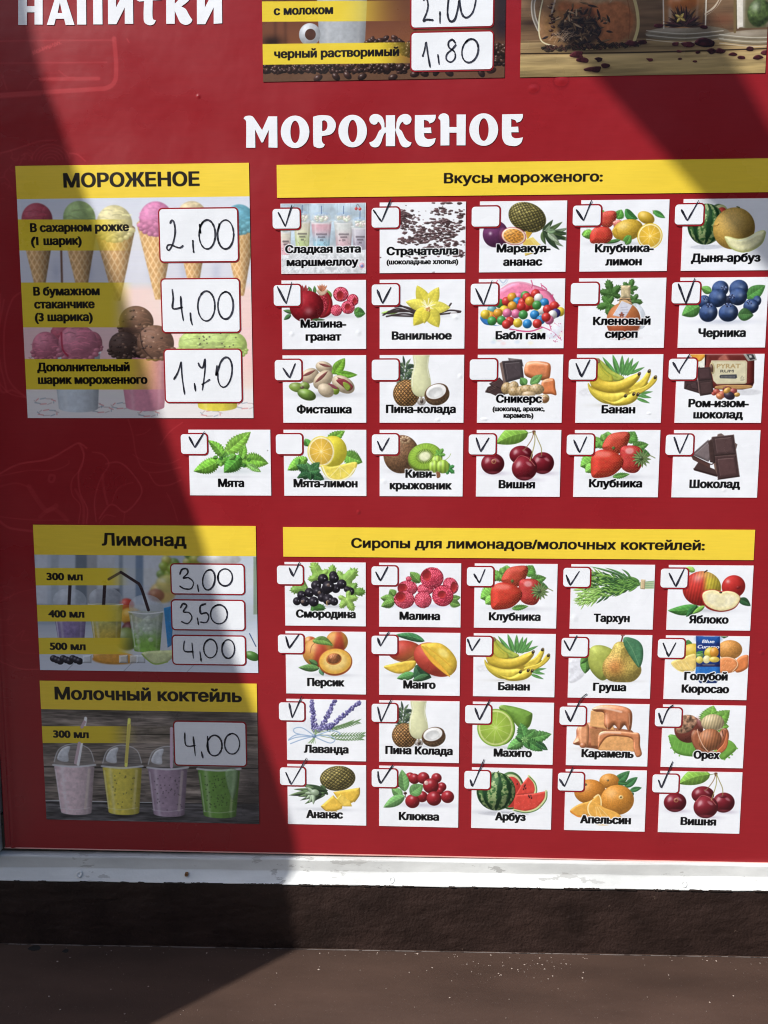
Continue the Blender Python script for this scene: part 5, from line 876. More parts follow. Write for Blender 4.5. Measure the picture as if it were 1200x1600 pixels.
PAINT = {'cotton': (p_cotton, (0, 1)), 'strac': (p_strac, (0, 2)), 'passp': (p_pass_pine, (0, 3)), 'slem': (p_straw_lemon, (0, 4)), 'melon': (p_melon, (0, 5)),
 'raspom': (p_rasp_pom, (1, 1)), 'vanilla': (p_vanilla, (1, 2)), 'gum': (p_gum, (1, 3)), 'maple': (p_maple, (1, 4)), 'blueb': (p_blueberry, (1, 5)),
 'pist': (p_pistachio, (2, 1)), 'pina': (p_pina, (2, 2)), 'snick': (p_choc_stack, (2, 3)), 'banana': (p_banana, (2, 4)), 'rum': (p_rum, (2, 5)),
 'mint': (p_mint, (3, 0)), 'mintlem': (p_mint_lemon, (3, 1)), 'kiwi': (p_kiwi, (3, 2)), 'cherry': (p_cherry, (3, 3)), 'straw': (p_straw, (3, 4)), 'choc': (p_choc, (3, 5)),
 'currant': (p_currant, (4, 1)), 'rasp': (p_rasp, (4, 2)), 'tarr': (p_tarragon, (4, 4)), 'apple': (p_apple, (4, 5)),
 'peach': (p_peach, (5, 1)), 'mango': (p_mango, (5, 2)), 'pear': (p_pear, (5, 4)), 'curac': (p_curacao, (5, 5)),
 'lav': (p_lavender, (6, 1)), 'lime': (p_lime, (6, 3)), 'caram': (p_caramel, (6, 4)), 'hazel': (p_hazel, (6, 5)),
 'pines': (p_pine_slices, (7, 1)), 'cran': (p_cranberry, (7, 2)), 'water': (p_watermelon, (7, 3)), 'orange': (p_orange, (7, 4))}
# ------------------------------------------------------------------ lettering rasterised from the built-in font's outlines
_loops = {}
def text_loops(txt):
    if txt in _loops: return _loops[txt]
    cu = bpy.data.curves.new('t', 'FONT'); cu.body = txt; cu.size = 1.; cu.resolution_u = 4; cu.fill_mode = 'NONE'
    ob = bpy.data.objects.new('t', cu); COL.objects.link(ob); dg = bpy.context.evaluated_depsgraph_get(); dg.update()
    me = bpy.data.meshes.new_from_object(ob.evaluated_get(dg)); V = np.array([v.co[:2] for v in me.vertices]).reshape(-1, 2)
    nxt = {}
    for e in me.edges:
        a, b = e.vertices; nxt.setdefault(a, []).append(b); nxt.setdefault(b, []).append(a)
    seen = set(); loops = []
    for s0 in range(len(V)):
        if s0 in seen: continue
        lp = [s0]; seen.add(s0); cur = s0
        while True:
            c = [n for n in sorted(nxt.get(cur, [])) if n not in seen]
            if not c: break
            cur = c[0]; seen.add(cur); lp.append(cur)
        if len(lp) > 2: loops.append(V[lp])
    bpy.data.objects.remove(ob); bpy.data.curves.remove(cu); bpy.data.meshes.remove(me)
    _loops[txt] = loops; return loops
CAPH = None
def disc_offsets(r, k=1.):
    n = int(math.ceil(r)); return [(i, j) for i in range(-n, n+1) for j in range(-n, n+1) if (i/k)**2+j*j <= r*r+.3]
def dilate(m, r, k=1.):
    if r < .5: return m
    n = int(math.ceil(r)); q = np.pad(m, n); o = np.zeros_like(m)
    for i, j in disc_offsets(r, k): np.maximum(o, q[n+i:n+i+m.shape[0], n+j:n+j+m.shape[1]], out=o)
    return o
def pic_text(s, txt, Lx, Rx, base, cap, col=(20, 20, 22), bold=1., halo=0., slant=0., tilt=0.):
    global CAPH
    if CAPH is None: CAPH = max(l[:, 1].max() for l in text_loops('Н'))
    loops = text_loops(txt); SS = 3; x0 = min(l[:, 0].min() for l in loops); x1 = max(l[:, 0].max() for l in loops)
    L, Bp = s.fw(float(Lx), float(base)); R, B2 = s.fw(float(Rx), float(base)); Bp = (Bp+B2)/2 if s.rect is not None else Bp; mx_ = (Lx+Rx)/2; cp = s.fw(mx_, float(base))[1]-s.fw(mx_, float(base-cap))[1]; L, R, Bp, cp = float(L), float(R), float(Bp), float(cp)
    r = cp*(.015+.066*bold); KV = .45; sy = (cp-2*KV*r)/CAPH; sx = (R-L-2*r)/(x1-x0); Bq = Bp-KV*r
    pad = int(r+halo*s.k+4); X0 = int(L)-pad; Y0 = int(Bp-cp*1.25)-pad; W = int(R-L)+2*pad+2; H = int(cp*1.6)+2*pad+2
    wind = np.zeros((H*SS, W*SS+1), np.int32)
    for lp in loops:
        px = (L+r+(lp[:, 0]-x0)*sx+slant*lp[:, 1]*sy-X0)*SS; py = (Bq-lp[:, 1]*sy+tilt*(lp[:, 0]-x0)*sx-Y0)*SS; qx = np.roll(px, -1); qy = np.roll(py, -1)
        for ax, ay, bx, by in zip(px, py, qx, qy):
            if ay == by: continue
            sg = 1 if by > ay else -1
            if sg < 0: ax, ay, bx, by = bx, by, ax, ay
            j0 = max(int(math.ceil(ay-.5)), 0); j1 = min(int(math.ceil(by-.5)), H*SS)
            if j1 <= j0: continue
            jj = np.arange(j0, j1); xx = ax+(jj+.5-ay)*(bx-ax)/(by-ay); ii = np.clip(np.ceil(xx-.5).astype(int), 0, W*SS)
            np.add.at(wind, (jj, ii), sg)
    m = (np.cumsum(wind, 1)[:, :-1] != 0).astype(np.float32)
    m = dilate(m, r*SS, KV); lo = m.reshape(H, SS, W, SS).mean((1, 3))
    i0, i1 = max(X0, 0), min(X0+W, s.W); j0, j1 = max(Y0, 0), min(Y0+H, s.H)
    if i1 <= i0 or j1 <= j0: return
    sl = (slice(j0, j1), slice(i0, i1)); c = (slice(j0-Y0, j1-Y0), slice(i0-X0, i1-X0))
    if halo:
        h = dilate(lo, halo*s.k); h = (h+np.roll(h, 1, 0)+np.roll(h, -1, 0)+np.roll(h, 1, 1)+np.roll(h, -1, 1))/5; s.blend(sl, h[c]*.97, C(236, 238, 240))
    s.blend(sl, lo[c], C(*col))
Pic.text = pic_text
# ------------------------------------------------------------------ the cards: crop origin and scale, writing, picture, tick
CW, CH = .1, .0798
ROWY = [0, .0873, .17426, .2624, .42382, .5106, .59752, .68263]
def card_xy(r, c):
    return ((c-1)*.11601 if r < 4 else -.00097+(c-1)*.11637), ROWY[r]
CROP = {}
for _cells, _o in ((((0, 1), (0, 2)), (420, 310, 3.75)), (((0, 3), (0, 4)), (730, 305, 3.75)), (((0, 5),), (1040, 305, 7.5)), (((1, 1), (1, 2)), (420, 430, 3.75)), (((1, 3), (1, 4)), (730, 430, 3.75)), (((1, 5),), (1040, 430, 7.5)),
        (((2, 1), (2, 2)), (420, 550, 3.75)), (((2, 3), (2, 4)), (730, 550, 3.75)), (((2, 5),), (1040, 550, 7.5)), (((3, 0), (3, 1)), (280, 665, 3.75)), (((3, 2), (3, 3)), (580, 665, 3.75)), (((3, 4), (3, 5)), (880, 665, 3.75)),
        (((4, 1), (4, 2)), (430, 870, 3.75)), (((4, 3), (4, 4)), (730, 870, 3.75)), (((4, 5),), (1020, 870, 6.667)), (((5, 1), (5, 2)), (430, 980, 3.75)), (((5, 3), (5, 4)), (720, 980, 3.75)), (((5, 5),), (1020, 980, 6.667)),
        (((6, 1), (6, 2)), (430, 1085, 3.75)), (((6, 3), (6, 4)), (720, 1085, 3.75)), (((6, 5),), (1010, 1090, 6.667)), (((7, 1), (7, 2)), (430, 1190, 3.75)), (((7, 3), (7, 4)), (720, 1190, 3.75)), (((7, 5),), (1010, 1190, 6.667))):
    for _c in _cells: CROP[_c] = _o
def cropbox(rc):
    """where the card's edges lie in its crop's coordinates"""
    ox, oy, s = CROP[rc]; x, y = card_xy(*rc); q = [Pinv(x+a*CW, y+b*CH) for a, b in ((0, 0), (1, 0), (0, 1), (1, 1))]
    q = [((u-ox)*s, (v-oy)*s) for u, v in q]
    return ((q[0][0]+q[2][0])/2, (q[0][1]+q[1][1])/2, (q[1][0]+q[3][0])/2, (q[2][1]+q[3][1])/2)
def crop2board(rc, x, y):
    ox, oy, s = CROP[rc]; return P(ox+x/s, oy+y/s)
CARDS = {
 (0, 1): ('cotton', 'pale pink and blue cups of marshmallow in front of grey boards', [('Сладкая вата', 96, 540, 320, 43), ('маршмеллоу', 104, 526, 396, 43)], [(55, 82), (97, 165), (137, 38)]),
 (0, 2): ('strac', 'scattered dark chocolate flakes on white', [('Страчателла', 690, 1110, 332, 44), ('(шоколадные хлопья)', 690, 1110, 386, 27)], [(612, 68), (660, 138), (718, 0)]),
 (0, 3): ('passp', 'a pineapple lying on its side and a cut passion fruit', [('Маракуя-', 172, 488, 335, 44), ('ананас', 210, 440, 414, 44)], None),
 (0, 4): ('slem', 'strawberries beside lemons, one cut open', [('Клубника-', 748, 1092, 334, 44), ('лимон', 808, 1022, 412, 44)], [(637, 85), (680, 150), (728, 30)]),
 (0, 5): ('melon', 'a yellow melon with a slice in front of a striped watermelon', [('Дыня-арбуз', 295, 1110, 783, 92)], [(180, 170), (250, 300), (385, 62)]),
 (1, 1): ('raspom', 'a red pomegranate and raspberries', [('Малина-', 186, 454, 308, 44), ('гранат', 216, 426, 384, 44)], [(50, 66), (102, 168), (136, 40)]),
 (1, 2): ('vanilla', 'a yellow vanilla flower on black pods', [('Ванильное', 720, 1072, 378, 44)], [(634, 84), (666, 166), (716, 70)]),
 (1, 3): ('gum', 'a heap of coloured bubble gum balls with a pink splash', [('Бабл гам', 166, 458, 376, 44)], [(48, 78), (94, 174), (146, 30)]),
 (1, 4): ('maple', 'a bottle of maple syrup between green maple leaves', [('Кленовый', 736, 1074, 292, 44), ('сироп', 806, 998, 368, 44)], None),
 (1, 5): ('blueb', 'a pile of dark blueberries with green leaves', [('Черника', 380, 938, 725, 92)], [(145, 100), (232, 335), (340, 32)]),
 (2, 1): ('pist', 'pistachio nuts, some shelled, with two leaves', [('Фисташка', 164, 486, 360, 44)], [(82, 92), (122, 152), (156, 66)]),
 (2, 2): ('pina', 'a tall pale drink, pineapple and half coconut, its tick box empty', [('Пина-колада', 686, 1096, 358, 44)], None),
 (2, 3): ('snick', 'dark chocolate, caramel pieces and peanuts', [('Сникерс', 168, 438, 298, 44), ('(шоколад, арахис,', 148, 454, 347, 26), ('карамель)', 212, 388, 386, 26)], None),
 (2, 4): ('banana', 'a bunch of bananas, in the upper block of cards', [('Банан', 786, 984, 360, 44)], [(636, 66), (668, 146), (718, 44)]),
 (2, 5): ('rum', 'a dark rum bottle with chocolate and raisins', [('Ром-изюм-', 265, 972, 648, 88), ('шоколад', 322, 905, 780, 88)], [(80, 118), (158, 250), (166, 205), (280, 26)]),
 (3, 0): ('mint', 'a sprig of green mint leaves alone', [('Мята', 228, 382, 360, 44)], [(58, 64), (92, 128), (150, 34)]),
 (3, 1): ('mintlem', 'a cut lemon among mint leaves', [('Мята-лимон', 670, 1046, 362, 44)], None),
 (3, 2): ('kiwi', 'a brown kiwi, half a green kiwi and gooseberries', [('Киви-', 200, 378, 306, 44), ('крыжовник', 108, 472, 374, 44)], [(36, 90), (62, 150), (106, 70)]),
 (3, 3): ('cherry', 'four dark cherries and a leaf, in the upper block of cards', [('Вишня', 746, 960, 368, 44)], [(614, 70), (640, 152), (690, 70)]),
 (3, 4): ('straw', 'three strawberries with leaves, in the upper block of cards', [('Клубника', 150, 462, 362, 44)], [(60, 82), (94, 158), (136, 64)]),
 (3, 5): ('choc', 'two stacked pieces of dark chocolate', [('Шоколад', 738, 1036, 366, 44)], [(648, 66), (680, 162), (732, 46)]),
 (4, 1): ('currant', 'a cluster of blackcurrants on green leaves', [('Смородина', 122, 472, 358, 43)], [(82, 62), (106, 114), (144, 28)]),
 (4, 2): ('rasp', 'a heap of raspberries only', [('Малина', 728, 966, 370, 43)], [(588, 86), (616, 140), (660, 56)]),
 (4, 3): ('straw', 'three strawberries with leaves, in the lower block of cards', [('Клубника', 126, 430, 374, 43)], [(38, 98), (70, 152), (104, 70)]),
 (4, 4): ('tarr', 'a tied bunch of green tarragon', [('Тархун', 740, 952, 382, 43)], [(578, 104), (602, 166), (656, 82)]),
 (4, 5): ('apple', 'a red and yellow apple with a cut half', [('Яблоко', 375, 788, 695, 77)], [(165, 165), (235, 308), (325, 118)]),
 (5, 1): ('peach', 'peaches, one halved to show the stone', [('Персик', 188, 406, 346, 43)], [(62, 52), (82, 122), (140, 40)]),
 (5, 2): ('mango', 'a red mango and a cut yellow mango', [('Манго', 750, 940, 360, 43)], [(600, 60), (616, 110), (668, 20)]),
 (5, 3): ('banana', 'a bunch of bananas, in the lower block of cards', [('Банан', 218, 404, 370, 43)], [(38, 66), (64, 136), (112, 64)]),
 (5, 4): ('pear', 'two yellow pears with a dark green leaf', [('Груша', 774, 968, 374, 43)], [(604, 76), (636, 136), (680, 46)]),
 (5, 5): ('curac', 'a blue bottle between oranges and lemons', [('Голубой', 325, 778, 553, 77), ('Кюросао', 298, 793, 685, 77)], [(103, 160), (160, 303), (238, 155)]),
 (6, 1): ('lav', 'purple lavender tied with a blue ribbon', [('Лаванда', 168, 430, 344, 43)], [(82, 50), (100, 136), (156, 8)]),
 (6, 2): ('pina', 'a tall pale drink, pineapple and half coconut, its tick box marked', [('Пина Колада', 645, 1040, 352, 43)], [(600, 70), (620, 158), (682, 22)]),
 (6, 3): ('lime', 'a cut lime and mint leaves', [('Махито', 192, 416, 366, 43)], [(82, 76), (108, 148), (170, 28)]),
 (6, 4): ('caram', 'brown caramel blocks under dripping sauce', [('Карамель', 706, 1012, 370, 43)], [(610, 90), (640, 158), (700, 30), (738, -6)]),
 (6, 5): ('hazel', 'hazelnuts on green leaves', [('Орех', 488, 762, 638, 75)], [(125, 155), (157, 275), (215, 130), (278, 70)]),
 (7, 1): ('pines', 'a pineapple with cut yellow slices', [('Ананас', 182, 398, 332, 43)], [(62, 60), (94, 132), (184, -24)]),
 (7, 2): ('cran', 'shiny red cranberries with three leaves', [('Клюква', 724, 960, 344, 43)], [(602, 54), (606, 96), (618, 126), (690, 16)]),
 (7, 3): ('water', 'a striped watermelon with red wedges', [('Арбуз', 200, 380, 346, 43)], [(54, 102), (68, 144), (136, -18)]),
 (7, 4): ('orange', 'whole oranges and orange slices', [('Апельсин', 698, 996, 364, 43)], [(576, 98), (606, 144), (656, 28)]),
 (7, 5): ('cherry', 'four dark cherries and a leaf, in the lower block of cards', [('Вишня', 353, 725, 663, 75)], [(122, 185), (153, 270), (270, -6)]),
}
# price labels: rectangle of white in board metres, label, handwriting origin / scale / strokes in photo pixels
def el(cx, cy, rx, ry, a0=-110, a1=265, n=12, tilt=0):
    o = []
    for i in range(n+1):
        a = math.radians(a0+(a1-a0)*i/n); x, y = rx*math.cos(a), ry*math.sin(a); o.append((cx+x-tilt*y, cy+y))
    return o
PRICES = [
 ((-.1432, .0050, -.0512, .0645), '2,00', 'white price label reading 2,00 at the top of the ice cream cone picture', (0, 250, 3), [[(798, 300), (806, 284), (817, 295), (822, 340), (812, 390), (795, 422), (784, 418), (786, 402), (803, 398), (825, 408), (845, 412), (861, 401)], [(905, 376), (906, 405), (909, 436)], [(936, 300), (940, 345)]+el(972, 350, 38, 68, -150, 240), el(1058, 350, 38, 68, -160, 220)+[(1025, 300)]]),
 ((-.1430, .0855, -.0507, .1463), '4,00', 'white price label reading 4,00 beside the chocolate ice cream scoops', (0, 400, 3), [[(808, 155), (813, 200), (812, 247), (858, 240)], [(848, 188), (852, 250), (861, 305)], [(893, 265), (896, 300), (903, 325)], el(968, 235, 40, 70, -130, 240), el(1058, 232, 36, 64, -120, 260)]),
 ((-.1418, .1677, -.0500, .2290), '1,70', 'white price label reading 1,70 at the bottom of the ice cream picture', (0, 400, 3), [[(815, 580), (835, 545), (850, 495)], [(850, 495), (855, 570), (867, 650)], [(912, 595), (918, 635)], [(930, 500), (938, 518), (952, 522), (962, 482), (962, 530), (955, 590), (949, 630)], [(946, 604), (965, 592), (986, 578)], [(1018, 512), (1014, 560)]+el(1055, 545, 33, 70, -170, 180, tilt=.1)]),
 ((.1521, -.232, .2435, -.1902), '2,00', 'white price label cut by the top edge of the photo, over the coffee picture', (400, 0, 3), [[(783, 5), (798, -5), (806, 25), (800, 60), (784, 100), (800, 94), (832, 97)], [(862, 55), (862, 112)], [(905, -30), (897, 60), (908, 100), (930, 95), (944, 50), (950, 5)], [(950, -20), (962, 60), (985, 85), (1015, 60), (1030, 0), (1026, -40)]]),
 ((.1523, -.1842, .2438, -.1442), '1,80', 'white price label reading 1,80 over the coffee picture', (400, 0, 3), [[(780, 268), (790, 235), (797, 200), (805, 255), (816, 318)], [(852, 256), (858, 305)], [(935, 205), (920, 188), (902, 200), (905, 225), (930, 245), (932, 275), (912, 293), (892, 280), (895, 255), (920, 232), (938, 210)], el(1003, 240, 38, 55, -140, 250, tilt=.12)]),
 ((-.1416, .4280, -.0517, .4641), '3,00', 'white price label reading 3,00, topmost of three on the lemonade picture', (40, 810, 3.158), [[(762, 277), (772, 252), (795, 248), (802, 268), (778, 294), (805, 292), (829, 315), (818, 345), (785, 346), (760, 332)], [(849, 325), (855, 362)], el(905, 302, 30, 50, -110, 270, tilt=.1), [(952, 300)]+el(985, 290, 36, 42, -160, 210)]),
 ((-.1421, .4733, -.0520, .5095), '3,50', 'white price label reading 3,50, middle of three on the lemonade picture', (40, 810, 3.158), [[(765, 442), (778, 420), (796, 430), (780, 460), (808, 464), (822, 490), (800, 518), (768, 506)], [(848, 488), (855, 525)], [(892, 420), (864, 432), (866, 468), (893, 465), (905, 485), (893, 512), (862, 510)], el(955, 472, 41, 47, -120, 250)]),
 ((-.1424, .5184, -.0520, .5538), '4,00', 'white price label reading 4,00, lowest of three on the lemonade picture', (40, 810, 3.158), [[(785, 602), (784, 652), (830, 656)], [(822, 612), (829, 690)], [(861, 655), (868, 705)], el(913, 641, 33, 46, -130, 250), [(972, 615)]+el(1001, 643, 31, 46, -150, 230)]),
 ((-.1437, .6295, -.0534, .6856), '4,00', 'white price label reading 4,00 over the milkshake picture', (50, 1050, 3.243), [[(775, 305), (782, 370), (830, 370)], [(818, 325), (829, 425)], [(859, 400), (868, 436)], [(890, 322), (893, 380), (902, 412)], el(926, 371, 38, 52, -150, 220), el(1015, 362, 38, 52, -120, 262)]),
]
# ------------------------------------------------------------------ scene helpers
def tag(o, label=None, cat=None, group=None, kind=None):
    if label: o['label'] = label
    if cat: o['category'] = cat
    if group: o['group'] = group
    if kind: o['kind'] = kind
    return o
def empty(name, loc, label, cat, group=None):
    o = bpy.data.objects.new(name, None); COL.objects.link(o); o.location = loc; o.empty_display_size = .02
    return tag(o, label, cat, group)
def link(name, me, mat=None, parent=None, kind=None):
    o = bpy.data.objects.new(name, me); COL.objects.link(o)
    if mat is not None and not me.materials: me.materials.append(mat)
    if parent is not None:
        o.parent = parent; M = Matrix.Identity(4); p = parent
        while p is not None: M = Matrix.Translation(p.location) @ M; p = p.parent
        o.matrix_parent_inverse = Matrix.Identity(4); o.location = -M.to_translation()
    if kind: o['kind'] = kind
    return o
def mesh(name, V, F, smooth=False):
    me = bpy.data.meshes.new(name); me.from_pydata([tuple(v) for v in V], [], F); me.update()
    if smooth:
        for p in me.polygons: p.use_smooth = True
    return me
def slab(name, pts, front, back, holes=(), uvbox=None):
    """flat sheet: outline (board coordinates), front face at depth `front`, with real thickness down to `back`"""
    rings = [list(pts)]+[list(h) for h in holes]; V = []; F = []
    flat = [Vector((x, y, 0)) for r in rings for x, y in r]
    tri = tessellate_polygon([[Vector((x, y, 0)) for x, y in r] for r in rings]) if (holes or len(pts) > 4) else [(0, 1, 2), (0, 2, 3)] if len(pts) == 4 else [(0, 1, 2)]
    n = len(flat); V = [B(v.x, v.y, front) for v in flat]+[B(v.x, v.y, back) for v in flat]
    for t in tri:
        a, b, c = t; nrm = (V[b]-V[a]).cross(V[c]-V[a]); F.append((a, b, c) if nrm.y < 0 else (a, c, b))
    k = 0
    for r in rings:
        m = len(r)
        for i in range(m): j = (i+1) % m; F.append((k+i, k+j, k+j+n, k+i+n))
        k += m
    me = mesh(name, V, F)
    if uvbox:
        x0, y0, x1, y1 = uvbox; uv = me.uv_layers.new(name='UVMap')
        for lp in me.loops:
            v = flat[lp.vertex_index % n]; uv.data[lp.index].uv = ((v.x-x0)/(x1-x0), 1-(v.y-y0)/(y1-y0))
    bm = bmesh.new(); bm.from_mesh(me); bmesh.ops.recalc_face_normals(bm, faces=bm.faces); bm.to_mesh(me); bm.free()
    return me
def rrect(x0, y0, x1, y1, r, n=5):
    o = []
    for cx, cy, a in ((x1-r, y0+r, -90), (x1-r, y1-r, 0), (x0+r, y1-r, 90), (x0+r, y0+r, 180)):
        for i in range(n+1): t = math.radians(a+90*i/n); o.append((cx+r*math.cos(t), cy+r*math.sin(t)))
    return o
def ribbon(name, strokes, d, w=.0011, seed=0):
    """felt-tip writing: flat strips of varying width with rounded ends, a tenth of a millimetre thick"""
    rs = np.random.RandomState(seed); V = []; F = []
    for st in strokes:
        Q = smooth_curve(st, False, 5) if len(st) > 2 else np.array([np.array(st[0])*(1-t)+np.array(st[1])*t for t in np.linspace(0, 1, 6)])
        n = len(Q); T = np.gradient(Q, axis=0); L = np.hypot(T[:, 0], T[:, 1])+1e-9; N = np.stack([-T[:, 1]/L, T[:, 0]/L], 1)
        wv = w*.5*(1+.18*np.sin(np.linspace(0, 5, n)+rs.rand()*6)+.1*rs.randn(n)); wv[0] *= .55; wv[-1] *= .45
        k = len(V)
        for i in range(n):
            for sg in (1, -1): q = Q[i]+N[i]*wv[i]*sg; V.append(B(q[0], q[1], d+.00004*(i % 2)*0))
        for i in range(n-1): F.append((k+2*i, k+2*i+2, k+2*i+3, k+2*i+1))
    m = len(V); V2 = V+[v+Vector((0, .0001, 0)) for v in V]
    F2 = F+[tuple(x+m for x in f) for f in F]
    for f in F: F2 += [(f[0], f[1], f[1]+m, f[0]+m), (f[3], f[2], f[2]+m, f[3]+m)]
    return mesh(name, V2, F2)
def nodes(name):
    m = bpy.data.materials.new(name); m.use_nodes = True; nt = m.node_tree; return m, nt, nt.nodes['Principled BSDF']
def add(nt, t, **k):
    n = nt.nodes.new(t)
    for a, b in k.items(): setattr(n, a, b)
    return n
def obcoord(nt):
    return add(nt, 'ShaderNodeNewGeometry').outputs['Position']
def bump(nt, bs, layers, dist=.001):
    """layers: (scale vector, noise scale, strength, distance)"""
    last = None; pos = obcoord(nt)
    for vec, sc, st, ds in layers:
        mp = add(nt, 'ShaderNodeMapping'); mp.inputs['Scale'].default_value = vec; nt.links.new(pos, mp.inputs[0])
        nz = add(nt, 'ShaderNodeTexNoise'); nz.inputs['Scale'].default_value = sc; nz.inputs['Detail'].default_value = 3; nt.links.new(mp.outputs[0], nz.inputs[0])
        b = add(nt, 'ShaderNodeBump'); b.inputs['Strength'].default_value = st; b.inputs['Distance'].default_value = ds; nt.links.new(nz.outputs[0], b.inputs['Height'])
        if last: nt.links.new(last.outputs[0], b.inputs['Normal'])
        last = b
    nt.links.new(last.outputs[0], bs.inputs['Normal'])
VINYL_BUMP = [((1, 1, 1), 14, .45, .003), ((.3, 1, 1), 900, .07, .0002), ((1, 1, 1), 70, .07, .0005)]
def vinyl(name, rough=.34, img=None, col=None, spec=.34, wear=.07):
    m, nt, bs = nodes(name); bs.inputs['Roughness'].default_value = rough; bs.inputs['Specular IOR Level'].default_value = spec
    pos = obcoord(nt); nz = add(nt, 'ShaderNodeTexNoise'); nz.inputs['Scale'].default_value = 9; nz.inputs['Detail'].default_value = 6; nt.links.new(pos, nz.inputs[0])
    # print unevenness: streaks of the banner weave and a slight fading
    mp = add(nt, 'ShaderNodeMapping'); mp.inputs['Scale'].default_value = (.06, 1, 1); nt.links.new(pos, mp.inputs[0])
    n2 = add(nt, 'ShaderNodeTexNoise'); n2.inputs['Scale'].default_value = 520; n2.inputs['Detail'].default_value = 2; nt.links.new(mp.outputs[0], n2.inputs[0])
    ad = add(nt, 'ShaderNodeMath', operation='ADD'); nt.links.new(nz.outputs[0], ad.inputs[0]); nt.links.new(n2.outputs[0], ad.inputs[1])
    mr = add(nt, 'ShaderNodeMapRange'); mr.inputs['From Min'].default_value = .6; mr.inputs['From Max'].default_value = 1.4; mr.inputs['To Min'].default_value = 1-wear; mr.inputs['To Max'].default_value = 1+wear; nt.links.new(ad.outputs[0], mr.inputs['Value'])
    mx = add(nt, 'ShaderNodeMix', data_type='RGBA', blend_type='MULTIPLY'); mx.inputs[0].default_value = 1.
    if img: tx = add(nt, 'ShaderNodeTexImage', image=img, extension='EXTEND', interpolation='Cubic'); nt.links.new(tx.outputs[0], mx.inputs[6])
    else: mx.inputs[6].default_value = tuple(lin(c) for c in col)+(1,)
    nt.links.new(mr.outputs[0], mx.inputs[7]); nt.links.new(mx.outputs[2], bs.inputs['Base Color'])
    r2 = add(nt, 'ShaderNodeMapRange'); r2.inputs['From Min'].default_value = .35; r2.inputs['From Max'].default_value = .7; r2.inputs['To Min'].default_value = rough-.05; r2.inputs['To Max'].default_value = rough+.12; nt.links.new(nz.outputs[0], r2.inputs['Value']); nt.links.new(r2.outputs[0], bs.inputs['Roughness'])
    bump(nt, bs, VINYL_BUMP); return m
def lin(c):
    c = c/255.; return c/12.92 if c <= .04045 else ((c+.055)/1.055)**2.4
def to_image(name, a):
    H, W = a.shape[:2]; im = bpy.data.images.new(name, W, H, alpha=False); px = np.ones((H, W, 4), np.float32); px[:, :, :3] = np.clip(a[::-1], 0, 1)
    im.pixels.foreach_set(px.ravel()); im.update(); return im

RED = (147, 31, 38); YEL = (240, 208, 66)
M_red = vinyl('red_vinyl', col=RED, rough=.3)
M_white = vinyl('white_label_film', col=(237, 240, 244), rough=.25, wear=.02)
M_trim = vinyl('pale_cut_edge', col=(226, 170, 160), rough=.5)
m, nt, bs = nodes('black_marker_ink'); bs.inputs['Base Color'].default_value = (.012, .012, .02, 1); bs.inputs['Roughness'].default_value = .35
_n = add(nt, 'ShaderNodeTexNoise'); _n.inputs['Scale'].default_value = 160; nt.links.new(obcoord(nt), _n.inputs[0])
_r = add(nt, 'ShaderNodeValToRGB'); _r.color_ramp.elements[0].position = .45; _r.color_ramp.elements[0].color = (.01, .01, .018, 1); _r.color_ramp.elements[1].position = .75; _r.color_ramp.elements[1].color = (.07, .07, .1, 1); nt.links.new(_n.outputs[0], _r.inputs[0]); nt.links.new(_r.outputs[0], bs.inputs['Base Color'])
M_ink = m

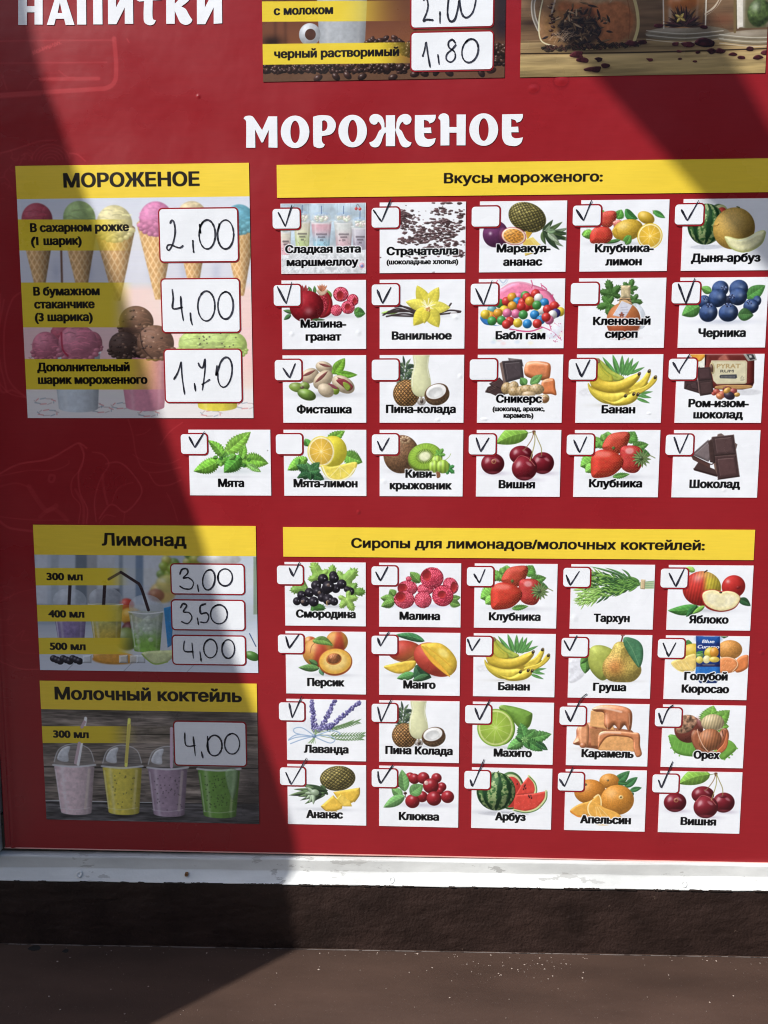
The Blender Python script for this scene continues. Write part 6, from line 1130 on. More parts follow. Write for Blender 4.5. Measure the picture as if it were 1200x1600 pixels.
# ------------------------------------------------------------------ surroundings
def paint_mat(name, base, rough, layers, chips=None, spec=.5, var=.12, chipcol=(.25, .22, .19), chipscale=60, dust=0., stretch=(1, 1, 1)):
    m, nt, bs = nodes(name); bs.inputs['Roughness'].default_value = rough; bs.inputs['Specular IOR Level'].default_value = spec; pos = obcoord(nt)
    mp = add(nt, 'ShaderNodeMapping'); mp.inputs['Scale'].default_value = stretch; nt.links.new(pos, mp.inputs[0]); pos = mp.outputs[0]
    n1 = add(nt, 'ShaderNodeTexNoise'); n1.inputs['Scale'].default_value = 18; n1.inputs['Detail'].default_value = 8; nt.links.new(pos, n1.inputs[0])
    rp = add(nt, 'ShaderNodeMapRange'); rp.inputs['From Min'].default_value = .3; rp.inputs['From Max'].default_value = .7; rp.inputs['To Min'].default_value = 1-var; rp.inputs['To Max'].default_value = 1+var; nt.links.new(n1.outputs[0], rp.inputs['Value'])
    mx = add(nt, 'ShaderNodeMix', data_type='RGBA', blend_type='MULTIPLY'); mx.inputs[0].default_value = 1.; mx.inputs[6].default_value = tuple(base)+(1,); nt.links.new(rp.outputs[0], mx.inputs[7]); out = mx.outputs[2]
    if chips:
        n2 = add(nt, 'ShaderNodeTexNoise'); n2.inputs['Scale'].default_value = chipscale; n2.inputs['Detail'].default_value = 7; n2.inputs['Roughness'].default_value = .65; nt.links.new(pos, n2.inputs[0])
        r = add(nt, 'ShaderNodeMapRange'); r.inputs['From Min'].default_value = chips; r.inputs['From Max'].default_value = chips+.02; nt.links.new(n2.outputs[0], r.inputs['Value'])
        m2 = add(nt, 'ShaderNodeMix', data_type='RGBA'); nt.links.new(r.outputs[0], m2.inputs[0]); nt.links.new(out, m2.inputs[6]); m2.inputs[7].default_value = tuple(chipcol)+(1,); out = m2.outputs[2]
    if dust:
        v = add(nt, 'ShaderNodeTexNoise'); v.inputs['Scale'].default_value = 420; v.inputs['Detail'].default_value = 2; nt.links.new(obcoord(nt), v.inputs[0])
        r = add(nt, 'ShaderNodeMapRange'); r.inputs['From Min'].default_value = .68; r.inputs['From Max'].default_value = .76; r.inputs['To Max'].default_value = dust; nt.links.new(v.outputs[0], r.inputs['Value'])
        m3 = add(nt, 'ShaderNodeMix', data_type='RGBA'); nt.links.new(r.outputs[0], m3.inputs[0]); nt.links.new(out, m3.inputs[6]); m3.inputs[7].default_value = (.3, .25, .22, 1); out = m3.outputs[2]
    nt.links.new(out, bs.inputs['Base Color']); bump(nt, bs, layers); return m
M_frame = paint_mat('chipped_white_paint', (.66, .67, .65), .42, [((1, 1, 1), 40, .4, .002), ((1, 1, 1), 300, .25, .0006)], chips=.605, chipcol=(.47, .47, .45), chipscale=60, var=.24, stretch=(.35, 1, 1))
M_plinth = paint_mat('dark_brown_rough_paint', (.027, .0155, .0125), .45, [((1, 1, 1), 80, .45, .003), ((1, 1, 1), 300, .65, .0016)], chips=.70, chipcol=(.09, .06, .045), chipscale=90, var=.4, spec=.3)
M_sill = paint_mat('brown_sill_paint', (.062, .0365, .0265), .52, [((.25, 1, 1), 40, .35, .002), ((1, 1, 1), 500, .25, .0004)], chips=.74, chipcol=(.15, .11, .09), chipscale=70, var=.24, dust=.22, spec=.4, stretch=(.3, 1, 1))
M_recess = paint_mat('dirty_bare_strip', (.10, .085, .06), .7, [((.2, 1, 1), 120, .7, .002)], chips=.6, chipcol=(.02, .017, .014), chipscale=60, var=.4, stretch=(.25, 1, 1))
M_wall = paint_mat('kiosk_side_paint', (.20, .05, .05), .5, [((1, 1, 1), 30, .3, .002)])
M_metal = paint_mat('rusty_screw_metal', (.45, .38, .3), .45, [((1, 1, 1), 400, .4, .0004)], var=.3)
M_rust = paint_mat('rust_spot', (.25, .12, .04), .7, [((1, 1, 1), 500, .5, .0004)], var=.3)
M_hole = paint_mat('hole_shade_black', (.008, .007, .006), .8, [((1, 1, 1), 300, .3, .0004)])
M_ground = paint_mat('concrete_paving', (.20, .185, .17), .85, [((1, 1, 1), 3, .4, .01), ((1, 1, 1), 60, .4, .003)], var=.15)
M_cloth = paint_mat('beige_caster_cloth', (.34, .30, .24), .8, [((1, 1, 1), 400, .4, .0005)], var=.05)
M_pole = paint_mat('grey_painted_pole', (.3, .31, .32), .4, [((1, 1, 1), 200, .2, .0005)])

SL = -.0115                                      # everything below the sign is hung slightly out of level
def lvl(y, x): return y+SL*(x-.12)
def extrude_profile(name, prof, x0, x1, nx=2, closed=True, wob=0., seed=0, vertical=False):
    """profile (depth, y) swept along x; wob roughens it"""
    rs = np.random.RandomState(seed); V = []; F = []; n = len(prof)
    ph = rs.rand(n)*6
    for i in range(nx+1):
        x = x0+(x1-x0)*i/nx
        for k, (d, y) in enumerate(prof):
            w = wob*(math.sin(x*37+ph[k])+.6*math.sin(x*91+ph[k]*2)) if wob else 0
            V.append(B(x, lvl(y, x)+w, d+w*.5) if not vertical else B(y, x, d))
    for i in range(nx):
        for k in range(n if closed else n-1):
            a = i*n+k; b = i*n+(k+1) % n; F.append((a, b, b+n, a+n))
    if closed: F.append(tuple(range(n))); F.append(tuple(nx*n+k for k in range(n))[::-1])
    me = mesh(name, V, F); bm = bmesh.new(); bm.from_mesh(me); bmesh.ops.recalc_face_normals(bm, faces=bm.faces); bm.to_mesh(me); bm.free(); return me

V = []; F = []; hx, hz = 160, 24
rs = np.random.RandomState(4)
for j in range(hz+1):
    for i in range(hx+1):
        f = j/hz; top = .9*max(0, f-.85)/.15; n_ = rs.uniform(-.28, .28); V.append((-24+48*i/hx, -9-top+n_, 7.2*f+rs.uniform(-.12, .12)*(f > 0)))
for j in range(hz):
    for i in range(hx): a = j*(hx+1)+i; F.append((a, a+1, a+hx+2, a+hx+1))
nb = len(V); V += [(-24, -12, 0), (24, -12, 0), (24, -12, 7.2), (-24, -12, 7.2)]; F += [(nb+1, nb, nb+3, nb+2), (hz*(hx+1), hz*(hx+1)+hx, nb+2, nb+3)]
M_hedge = paint_mat('added_hedge_leaves', (.035, .055, .025), .7, [((1, 1, 1), 6, .8, .05)], var=.5)
tag(link('reflection_hedge', mesh('reflection_hedge', V, F), M_hedge), 'tall dark hedge added out of view to darken the reflections in the board', 'reflection_hedge')  # invented leafy bank, added out of view to darken the reflections
g = mesh('pavement', [(-40, -60, 0), (40, -60, 0), (40, 40, 0), (-40, 40, 0)], [(0, 1, 2, 3)]); tag(link('pavement', g, M_ground), kind='structure')
# the kiosk behind the sign
wallm = mesh('wall', [B(x, y, d) for d in (-.012, -1.6) for x, y in ((-1.2, -1.), (1.9, -1.), (1.9, ZREF-.001), (-1.2, ZREF-.001))], [(0, 3, 2, 1), (4, 5, 6, 7), (0, 1, 5, 4), (1, 2, 6, 5), (2, 3, 7, 6), (3, 0, 4, 7)])
kio = empty('kiosk', B(.1, ZREF, 0), 'street kiosk behind the red menu board, with dark brown plinth and brown sill', 'kiosk')
link('wall', wallm, M_wall, kio)
link('backing_strip', slab('backing_strip', [(-.43, .76), (.75, .76), (.75, lvl(.808, .75)), (-.43, lvl(.808, -.43))], -.006, -.0115), M_recess, kio)
# rough plinth band as a displaced grid
nx, ny = 420, 46; V = []; F = []
for j in range(ny+1):
    for i in range(nx+1):
        x = -.62+1.6*i/nx; f = j/ny; y = .8335+(.9225-.8335)*f; top = sstep(f, .02, .22)
        q = (N_BIG[(j*4) % 1024, (i*3) % 1024]*.0006+N_MID[(j*5) % 1024, (i*4) % 1024]*.00042)*float(top)*.45
        V.append(B(x, lvl(y, x), .0128+q-.0016*float(1-sstep(f, 0, .06))))
for j in range(ny):
    for i in range(nx): a = j*(nx+1)+i; F.append((a, a+nx+1, a+nx+2, a+1))
link('plinth', mesh('plinth', V, F, True), M_plinth, kio)
# sill
YS = .9217
prof = [(.0105, YS), (.10, YS+.0004), (.228, YS+.0012), (.2335, YS+.003), (.235, YS+.0075), (.235, YS+.045), (.2325, YS+.045), (.2325, YS+.012), (.0105, YS+.012)]
sill = empty('window_sill', B(.12, YS, .12), 'dusty brown painted sill along the bottom of the photo, half in shadow', 'sill')
sm_ = extrude_profile('board', prof, -.62, .98, nx=40, wob=.00022, seed=3); link('board', sm_, M_sill, sill)
rs = np.random.RandomState(11)
def blobflat(cx, d, r, col, up=.0004, n=9, name='dark_hole_patch', ry=.6):
    V = [Vector((cx+math.cos(TAU*i/n)*r*rs.uniform(.75, 1.15), -(d+math.sin(TAU*i/n)*r*ry*rs.uniform(.75, 1.15)), ZREF-lvl(YS, cx)+up)) for i in range(n)]
    V2 = V+[v-Vector((0, 0, up+.001)) for v in V]; return link(name, mesh(name, V2, [tuple(range(n))]+[(i, i+n, (i+1) % n+n, (i+1) % n) for i in range(n)]), col, sill)
blobflat(-.327, .0215, .0085, M_hole, ry=.62); blobflat(-.2855, .026, .0042, M_hole, ry=.8)  # flat black patches standing for holes; their inner shade is painted in
# crumbs of paint and grit on the sill
V = []; F = []
for k in range(190):
    if k < 60: x = rs.uniform(-.36, .6); d = .018+abs(rs.randn())*.006
    elif k < 110: x = .12+.05*rs.randn()+.16; d = .03+abs(rs.randn())*.018
    else: x = rs.uniform(-.38, .62); d = .02+rs.rand()*.15
    s = rs.choice([.0006, .0009, .0014, .002], p=[.45, .33, .17, .05]); z = ZREF-lvl(YS, x)-.0002; b = len(V)
    for p in ((1, 0, 0), (-.9, .2, 0), (.1, 1, 0), (-.1, -1, .1), (0, .1, .9)): V.append((x+p[0]*s*rs.uniform(.6, 1.2), -d+p[1]*s*rs.uniform(.5, 1.1), z+.0002+abs(p[2])*s*.7+(.0004 if p[2] == 0 else 0)*rs.rand()))
    F += [(b, b+2, b+4), (b+2, b+1, b+4), (b+1, b+3, b+4), (b+3, b, b+4)]
M_crumb = paint_mat('pale_paint_crumbs', (.27, .21, .175), .7, [((1, 1, 1), 300, .3, .0005)], var=.4)
tag(link('paint_crumbs', mesh('paint_crumbs', V, F), M_crumb), 'pale crumbs of paint and grit scattered on the brown sill', 'debris', kind='stuff')
# white frame
frame = empty('board_frame', B(.12, .82, .008), 'chipped white painted frame below and to the left of the red menu board', 'frame')
prof = [(-.0112, .8052), (.003, .8054), (.0042, .8061), (.0048, .8075), (.0052, .8208), (.0057, .8220), (.0066, .8234), (.0128, .8322), (.0141, .8336), (.0140, .8345), (.0120, .8350), (-.0112, .8350)]
link('bottom_rail', extrude_profile('bottom_rail', prof, -.62, .98, nx=90, wob=.00022, seed=5), M_frame, frame)
link('side_rail', extrude_profile('side_rail', [(-.0112, -.43), (.010, -.43), (.0125, -.428), (.0125, -.381), (.010, -.3788), (-.0112, -.3788)], -.9, .8085, nx=2, vertical=True), M_frame, frame)
def screw(x, y, r=.0032, mat=M_frame, d=.0104):
    V = []; F = []; n = 12
    for rr, dd in ((1.25, 0), (1.1, .0005), (.9, .0006), (.55, .0002), (.25, -.0006)):
        for i in range(n): V.append(B(x+math.cos(TAU*i/n)*r*rr, lvl(y, x)+math.sin(TAU*i/n)*r*rr, d+dd+math.sin(TAU*i/n)*r*rr*.7))
    for k in range(4):
        for i in range(n): F.append((k*n+i, k*n+(i+1) % n, (k+1)*n+(i+1) % n, (k+1)*n+i))
    F.append(tuple(4*n+i for i in range(n))); return link('screw', mesh('screw', V, F, True), mat, frame)
def yfront(v, u): # a point on the rail's front face seen at pixel (u, v)
    X, Y = P(u, v); k = (.912-.0105)/.912; return CC[0]+(X-CC[0])*k, CC[1]+(Y-CC[1])*k
for u, v, mt in ((124, 1366, M_frame), (612, 1375, M_frame), (1069, 1381, M_frame)):
    x, y = yfront(v, u); screw(x, y-SL*(x-.12), .003, mt)
x, y = yfront(1366, 291.5); link('rust_spot', slab('rust_spot', rrect(x-.0019, y-.0019, x+.0019, y+.0019, .0006), .0124, .0085), M_rust, frame)

rs = np.random.RandomState(21); M_grime = paint_mat('brown_paint_smear', (.03, .02, .016), .6, [((1, 1, 1), 300, .3, .0005)], var=.3)
V = []; F = []
for k in range(60):   # ragged brown paint along the rail's lower lip
    x = rs.uniform(-.37, .6); L = rs.uniform(.002, .014)*(2 if k < 12 else 1); h = rs.uniform(.0004, .0013); n = 7; b0 = len(V)
    for i in range(n+1): V.append(B(x+L*i/n, lvl(.0, x)+.8337-h*rs.rand(), .01435)); V.append(B(x+L*i/n, lvl(.0, x)+.8352, .01445))
    for i in range(n): F.append((b0+2*i, b0+2*i+1, b0+2*i+3, b0+2*i+2))
link('paint_smear', mesh('paint_smear', V, F), M_grime, frame, kind='stuff')
V = []; F = []; n = 300   # thin line of dust where the sill meets the plinth
for i in range(n+1):
    x = -.6+1.55*i/n; w = .0007+.0006*rs.rand(); V.append(B(x, lvl(YS, x)-.0009*rs.uniform(.4, 1.), .0144)); V.append(B(x, lvl(YS, x)-.0002, .0144+w))
for i in range(n): F.append((2*i, 2*i+1, 2*i+3, 2*i+2))
link('dust_line', mesh('dust_line', V, F), paint_mat('grey_dust', (.11, .09, .08), .9, [((1, 1, 1), 500, .5, .0005)], chips=.52, chipcol=(.03, .02, .016), chipscale=60, var=.5), sill)
# ------------------------------------------------------------------ the menu board itself
BX0, BX1, BY0 = -.3738, .70, -.62
board = empty('menu_board', B(.1, .3, 0), 'large red printed menu board in Russian with white headings, framed below by a white rail', 'menu board')
bp = Pic(1500, 1640, (BX0, -.26, .62, .83), RED, 5)
kx = bp.kx; bp.k = kx
G = C(186, 62, 66)
def ghost(pts, w=1.6, al=.5, ox=0, oy=0, s=1.):
    q = [P(ox+x/s, oy+y/s) for x, y in pts]; bp.line(q, w/1000., G, al=min(1, al*1.3))
g4 = dict(ox=0, oy=60, s=4.8)
for pts, w, al in (([(0, 425), (300, 405), (700, 380), (800, 370), (860, 320), (870, 200), (855, 0)], 5, .5), ([(0, 445), (300, 425)], 2, .3), ([(300, 305), (740, 300)], 4, .45), ([(0, 185), (800, 178)], 1.6, .35), ([(0, 20), (220, 15), (850, 12)], 1.6, .35), ([(200, 380), (260, 310), (420, 300)], 1.4, .25), ([(440, 240), (500, 285), (560, 290)], 1.4, .3), ([(10, 270), (50, 380)], 2, .25)): ghost(pts, w, al, **g4)
for i in range(60):
    f = i/60; ghost([(240+f*210+rs.uniform(-8, 8), 112-f*82+rs.uniform(-16, 16)), (246+f*210+rs.uniform(-8, 8), 106-f*82+rs.uniform(-16, 16))], .6, .8, **g4)
ghost([(950, 0), (968, 30)], .7, .8, **g4); ghost([(195/3*4.8, (133-180)*4.8/3+0), (200, -60)], .5, .4, **g4)
for r in range(5):
    ghost([(380+math.cos(a)*(40+r*26), 920+math.sin(a)*(30+r*24)) for a in np.linspace(3.2, 6.1, 9)], 1.2, .35, **g4)
ghost([(0, 860), (80, 840), (200, 800), (300, 770), (420, 765)], 1.6, .4, **g4); ghost([(520, 860), (580, 870), (640, 920)], 1.6, .4, **g4)
for i in range(14): q = (rs.uniform(0, 300), rs.uniform(820, 1250)); a = rs.uniform(0, 6); ghost([(q[0]+math.cos(a+t)*rs.uniform(20, 60), q[1]+math.sin(a+t)*50) for t in np.linspace(0, 2.2, 5)], 1.4, .25, **g4)
g3 = dict(ox=0, oy=600, s=4.)
for pts, w, al in (([(0, 560), (120, 500), (300, 470), (430, 400), (490, 370), (540, 400)], 2.2, .45), ([(0, 575), (180, 540), (330, 540), (420, 505), (430, 480)], 1.2, .35), ([(490, 370), (520, 440), (510, 520), (450, 600), (450, 690), (500, 760), (490, 870)], 1.3, .4), ([(500, 370), (525, 450), (490, 560), (500, 680), (545, 780), (540, 870)], 1.8, .4), ([(470, 660), (520, 760), (520, 870)], 3.2, .28),
        ([(575, 425), (640, 440), (680, 500), (640, 570), (610, 640), (590, 740), (600, 860)], 1.6, .4), ([(660, 500), (740, 490), (810, 540), (885, 655), (850, 740), (780, 800), (720, 760), (680, 760), (620, 840)], 2., .4), ([(640, 570), (650, 660), (670, 750)], 3., .3), ([(700, 740), (740, 650), (830, 615)], 1.2, .35), ([(780, 800), (770, 870)], 1.4, .3), ([(620, 870), (660, 820), (720, 830)], 1.2, .35),
        ([(180, 640), (230, 720), (290, 790), (350, 760)], 6, .22), ([(250, 830), (330, 780), (420, 850)], 5, .2), ([(0, 640), (100, 620), (190, 650)], 2, .25), ([(0, 860), (60, 900), (200, 920)], 3, .35), ([(0, 830), (200, 850), (420, 850)], 1.2, .35), ([(310, 570), (340, 575), (330, 610), (305, 605), (310, 570)], 3, .3),
        ([(800, 220), (830, 320), (850, 440), (900, 540), (1000, 550), (1130, 520)], 1.6, .3), ([(850, 320), (900, 310), (940, 280)], 1.2, .3), ([(830, 440), (900, 480), (1040, 500), (1120, 470)], 1.2, .3), ([(930, 560), (980, 630), (1060, 630), (1130, 600)], 1.6, .35), ([(1040, 680), (1080, 760), (1110, 860)], 1.2, .3), ([(1000, 380), (1060, 300), (1140, 240)], 1.2, .35), ([(0, 0), (60, 60), (160, 85)], 1.6, .35),
        ([(0, 1360), (60, 1330), (130, 1300), (220, 1280)], 1.4, .3), ([(40, 1480), (60, 1450), (50, 1500), (90, 1500)], 1.2, .25), ([(100, 1580), (150, 1540), (130, 1600), (180, 1600)], 1.2, .25)): ghost(pts, w, al, **g3)
for yy in (1005, 1030): ghost([(10, yy), (30, yy+14), (60, yy+16)], 1.2, .25)
ghost([(0, 1033), (30, 1045), (60, 1046)], 1.3, .45); ghost([(0, 460), (-2, 600), (20, 610), (40, 620)], 2.5, .3); ghost([(36, 455), (18, 470), (6, 520), (12, 590), (42, 622)], 2.2, .32); ghost([(6, 468), (-4, 540), (10, 610)], 2.2, .3)
for cy in (925, 960, 1000): ghost([(8+math.cos(a)*14, cy+math.sin(a)*9) for a in np.linspace(0, 5.6, 8)], 1.1, .25)
for i in range(70): # scuffs
    q = (rs.uniform(0, 1200), rs.uniform(0, 1330)); a = rs.uniform(-.4, .4); L = rs.uniform(2, 12); ghost([q, (q[0]+math.cos(a)*L, q[1]+math.sin(a)*L)], .35, .35)
for cx, cy, r, a in ((835, 138, 9, .25), (877, 126, 12, .3)): x, y = P(cx, cy); bp.ball(x, y, r*.0008, r*.0008, (110, 18, 26), dk=1, gl=0, hi=0, al=a, soft=2)
I_board = to_image('board_print', bp.a)
M_board = vinyl('red_board_print', img=I_board, rough=.3, wear=.07)
ub = (BX0, -.26, .62, .83)
# sheet with its left edge rolled over in a shallow ridge
xs = [BX0, BX0+.0015, -.371, -.3685, -.366, -.3635, -.361, -.3585, -.356, -.35, -.25, 0, .25, .5, BX1]; zs = [-.004, -.0006, .0012, .0002, -.0008, .0012, .0022, .0008, 0, 0, 0, 0, 0, 0, 0]
ysn = [BY0, -.2, 0, .2, .4, .55, .65, .72, .77]; V = []; F = []
for y in ysn+[None]:
    for x, z in zip(xs, zs):
        yy = (.8013-.0033*(x-.1)) if y is None else y; zz = z*float(sstep(yy, .25, .75)) if z > 0 else z
        V.append(B(x, yy, zz-.0004))
nxs = len(xs)
for j in range(len(ysn)):
    for i in range(nxs-1): a = j*nxs+i; F.append((a, a+nxs, a+nxs+1, a+1))
pm = mesh('panel', V, F); uv = pm.uv_layers.new(name='UVMap')
for lp in pm.loops: v = pm.vertices[lp.vertex_index].co; uv.data[lp.index].uv = ((v.x-ub[0])/(ub[2]-ub[0]), 1-((ZREF-v.z)-ub[1])/(ub[3]-ub[1]))
for p_ in pm.polygons: p_.use_smooth = True
link('panel', pm, M_board, board)
link('cut_edge', slab('cut_edge', [(-.3725, lvl(.8013, .12)+.0016), (BX1, .8013-.0033*(BX1-.1)), (BX1, .8013-.0033*(BX1-.1)+.0013), (-.3725, .8013-.0033*(-.3725-.1)+.0013)], .0002, -.0035), M_trim, board)

# white headings: each letter its own outline
def crv(pts, ox, oy, s, k=5):
    """points in crop coordinates; a third value 1 makes a corner"""
    n = len(pts); out = []; P2 = [np.array(p[:2], float) for p in pts]; cor = [len(p) > 2 for p in pts]
    for i in range(n):
        b, c = P2[i], P2[(i+1) % n]; a = b-(c-b)*.0 if cor[i] else P2[i-1]; d = c if cor[(i+1) % n] else P2[(i+2) % n]
        if cor[i] and cor[(i+1) % n]: out.append(b); continue
        if cor[i]: a = 2*b-c
        if cor[(i+1) % n]: d = 2*c-b
        for j in range(k): t = j/k; out.append(.5*((2*b)+(c-a)*t+(2*a-5*b+4*c-d)*t*t+(-a+3*b-3*c+d)*t**3))
    return [P(ox+q[0]/s, oy+q[1]/s) for q in out]
def ring(cx, cy, rx, ry, o, n=40): return [P(o[0]+(cx+math.cos(TAU*i/n)*rx)/o[2], o[1]+(cy+math.sin(TAU*i/n)*ry)/o[2]) for i in range(n)]
M_letter = vinyl('white_heading_print', col=(236, 239, 243), rough=.32, wear=.03)
def letter(outer, holes=()): return link('letter', slab('letter', outer, .0001, -.0003, holes), M_letter, board)
o1 = (370, 160, 4.8); o2 = (600, 160, 4.8)
letter(crv([(52, 122), (62, 106), (85, 100), (110, 102), (130, 118), (190, 208, 1), (236, 105, 1), (303, 105, 1), (305, 340, 1), (238, 338, 1), (240, 205, 1), (196, 300, 1), (184, 300, 1), (137, 202, 1), (139, 340, 1), (70, 340, 1), (71, 170), (66, 134)], *o1))
letter(ring(437, 221, 107, 122, o1), [ring(437, 221, 35, 84, o1)])
letter(crv([(572, 108, 1), (610, 98), (655, 96), (705, 106), (740, 150), (738, 198), (706, 238), (638, 253, 1), (638, 285), (646, 305), (660, 316, 1), (650, 334), (620, 343), (590, 334), (574, 305)], *o1), [crv([(640, 140, 1), (655, 134), (674, 146), (680, 172), (673, 200), (655, 214), (640, 214, 1)], *o1)])
letter(ring(869, 215, 107, 122, o1), [ring(869, 215, 35, 84, o1)])
arm = [(1120, 186, 1), (1108, 186), (1106, 150), (1092, 112), (1062, 91), (1028, 88), (1002, 104), (994, 130), (1006, 156), (1030, 167), (1050, 160), (1058, 146), (1070, 152), (1084, 178), (1084, 200), (1066, 216), (1044, 262), (1022, 288), (993, 302, 1), (1006, 326), (1032, 337), (1062, 330), (1082, 300), (1094, 262), (1106, 234), (1120, 226, 1)]
mir = [(2304-q[0],)+tuple(q[1:]) for q in arm][::-1]
letter(crv([(1118, 97, 1), (1187, 96, 1), (1187, 186, 1)]+[q for q in mir if True][1:-1]+[(1187, 226, 1), (1187, 328, 1), (1118, 328, 1), (1118, 226, 1)]+arm[::-1][1:-1]+[(1118, 186, 1)], *o1))
E1 = [(232, 96, 1), (388, 93, 1), (386, 120), (370, 146), (342, 158, 1), (330, 140), (300, 130, 1), (300, 190, 1), (352, 188, 1), (356, 230, 1), (300, 230, 1), (304, 258), (325, 274), (355, 274), (388, 268, 1), (376, 306), (345, 330), (308, 333), (262, 322), (238, 288), (231, 240)]
letter(crv(E1, *o2))
letter(crv([(408, 116), (418, 94), (445, 82), (474, 90), (488, 116), (490, 185, 1), (545, 185, 1), (545, 91, 1), (614, 91, 1), (611, 322, 1), (545, 322, 1), (545, 227, 1), (490, 227, 1), (490, 322, 1), (424, 323, 1), (424, 155), (419, 132)], *o2))
letter(ring(748, 204, 108, 122, o2), [ring(748, 204, 37, 85, o2)])
letter(crv([(q[0]+654, q[1]-6-(0 if q[1] < 200 else 0))+tuple(q[2:]) for q in E1], *o2))
oz = (0, 0, 10/3)
letter(crv([(95, -47, 1), (140, -47, 1), (140, 32, 1), (180, 32, 1), (180, -47, 1), (222, -47, 1), (222, 128, 1), (180, 128, 1), (180, 64, 1), (140, 64, 1), (140, 130, 1), (95, 130, 1)], *oz))
letter(crv([(244, 130, 1), (298, -47, 1), (332, -47, 1), (388, 130, 1), (342, 130, 1), (334, 98, 1), (290, 98, 1), (282, 130, 1)], *oz), [crv([(300, 68, 1), (324, 68, 1), (312, 12, 1)], *oz)])
letter(crv([(400, -47, 1), (532, -47, 1), (534, 127, 1), (486, 127, 1), (485, -5, 1), (448, -5, 1), (449, 128, 1), (402, 128, 1)], *oz))
for dx in (0, 463): letter(crv([(562+dx, -47, 1), (604+dx, -47, 1), (604+dx, 40, 1), (648+dx, -47, 1), (692+dx, -47, 1), (694+dx, 124-dx*.006, 1), (650+dx, 124, 1), (650+dx, 38, 1), (606+dx, 126, 1), (563+dx, 126, 1)], *oz))
letter(crv([(712, -2), (730, -22), (780, -30), (840, -22, 1), (838, 0, 1), (795, 2, 1), (795, 92), (812, 106, 1), (800, 126), (776, 131), (752, 116), (748, 80), (750, 6, 1), (725, 8, 1)], *oz))
letter(crv([(865, -47, 1), (910, -47, 1), (910, 20, 1), (950, -20), (990, -38, 1), (985, 0), (945, 34, 1), (968, 48), (985, 78), (1002, 104, 1), (992, 120), (968, 130), (940, 118), (925, 90), (910, 56, 1), (910, 124, 1), (866, 124, 1)], *oz))

# ------------------------------------------------------------------ flavour cards
RES = 3200                                       # print pixels per metre
pics = {}
for (r, c), (key, what, lines, tick) in CARDS.items():
    fn, ref = PAINT[key]
    if key not in pics:
        p = Pic(int(CW*RES), int(CH*RES), cropbox(ref), (236, 239, 244), 100+len(pics)); card_white(p); rx, ry = card_xy(*ref); p.plane((rx, ry, rx+CW, ry+CH), CROP[ref]); fn(p); pics[key] = p.a.copy()
    p = Pic(int(CW*RES), int(CH*RES), cropbox((r, c)), seed=1); p.a[:] = pics[key]; rx, ry = card_xy(r, c); p.plane((rx, ry, rx+CW, ry+CH), CROP[(r, c)])
    p.a = p.a*.92+p.a.mean(2, keepdims=True)*.08; p.a = np.clip(p.a, 0, 1)**.94; p.blur(1)
    for t, L, R, b, cap in lines: p.text(t, L, R, b, cap*1.12, (6, 6, 8), 1.0, halo=(6. if CROP[(r, c)][2] < 5 else 6*CROP[(r, c)][2]/3.75))
    # a faint pinkish fringe where the white meets the red, as on the print
    e = 2; pk = C(238, 214, 216)
    for sl_ in ((slice(0, e), slice(None)), (slice(-e, None), slice(None)), (slice(None), slice(0, e)), (slice(None), slice(-e, None))): p.a[sl_] = p.a[sl_]*.45+pk*.55
    mat = vinyl('card_print_'+key, img=to_image('card_'+key, p.a), rough=.27, wear=.02)
    x, y = card_xy(r, c); up = r < 4
    txt = ' '.join(l[0] for l in lines)
    t = empty('flavour_card', B(x+CW/2, y+CH/2, 0), 'white card with '+what, 'card', 'flavour cards on the red menu board' if up else 'syrup cards on the red menu board')
    link('card_sheet', slab('card_sheet', [(x, y), (x+CW, y), (x+CW, y+CH), (x, y+CH)], .0002, -.0004, uvbox=(x, y, x+CW, y+CH)), mat, t)
    by0, by1 = (.0055+(.0006 if r == 0 else 0), .0292-(0.001 if r == 0 else 0)) if up else (.0045, .0275)
    bx0, bx1 = -.0093, .0224
    tb = link('tick_box', slab('tick_box', rrect(x+bx0+.0006, y+by0-.0017, x+bx1+.0019, y+by1+.0020, .0048), .0005, .0001), M_red, t)
    link('box_face', slab('box_face', rrect(x+bx0, y+by0, x+bx1, y+by1, .0036), .0008, .0004), M_white, tb)
    if tick:
        q = [crop2board((r, c), a, b) for a, b in tick]
        n1 = min(range(len(tick)), key=lambda i: -tick[i][1]); s1 = q[:n1+1]; s2 = q[n1:]
        me = ribbon('check_mark', [s1], .0011, w=.0024, seed=r*7+c); me2 = ribbon('c2', [s2], .0012, w=.0015 if (r+c) % 3 else .0020, seed=r*7+c+50)
        bm = bmesh.new(); bm.from_mesh(me); bm.from_mesh(me2); bm.to_mesh(me); bm.free(); bpy.data.meshes.remove(me2)
        link('check_mark', me, M_ink, tb)

# ------------------------------------------------------------------ yellow header strips
def header_image(name, rect, txt, L, R, base, cap, bold=.5, tilt=0.):
    x0, y0, x1, y1 = rect; p = Pic(int((x1-x0)*2400), int((y1-y0)*2400), rect, YEL, 3)
    Lb = P(L, base)[0]; Rb = P(R, base)[0]; bb = P((L+R)/2, base)[1]; cp = bb-P((L+R)/2, base-cap)[1]
    p.text(txt, Lb, Rb, bb, cp, (26, 20, 14), bold); return vinyl(name, img=to_image(name, p.a), rough=.3, wear=.05)
def strip(rect, me_name, mat, **k):
    x0, y0, x1, y1 = rect; return slab(me_name, [(x0, y0), (x1, y0), (x1, y1), (x0, y1)], .0002, -.0003, uvbox=rect)
R1 = (-.0038, -.0434, .566, -.0066)
tag(link('header_strip', strip(R1, 'header_strip', None), header_image('flavour_header', R1, 'Вкусы мороженого:', 693.5, 941.7, 285.3, 16.6, .75)), 'yellow strip above the upper block of flavour cards', 'header strip')
R2 = (-.0022, .3806, .5640, .4172)
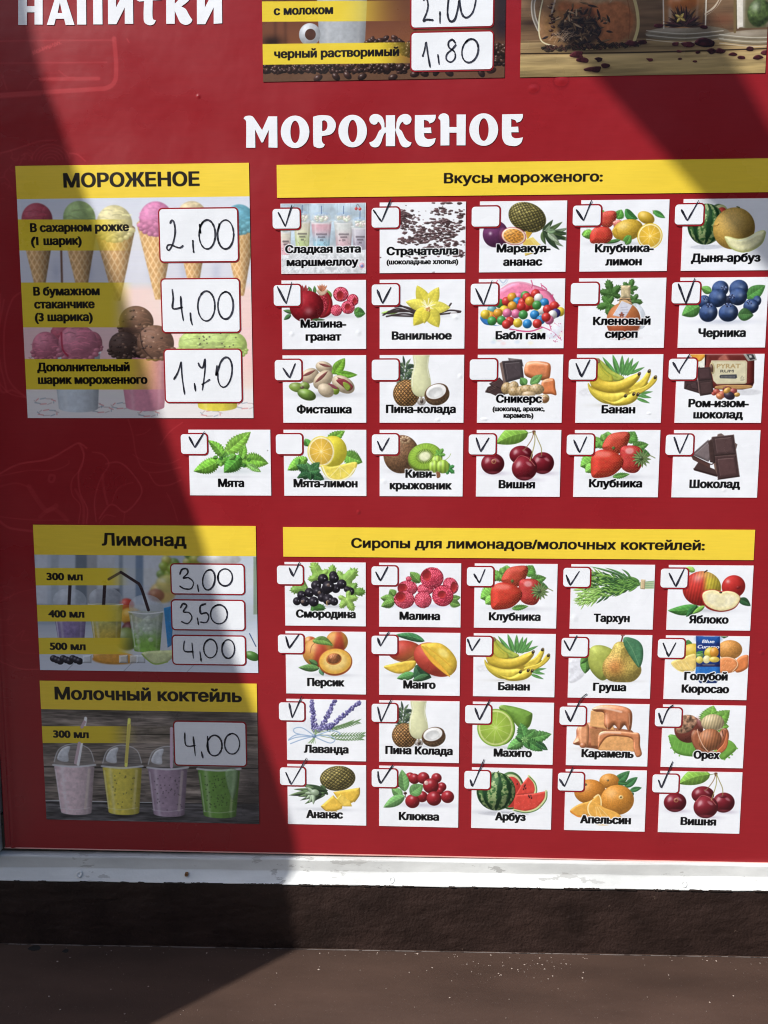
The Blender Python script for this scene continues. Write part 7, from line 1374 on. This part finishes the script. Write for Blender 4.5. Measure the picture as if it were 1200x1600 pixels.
tag(link('header_strip', strip(R2, 'header_strip', None), header_image('syrup_header', R2, 'Сиропы для лимонадов/молочных коктейлей:', 548.7, 1101, 858, 15.6, .75)), 'yellow strip above the lower block of syrup cards', 'header strip')

# ------------------------------------------------------------------ picture panels
def picture_panel(rect, split, pbox, fn, seed, label, head=None, W=None):
    x0, y0, x1, y1 = rect; g = 'picture panels on the red menu board'
    t = empty('picture_panel', B((x0+x1)/2, (y0+y1)/2, 0), label, 'menu panel', g)
    r2 = (x0, split, x1, y1); p = Pic(int((x1-x0)*2600), int((y1-split)*2600), pbox, seed=seed); p.plane(r2); fn(p)
    link('picture', slab('picture', [(x0, split), (x1, split), (x1, y1), (x0, y1)], .0002, -.0003, uvbox=r2), vinyl('print_'+str(seed), img=to_image('print_'+str(seed), p.a), rough=.28, wear=.03), t)
    if head:
        r1 = (x0, y0, x1, split); link('header_bar', strip(r1, 'header_bar', None), header_image('header_'+str(seed), r1, *head), t)
def pb(x0, y0, x1, y1):
    """photo-pixel box that belongs to a board rectangle"""
    q = [Pinv(a, b) for a, b in ((x0, y0), (x1, y0), (x0, y1), (x1, y1))]; return ((q[0][0]+q[2][0])/2, (q[0][1]+q[1][1])/2, (q[1][0]+q[3][0])/2, (q[2][1]+q[3][1])/2)
picture_panel((-.3136, -.0462, -.0362, .2485), -.0086, pb(-.3136, -.0086, -.0362, .2485), p_icecream, 21, 'panel with ice cream cones and cups under a yellow bar, three price labels on it', ('МОРОЖЕНОЕ', 99.3, 312.3, 292, 23, .75))
picture_panel((-.3137, .3796, -.0358, .5646), .4170, pb(-.3137, .4170, -.0358, .5646), p_lemonade, 22, 'panel with lemonade cups under a yellow bar, lower left of the board', ('Лимонад', 159.3, 291.7, 853, 20, .7))
picture_panel((-.3150, .5786, -.0380, .7634), .6158, pb(-.3150, .6158, -.0380, .7634), p_milkshake, 23, 'panel with four milkshakes before grey boards, lowest on the left', ('Молочный коктейль', 86, 378, 1095, 20, .7))
picture_panel((-.0180, -.30, .2577, -.1351), -.30, pb(-.0180, -.30, .2577, -.1351), p_coffee, 24, 'panel with a white coffee cup and coffee beans at the top edge')
picture_panel((.2753, -.30, .5480, -.1350), -.30, pb(.2753, -.30, .5480, -.1350), p_tea, 25, 'panel with a glass teapot and tea glasses in the top right corner')

# ------------------------------------------------------------------ hand-written price labels
for k, ((x0, y0, x1, y1), txt, label, (ox, oy, s), strokes) in enumerate(PRICES):
    t = empty('price_label', B((x0+x1)/2, (y0+y1)/2, 0), label, 'price label', 'white price labels with handwritten prices')
    b = .0017; link('red_border', slab('red_border', rrect(x0-b, y0-b, x1+b, y1+b, .0052), .0006, .0002), M_red, t)
    link('label_face', slab('label_face', rrect(x0, y0, x1, y1, .0038), .0009, .0005), M_white, t)
    link('handwriting', ribbon('handwriting', [[P(ox+a/s, oy+c/s) for a, c in st] for st in strokes], .0012, w=.0019, seed=60+k), M_ink, t)

# air bubbles under the film
def dome(cx, cy, r, h, d, mat, parent, ry=1.):
    X, Y = P(cx, cy); V = []; F = []; n = 14; K = 5
    for k in range(K):
        f = 1-k/K
        for i in range(n): V.append(B(X+math.cos(TAU*i/n)*r*f, Y+math.sin(TAU*i/n)*r*f*ry, d+h*(math.cos(math.pi*f)+1)/2))
    V.append(B(X, Y, d+h))
    for k in range(K-1):
        for i in range(n): j = (i+1) % n; F.append((k*n+i, k*n+j, (k+1)*n+j, (k+1)*n+i))
    for i in range(n): F.append(((K-1)*n+i, (K-1)*n+(i+1) % n, K*n))
    link('bubble', mesh('bubble', V, F, True), mat, parent)
for cx, cy, r, ry in ((712, 496, 6, .8), (560, 520, 6, 1.), (456, 522, 5, 1.), (684, 656, 5, .7), (719, 588, 5, 1.), (757, 655, 8, .4), (600, 752, 6, 1.), (1014, 646, 5, .6), (898, 965, 7, 1.2), (1131, 766, 4, 1.), (907, 704, 5, .8)): dome(cx, cy, r*.0008, .00035, .0002, M_white, board, ry)
for cx, cy, r, ry in ((833, 138, 9, .7), (877, 126, 10, .8), (1146, 470, 3, 1.), (310, 150, 4, 1.), (560, 800, 4, 1.), (870, 860, 5, .5), (1190, 1020, 5, 1.)): dome(cx, cy, r*.0008, .0005, -.0003, M_red, board, ry)

# ------------------------------------------------------------------ added casters: invented cloth and slanting board, out of view, shaped to the shadows
def cast(X, Y, k, D): v = B(X, Y)+SUN*k; return Vector((v.x, -D, v.z))
def sheet(name, pts, D, th, mat, parent):
    k = D/-SUN.y; V = [B(X, Y)+SUN*k for X, Y in pts]; n = len(V); V = V+[v+Vector((0, -th, 0)) for v in V]
    tri = tessellate_polygon([[Vector((v.x, v.z, 0)) for v in V[:n]]]); F = [tuple(t) for t in tri]+[tuple(i+n for i in t)[::-1] for t in tri]+[(i, (i+1) % n, (i+1) % n+n, i+n) for i in range(n)]
    me = mesh(name, V, F); bm = bmesh.new(); bm.from_mesh(me); bmesh.ops.recalc_face_normals(bm, faces=bm.faces); bm.to_mesh(me); bm.free(); return link(name, me, mat, parent)
def pole(x, y, z0, z1, r, mat, parent, name='pole'):
    n = 12; V = [(x+math.cos(TAU*i/n)*r, y+math.sin(TAU*i/n)*r, z) for z in (z0, z1) for i in range(n)]; F = [(i, (i+1) % n, (i+1) % n+n, i+n) for i in range(n)]+[tuple(range(n))[::-1], tuple(range(n, 2*n))]
    return link(name, mesh(name, V, F), mat, parent)
edge = [(-.30, -.42), (-.296, -.30), (-.291, -.203), (-.286, -.171), (-.276, -.136), (-.265, -.107), (-.254, -.069), (-.236, -.016), (-.220, .024), (-.201, .080), (-.187, .117), (-.171, .177), (-.155, .240), (-.138, .298), (-.121, .349), (-.105, .398), (-.095, .442), (-.076, .520), (-.050, .597), (-.022, .688), (.002, .773), (.017, .877), (.028, .945), (.050, 1.06), (.075, 1.2)]
D1 = .58; q = cast(-.62, 1.2, D1/-SUN.y, D1)
scr = empty('left_shadow_caster', (q.x, -D1, 0), 'cloth on a pole, added out of view, cut to cast the left-hand shadow', 'shadow caster')
sheet('cloth', edge+[(-.62, 1.2), (-.62, -.42)], D1, .004, M_cloth, scr)
q2 = cast(-.62, -.42, D1/-SUN.y, D1); pole(q2.x, -D1-.02, 0, q2.z+.05, .018, M_pole, scr)
D2 = .85; st = [(.165, -.34), (.385, -.335), (.455, -.235), (.512, -.145), (.554, -.075), (.66, .075), (.80, .28), (.84, .36), (.80, .334), (.36, -.134)]
q = cast(.82, .34, D2/-SUN.y, D2); ar = empty('right_shadow_caster', (q.x, -D2, 0), 'slanting board on a post, added out of view to cast the right-hand shadow', 'awning strut')
sheet('strut', st, D2, .01, M_pole, ar); pole(q.x, -D2-.02, 0, q.z, .015, M_pole, ar)
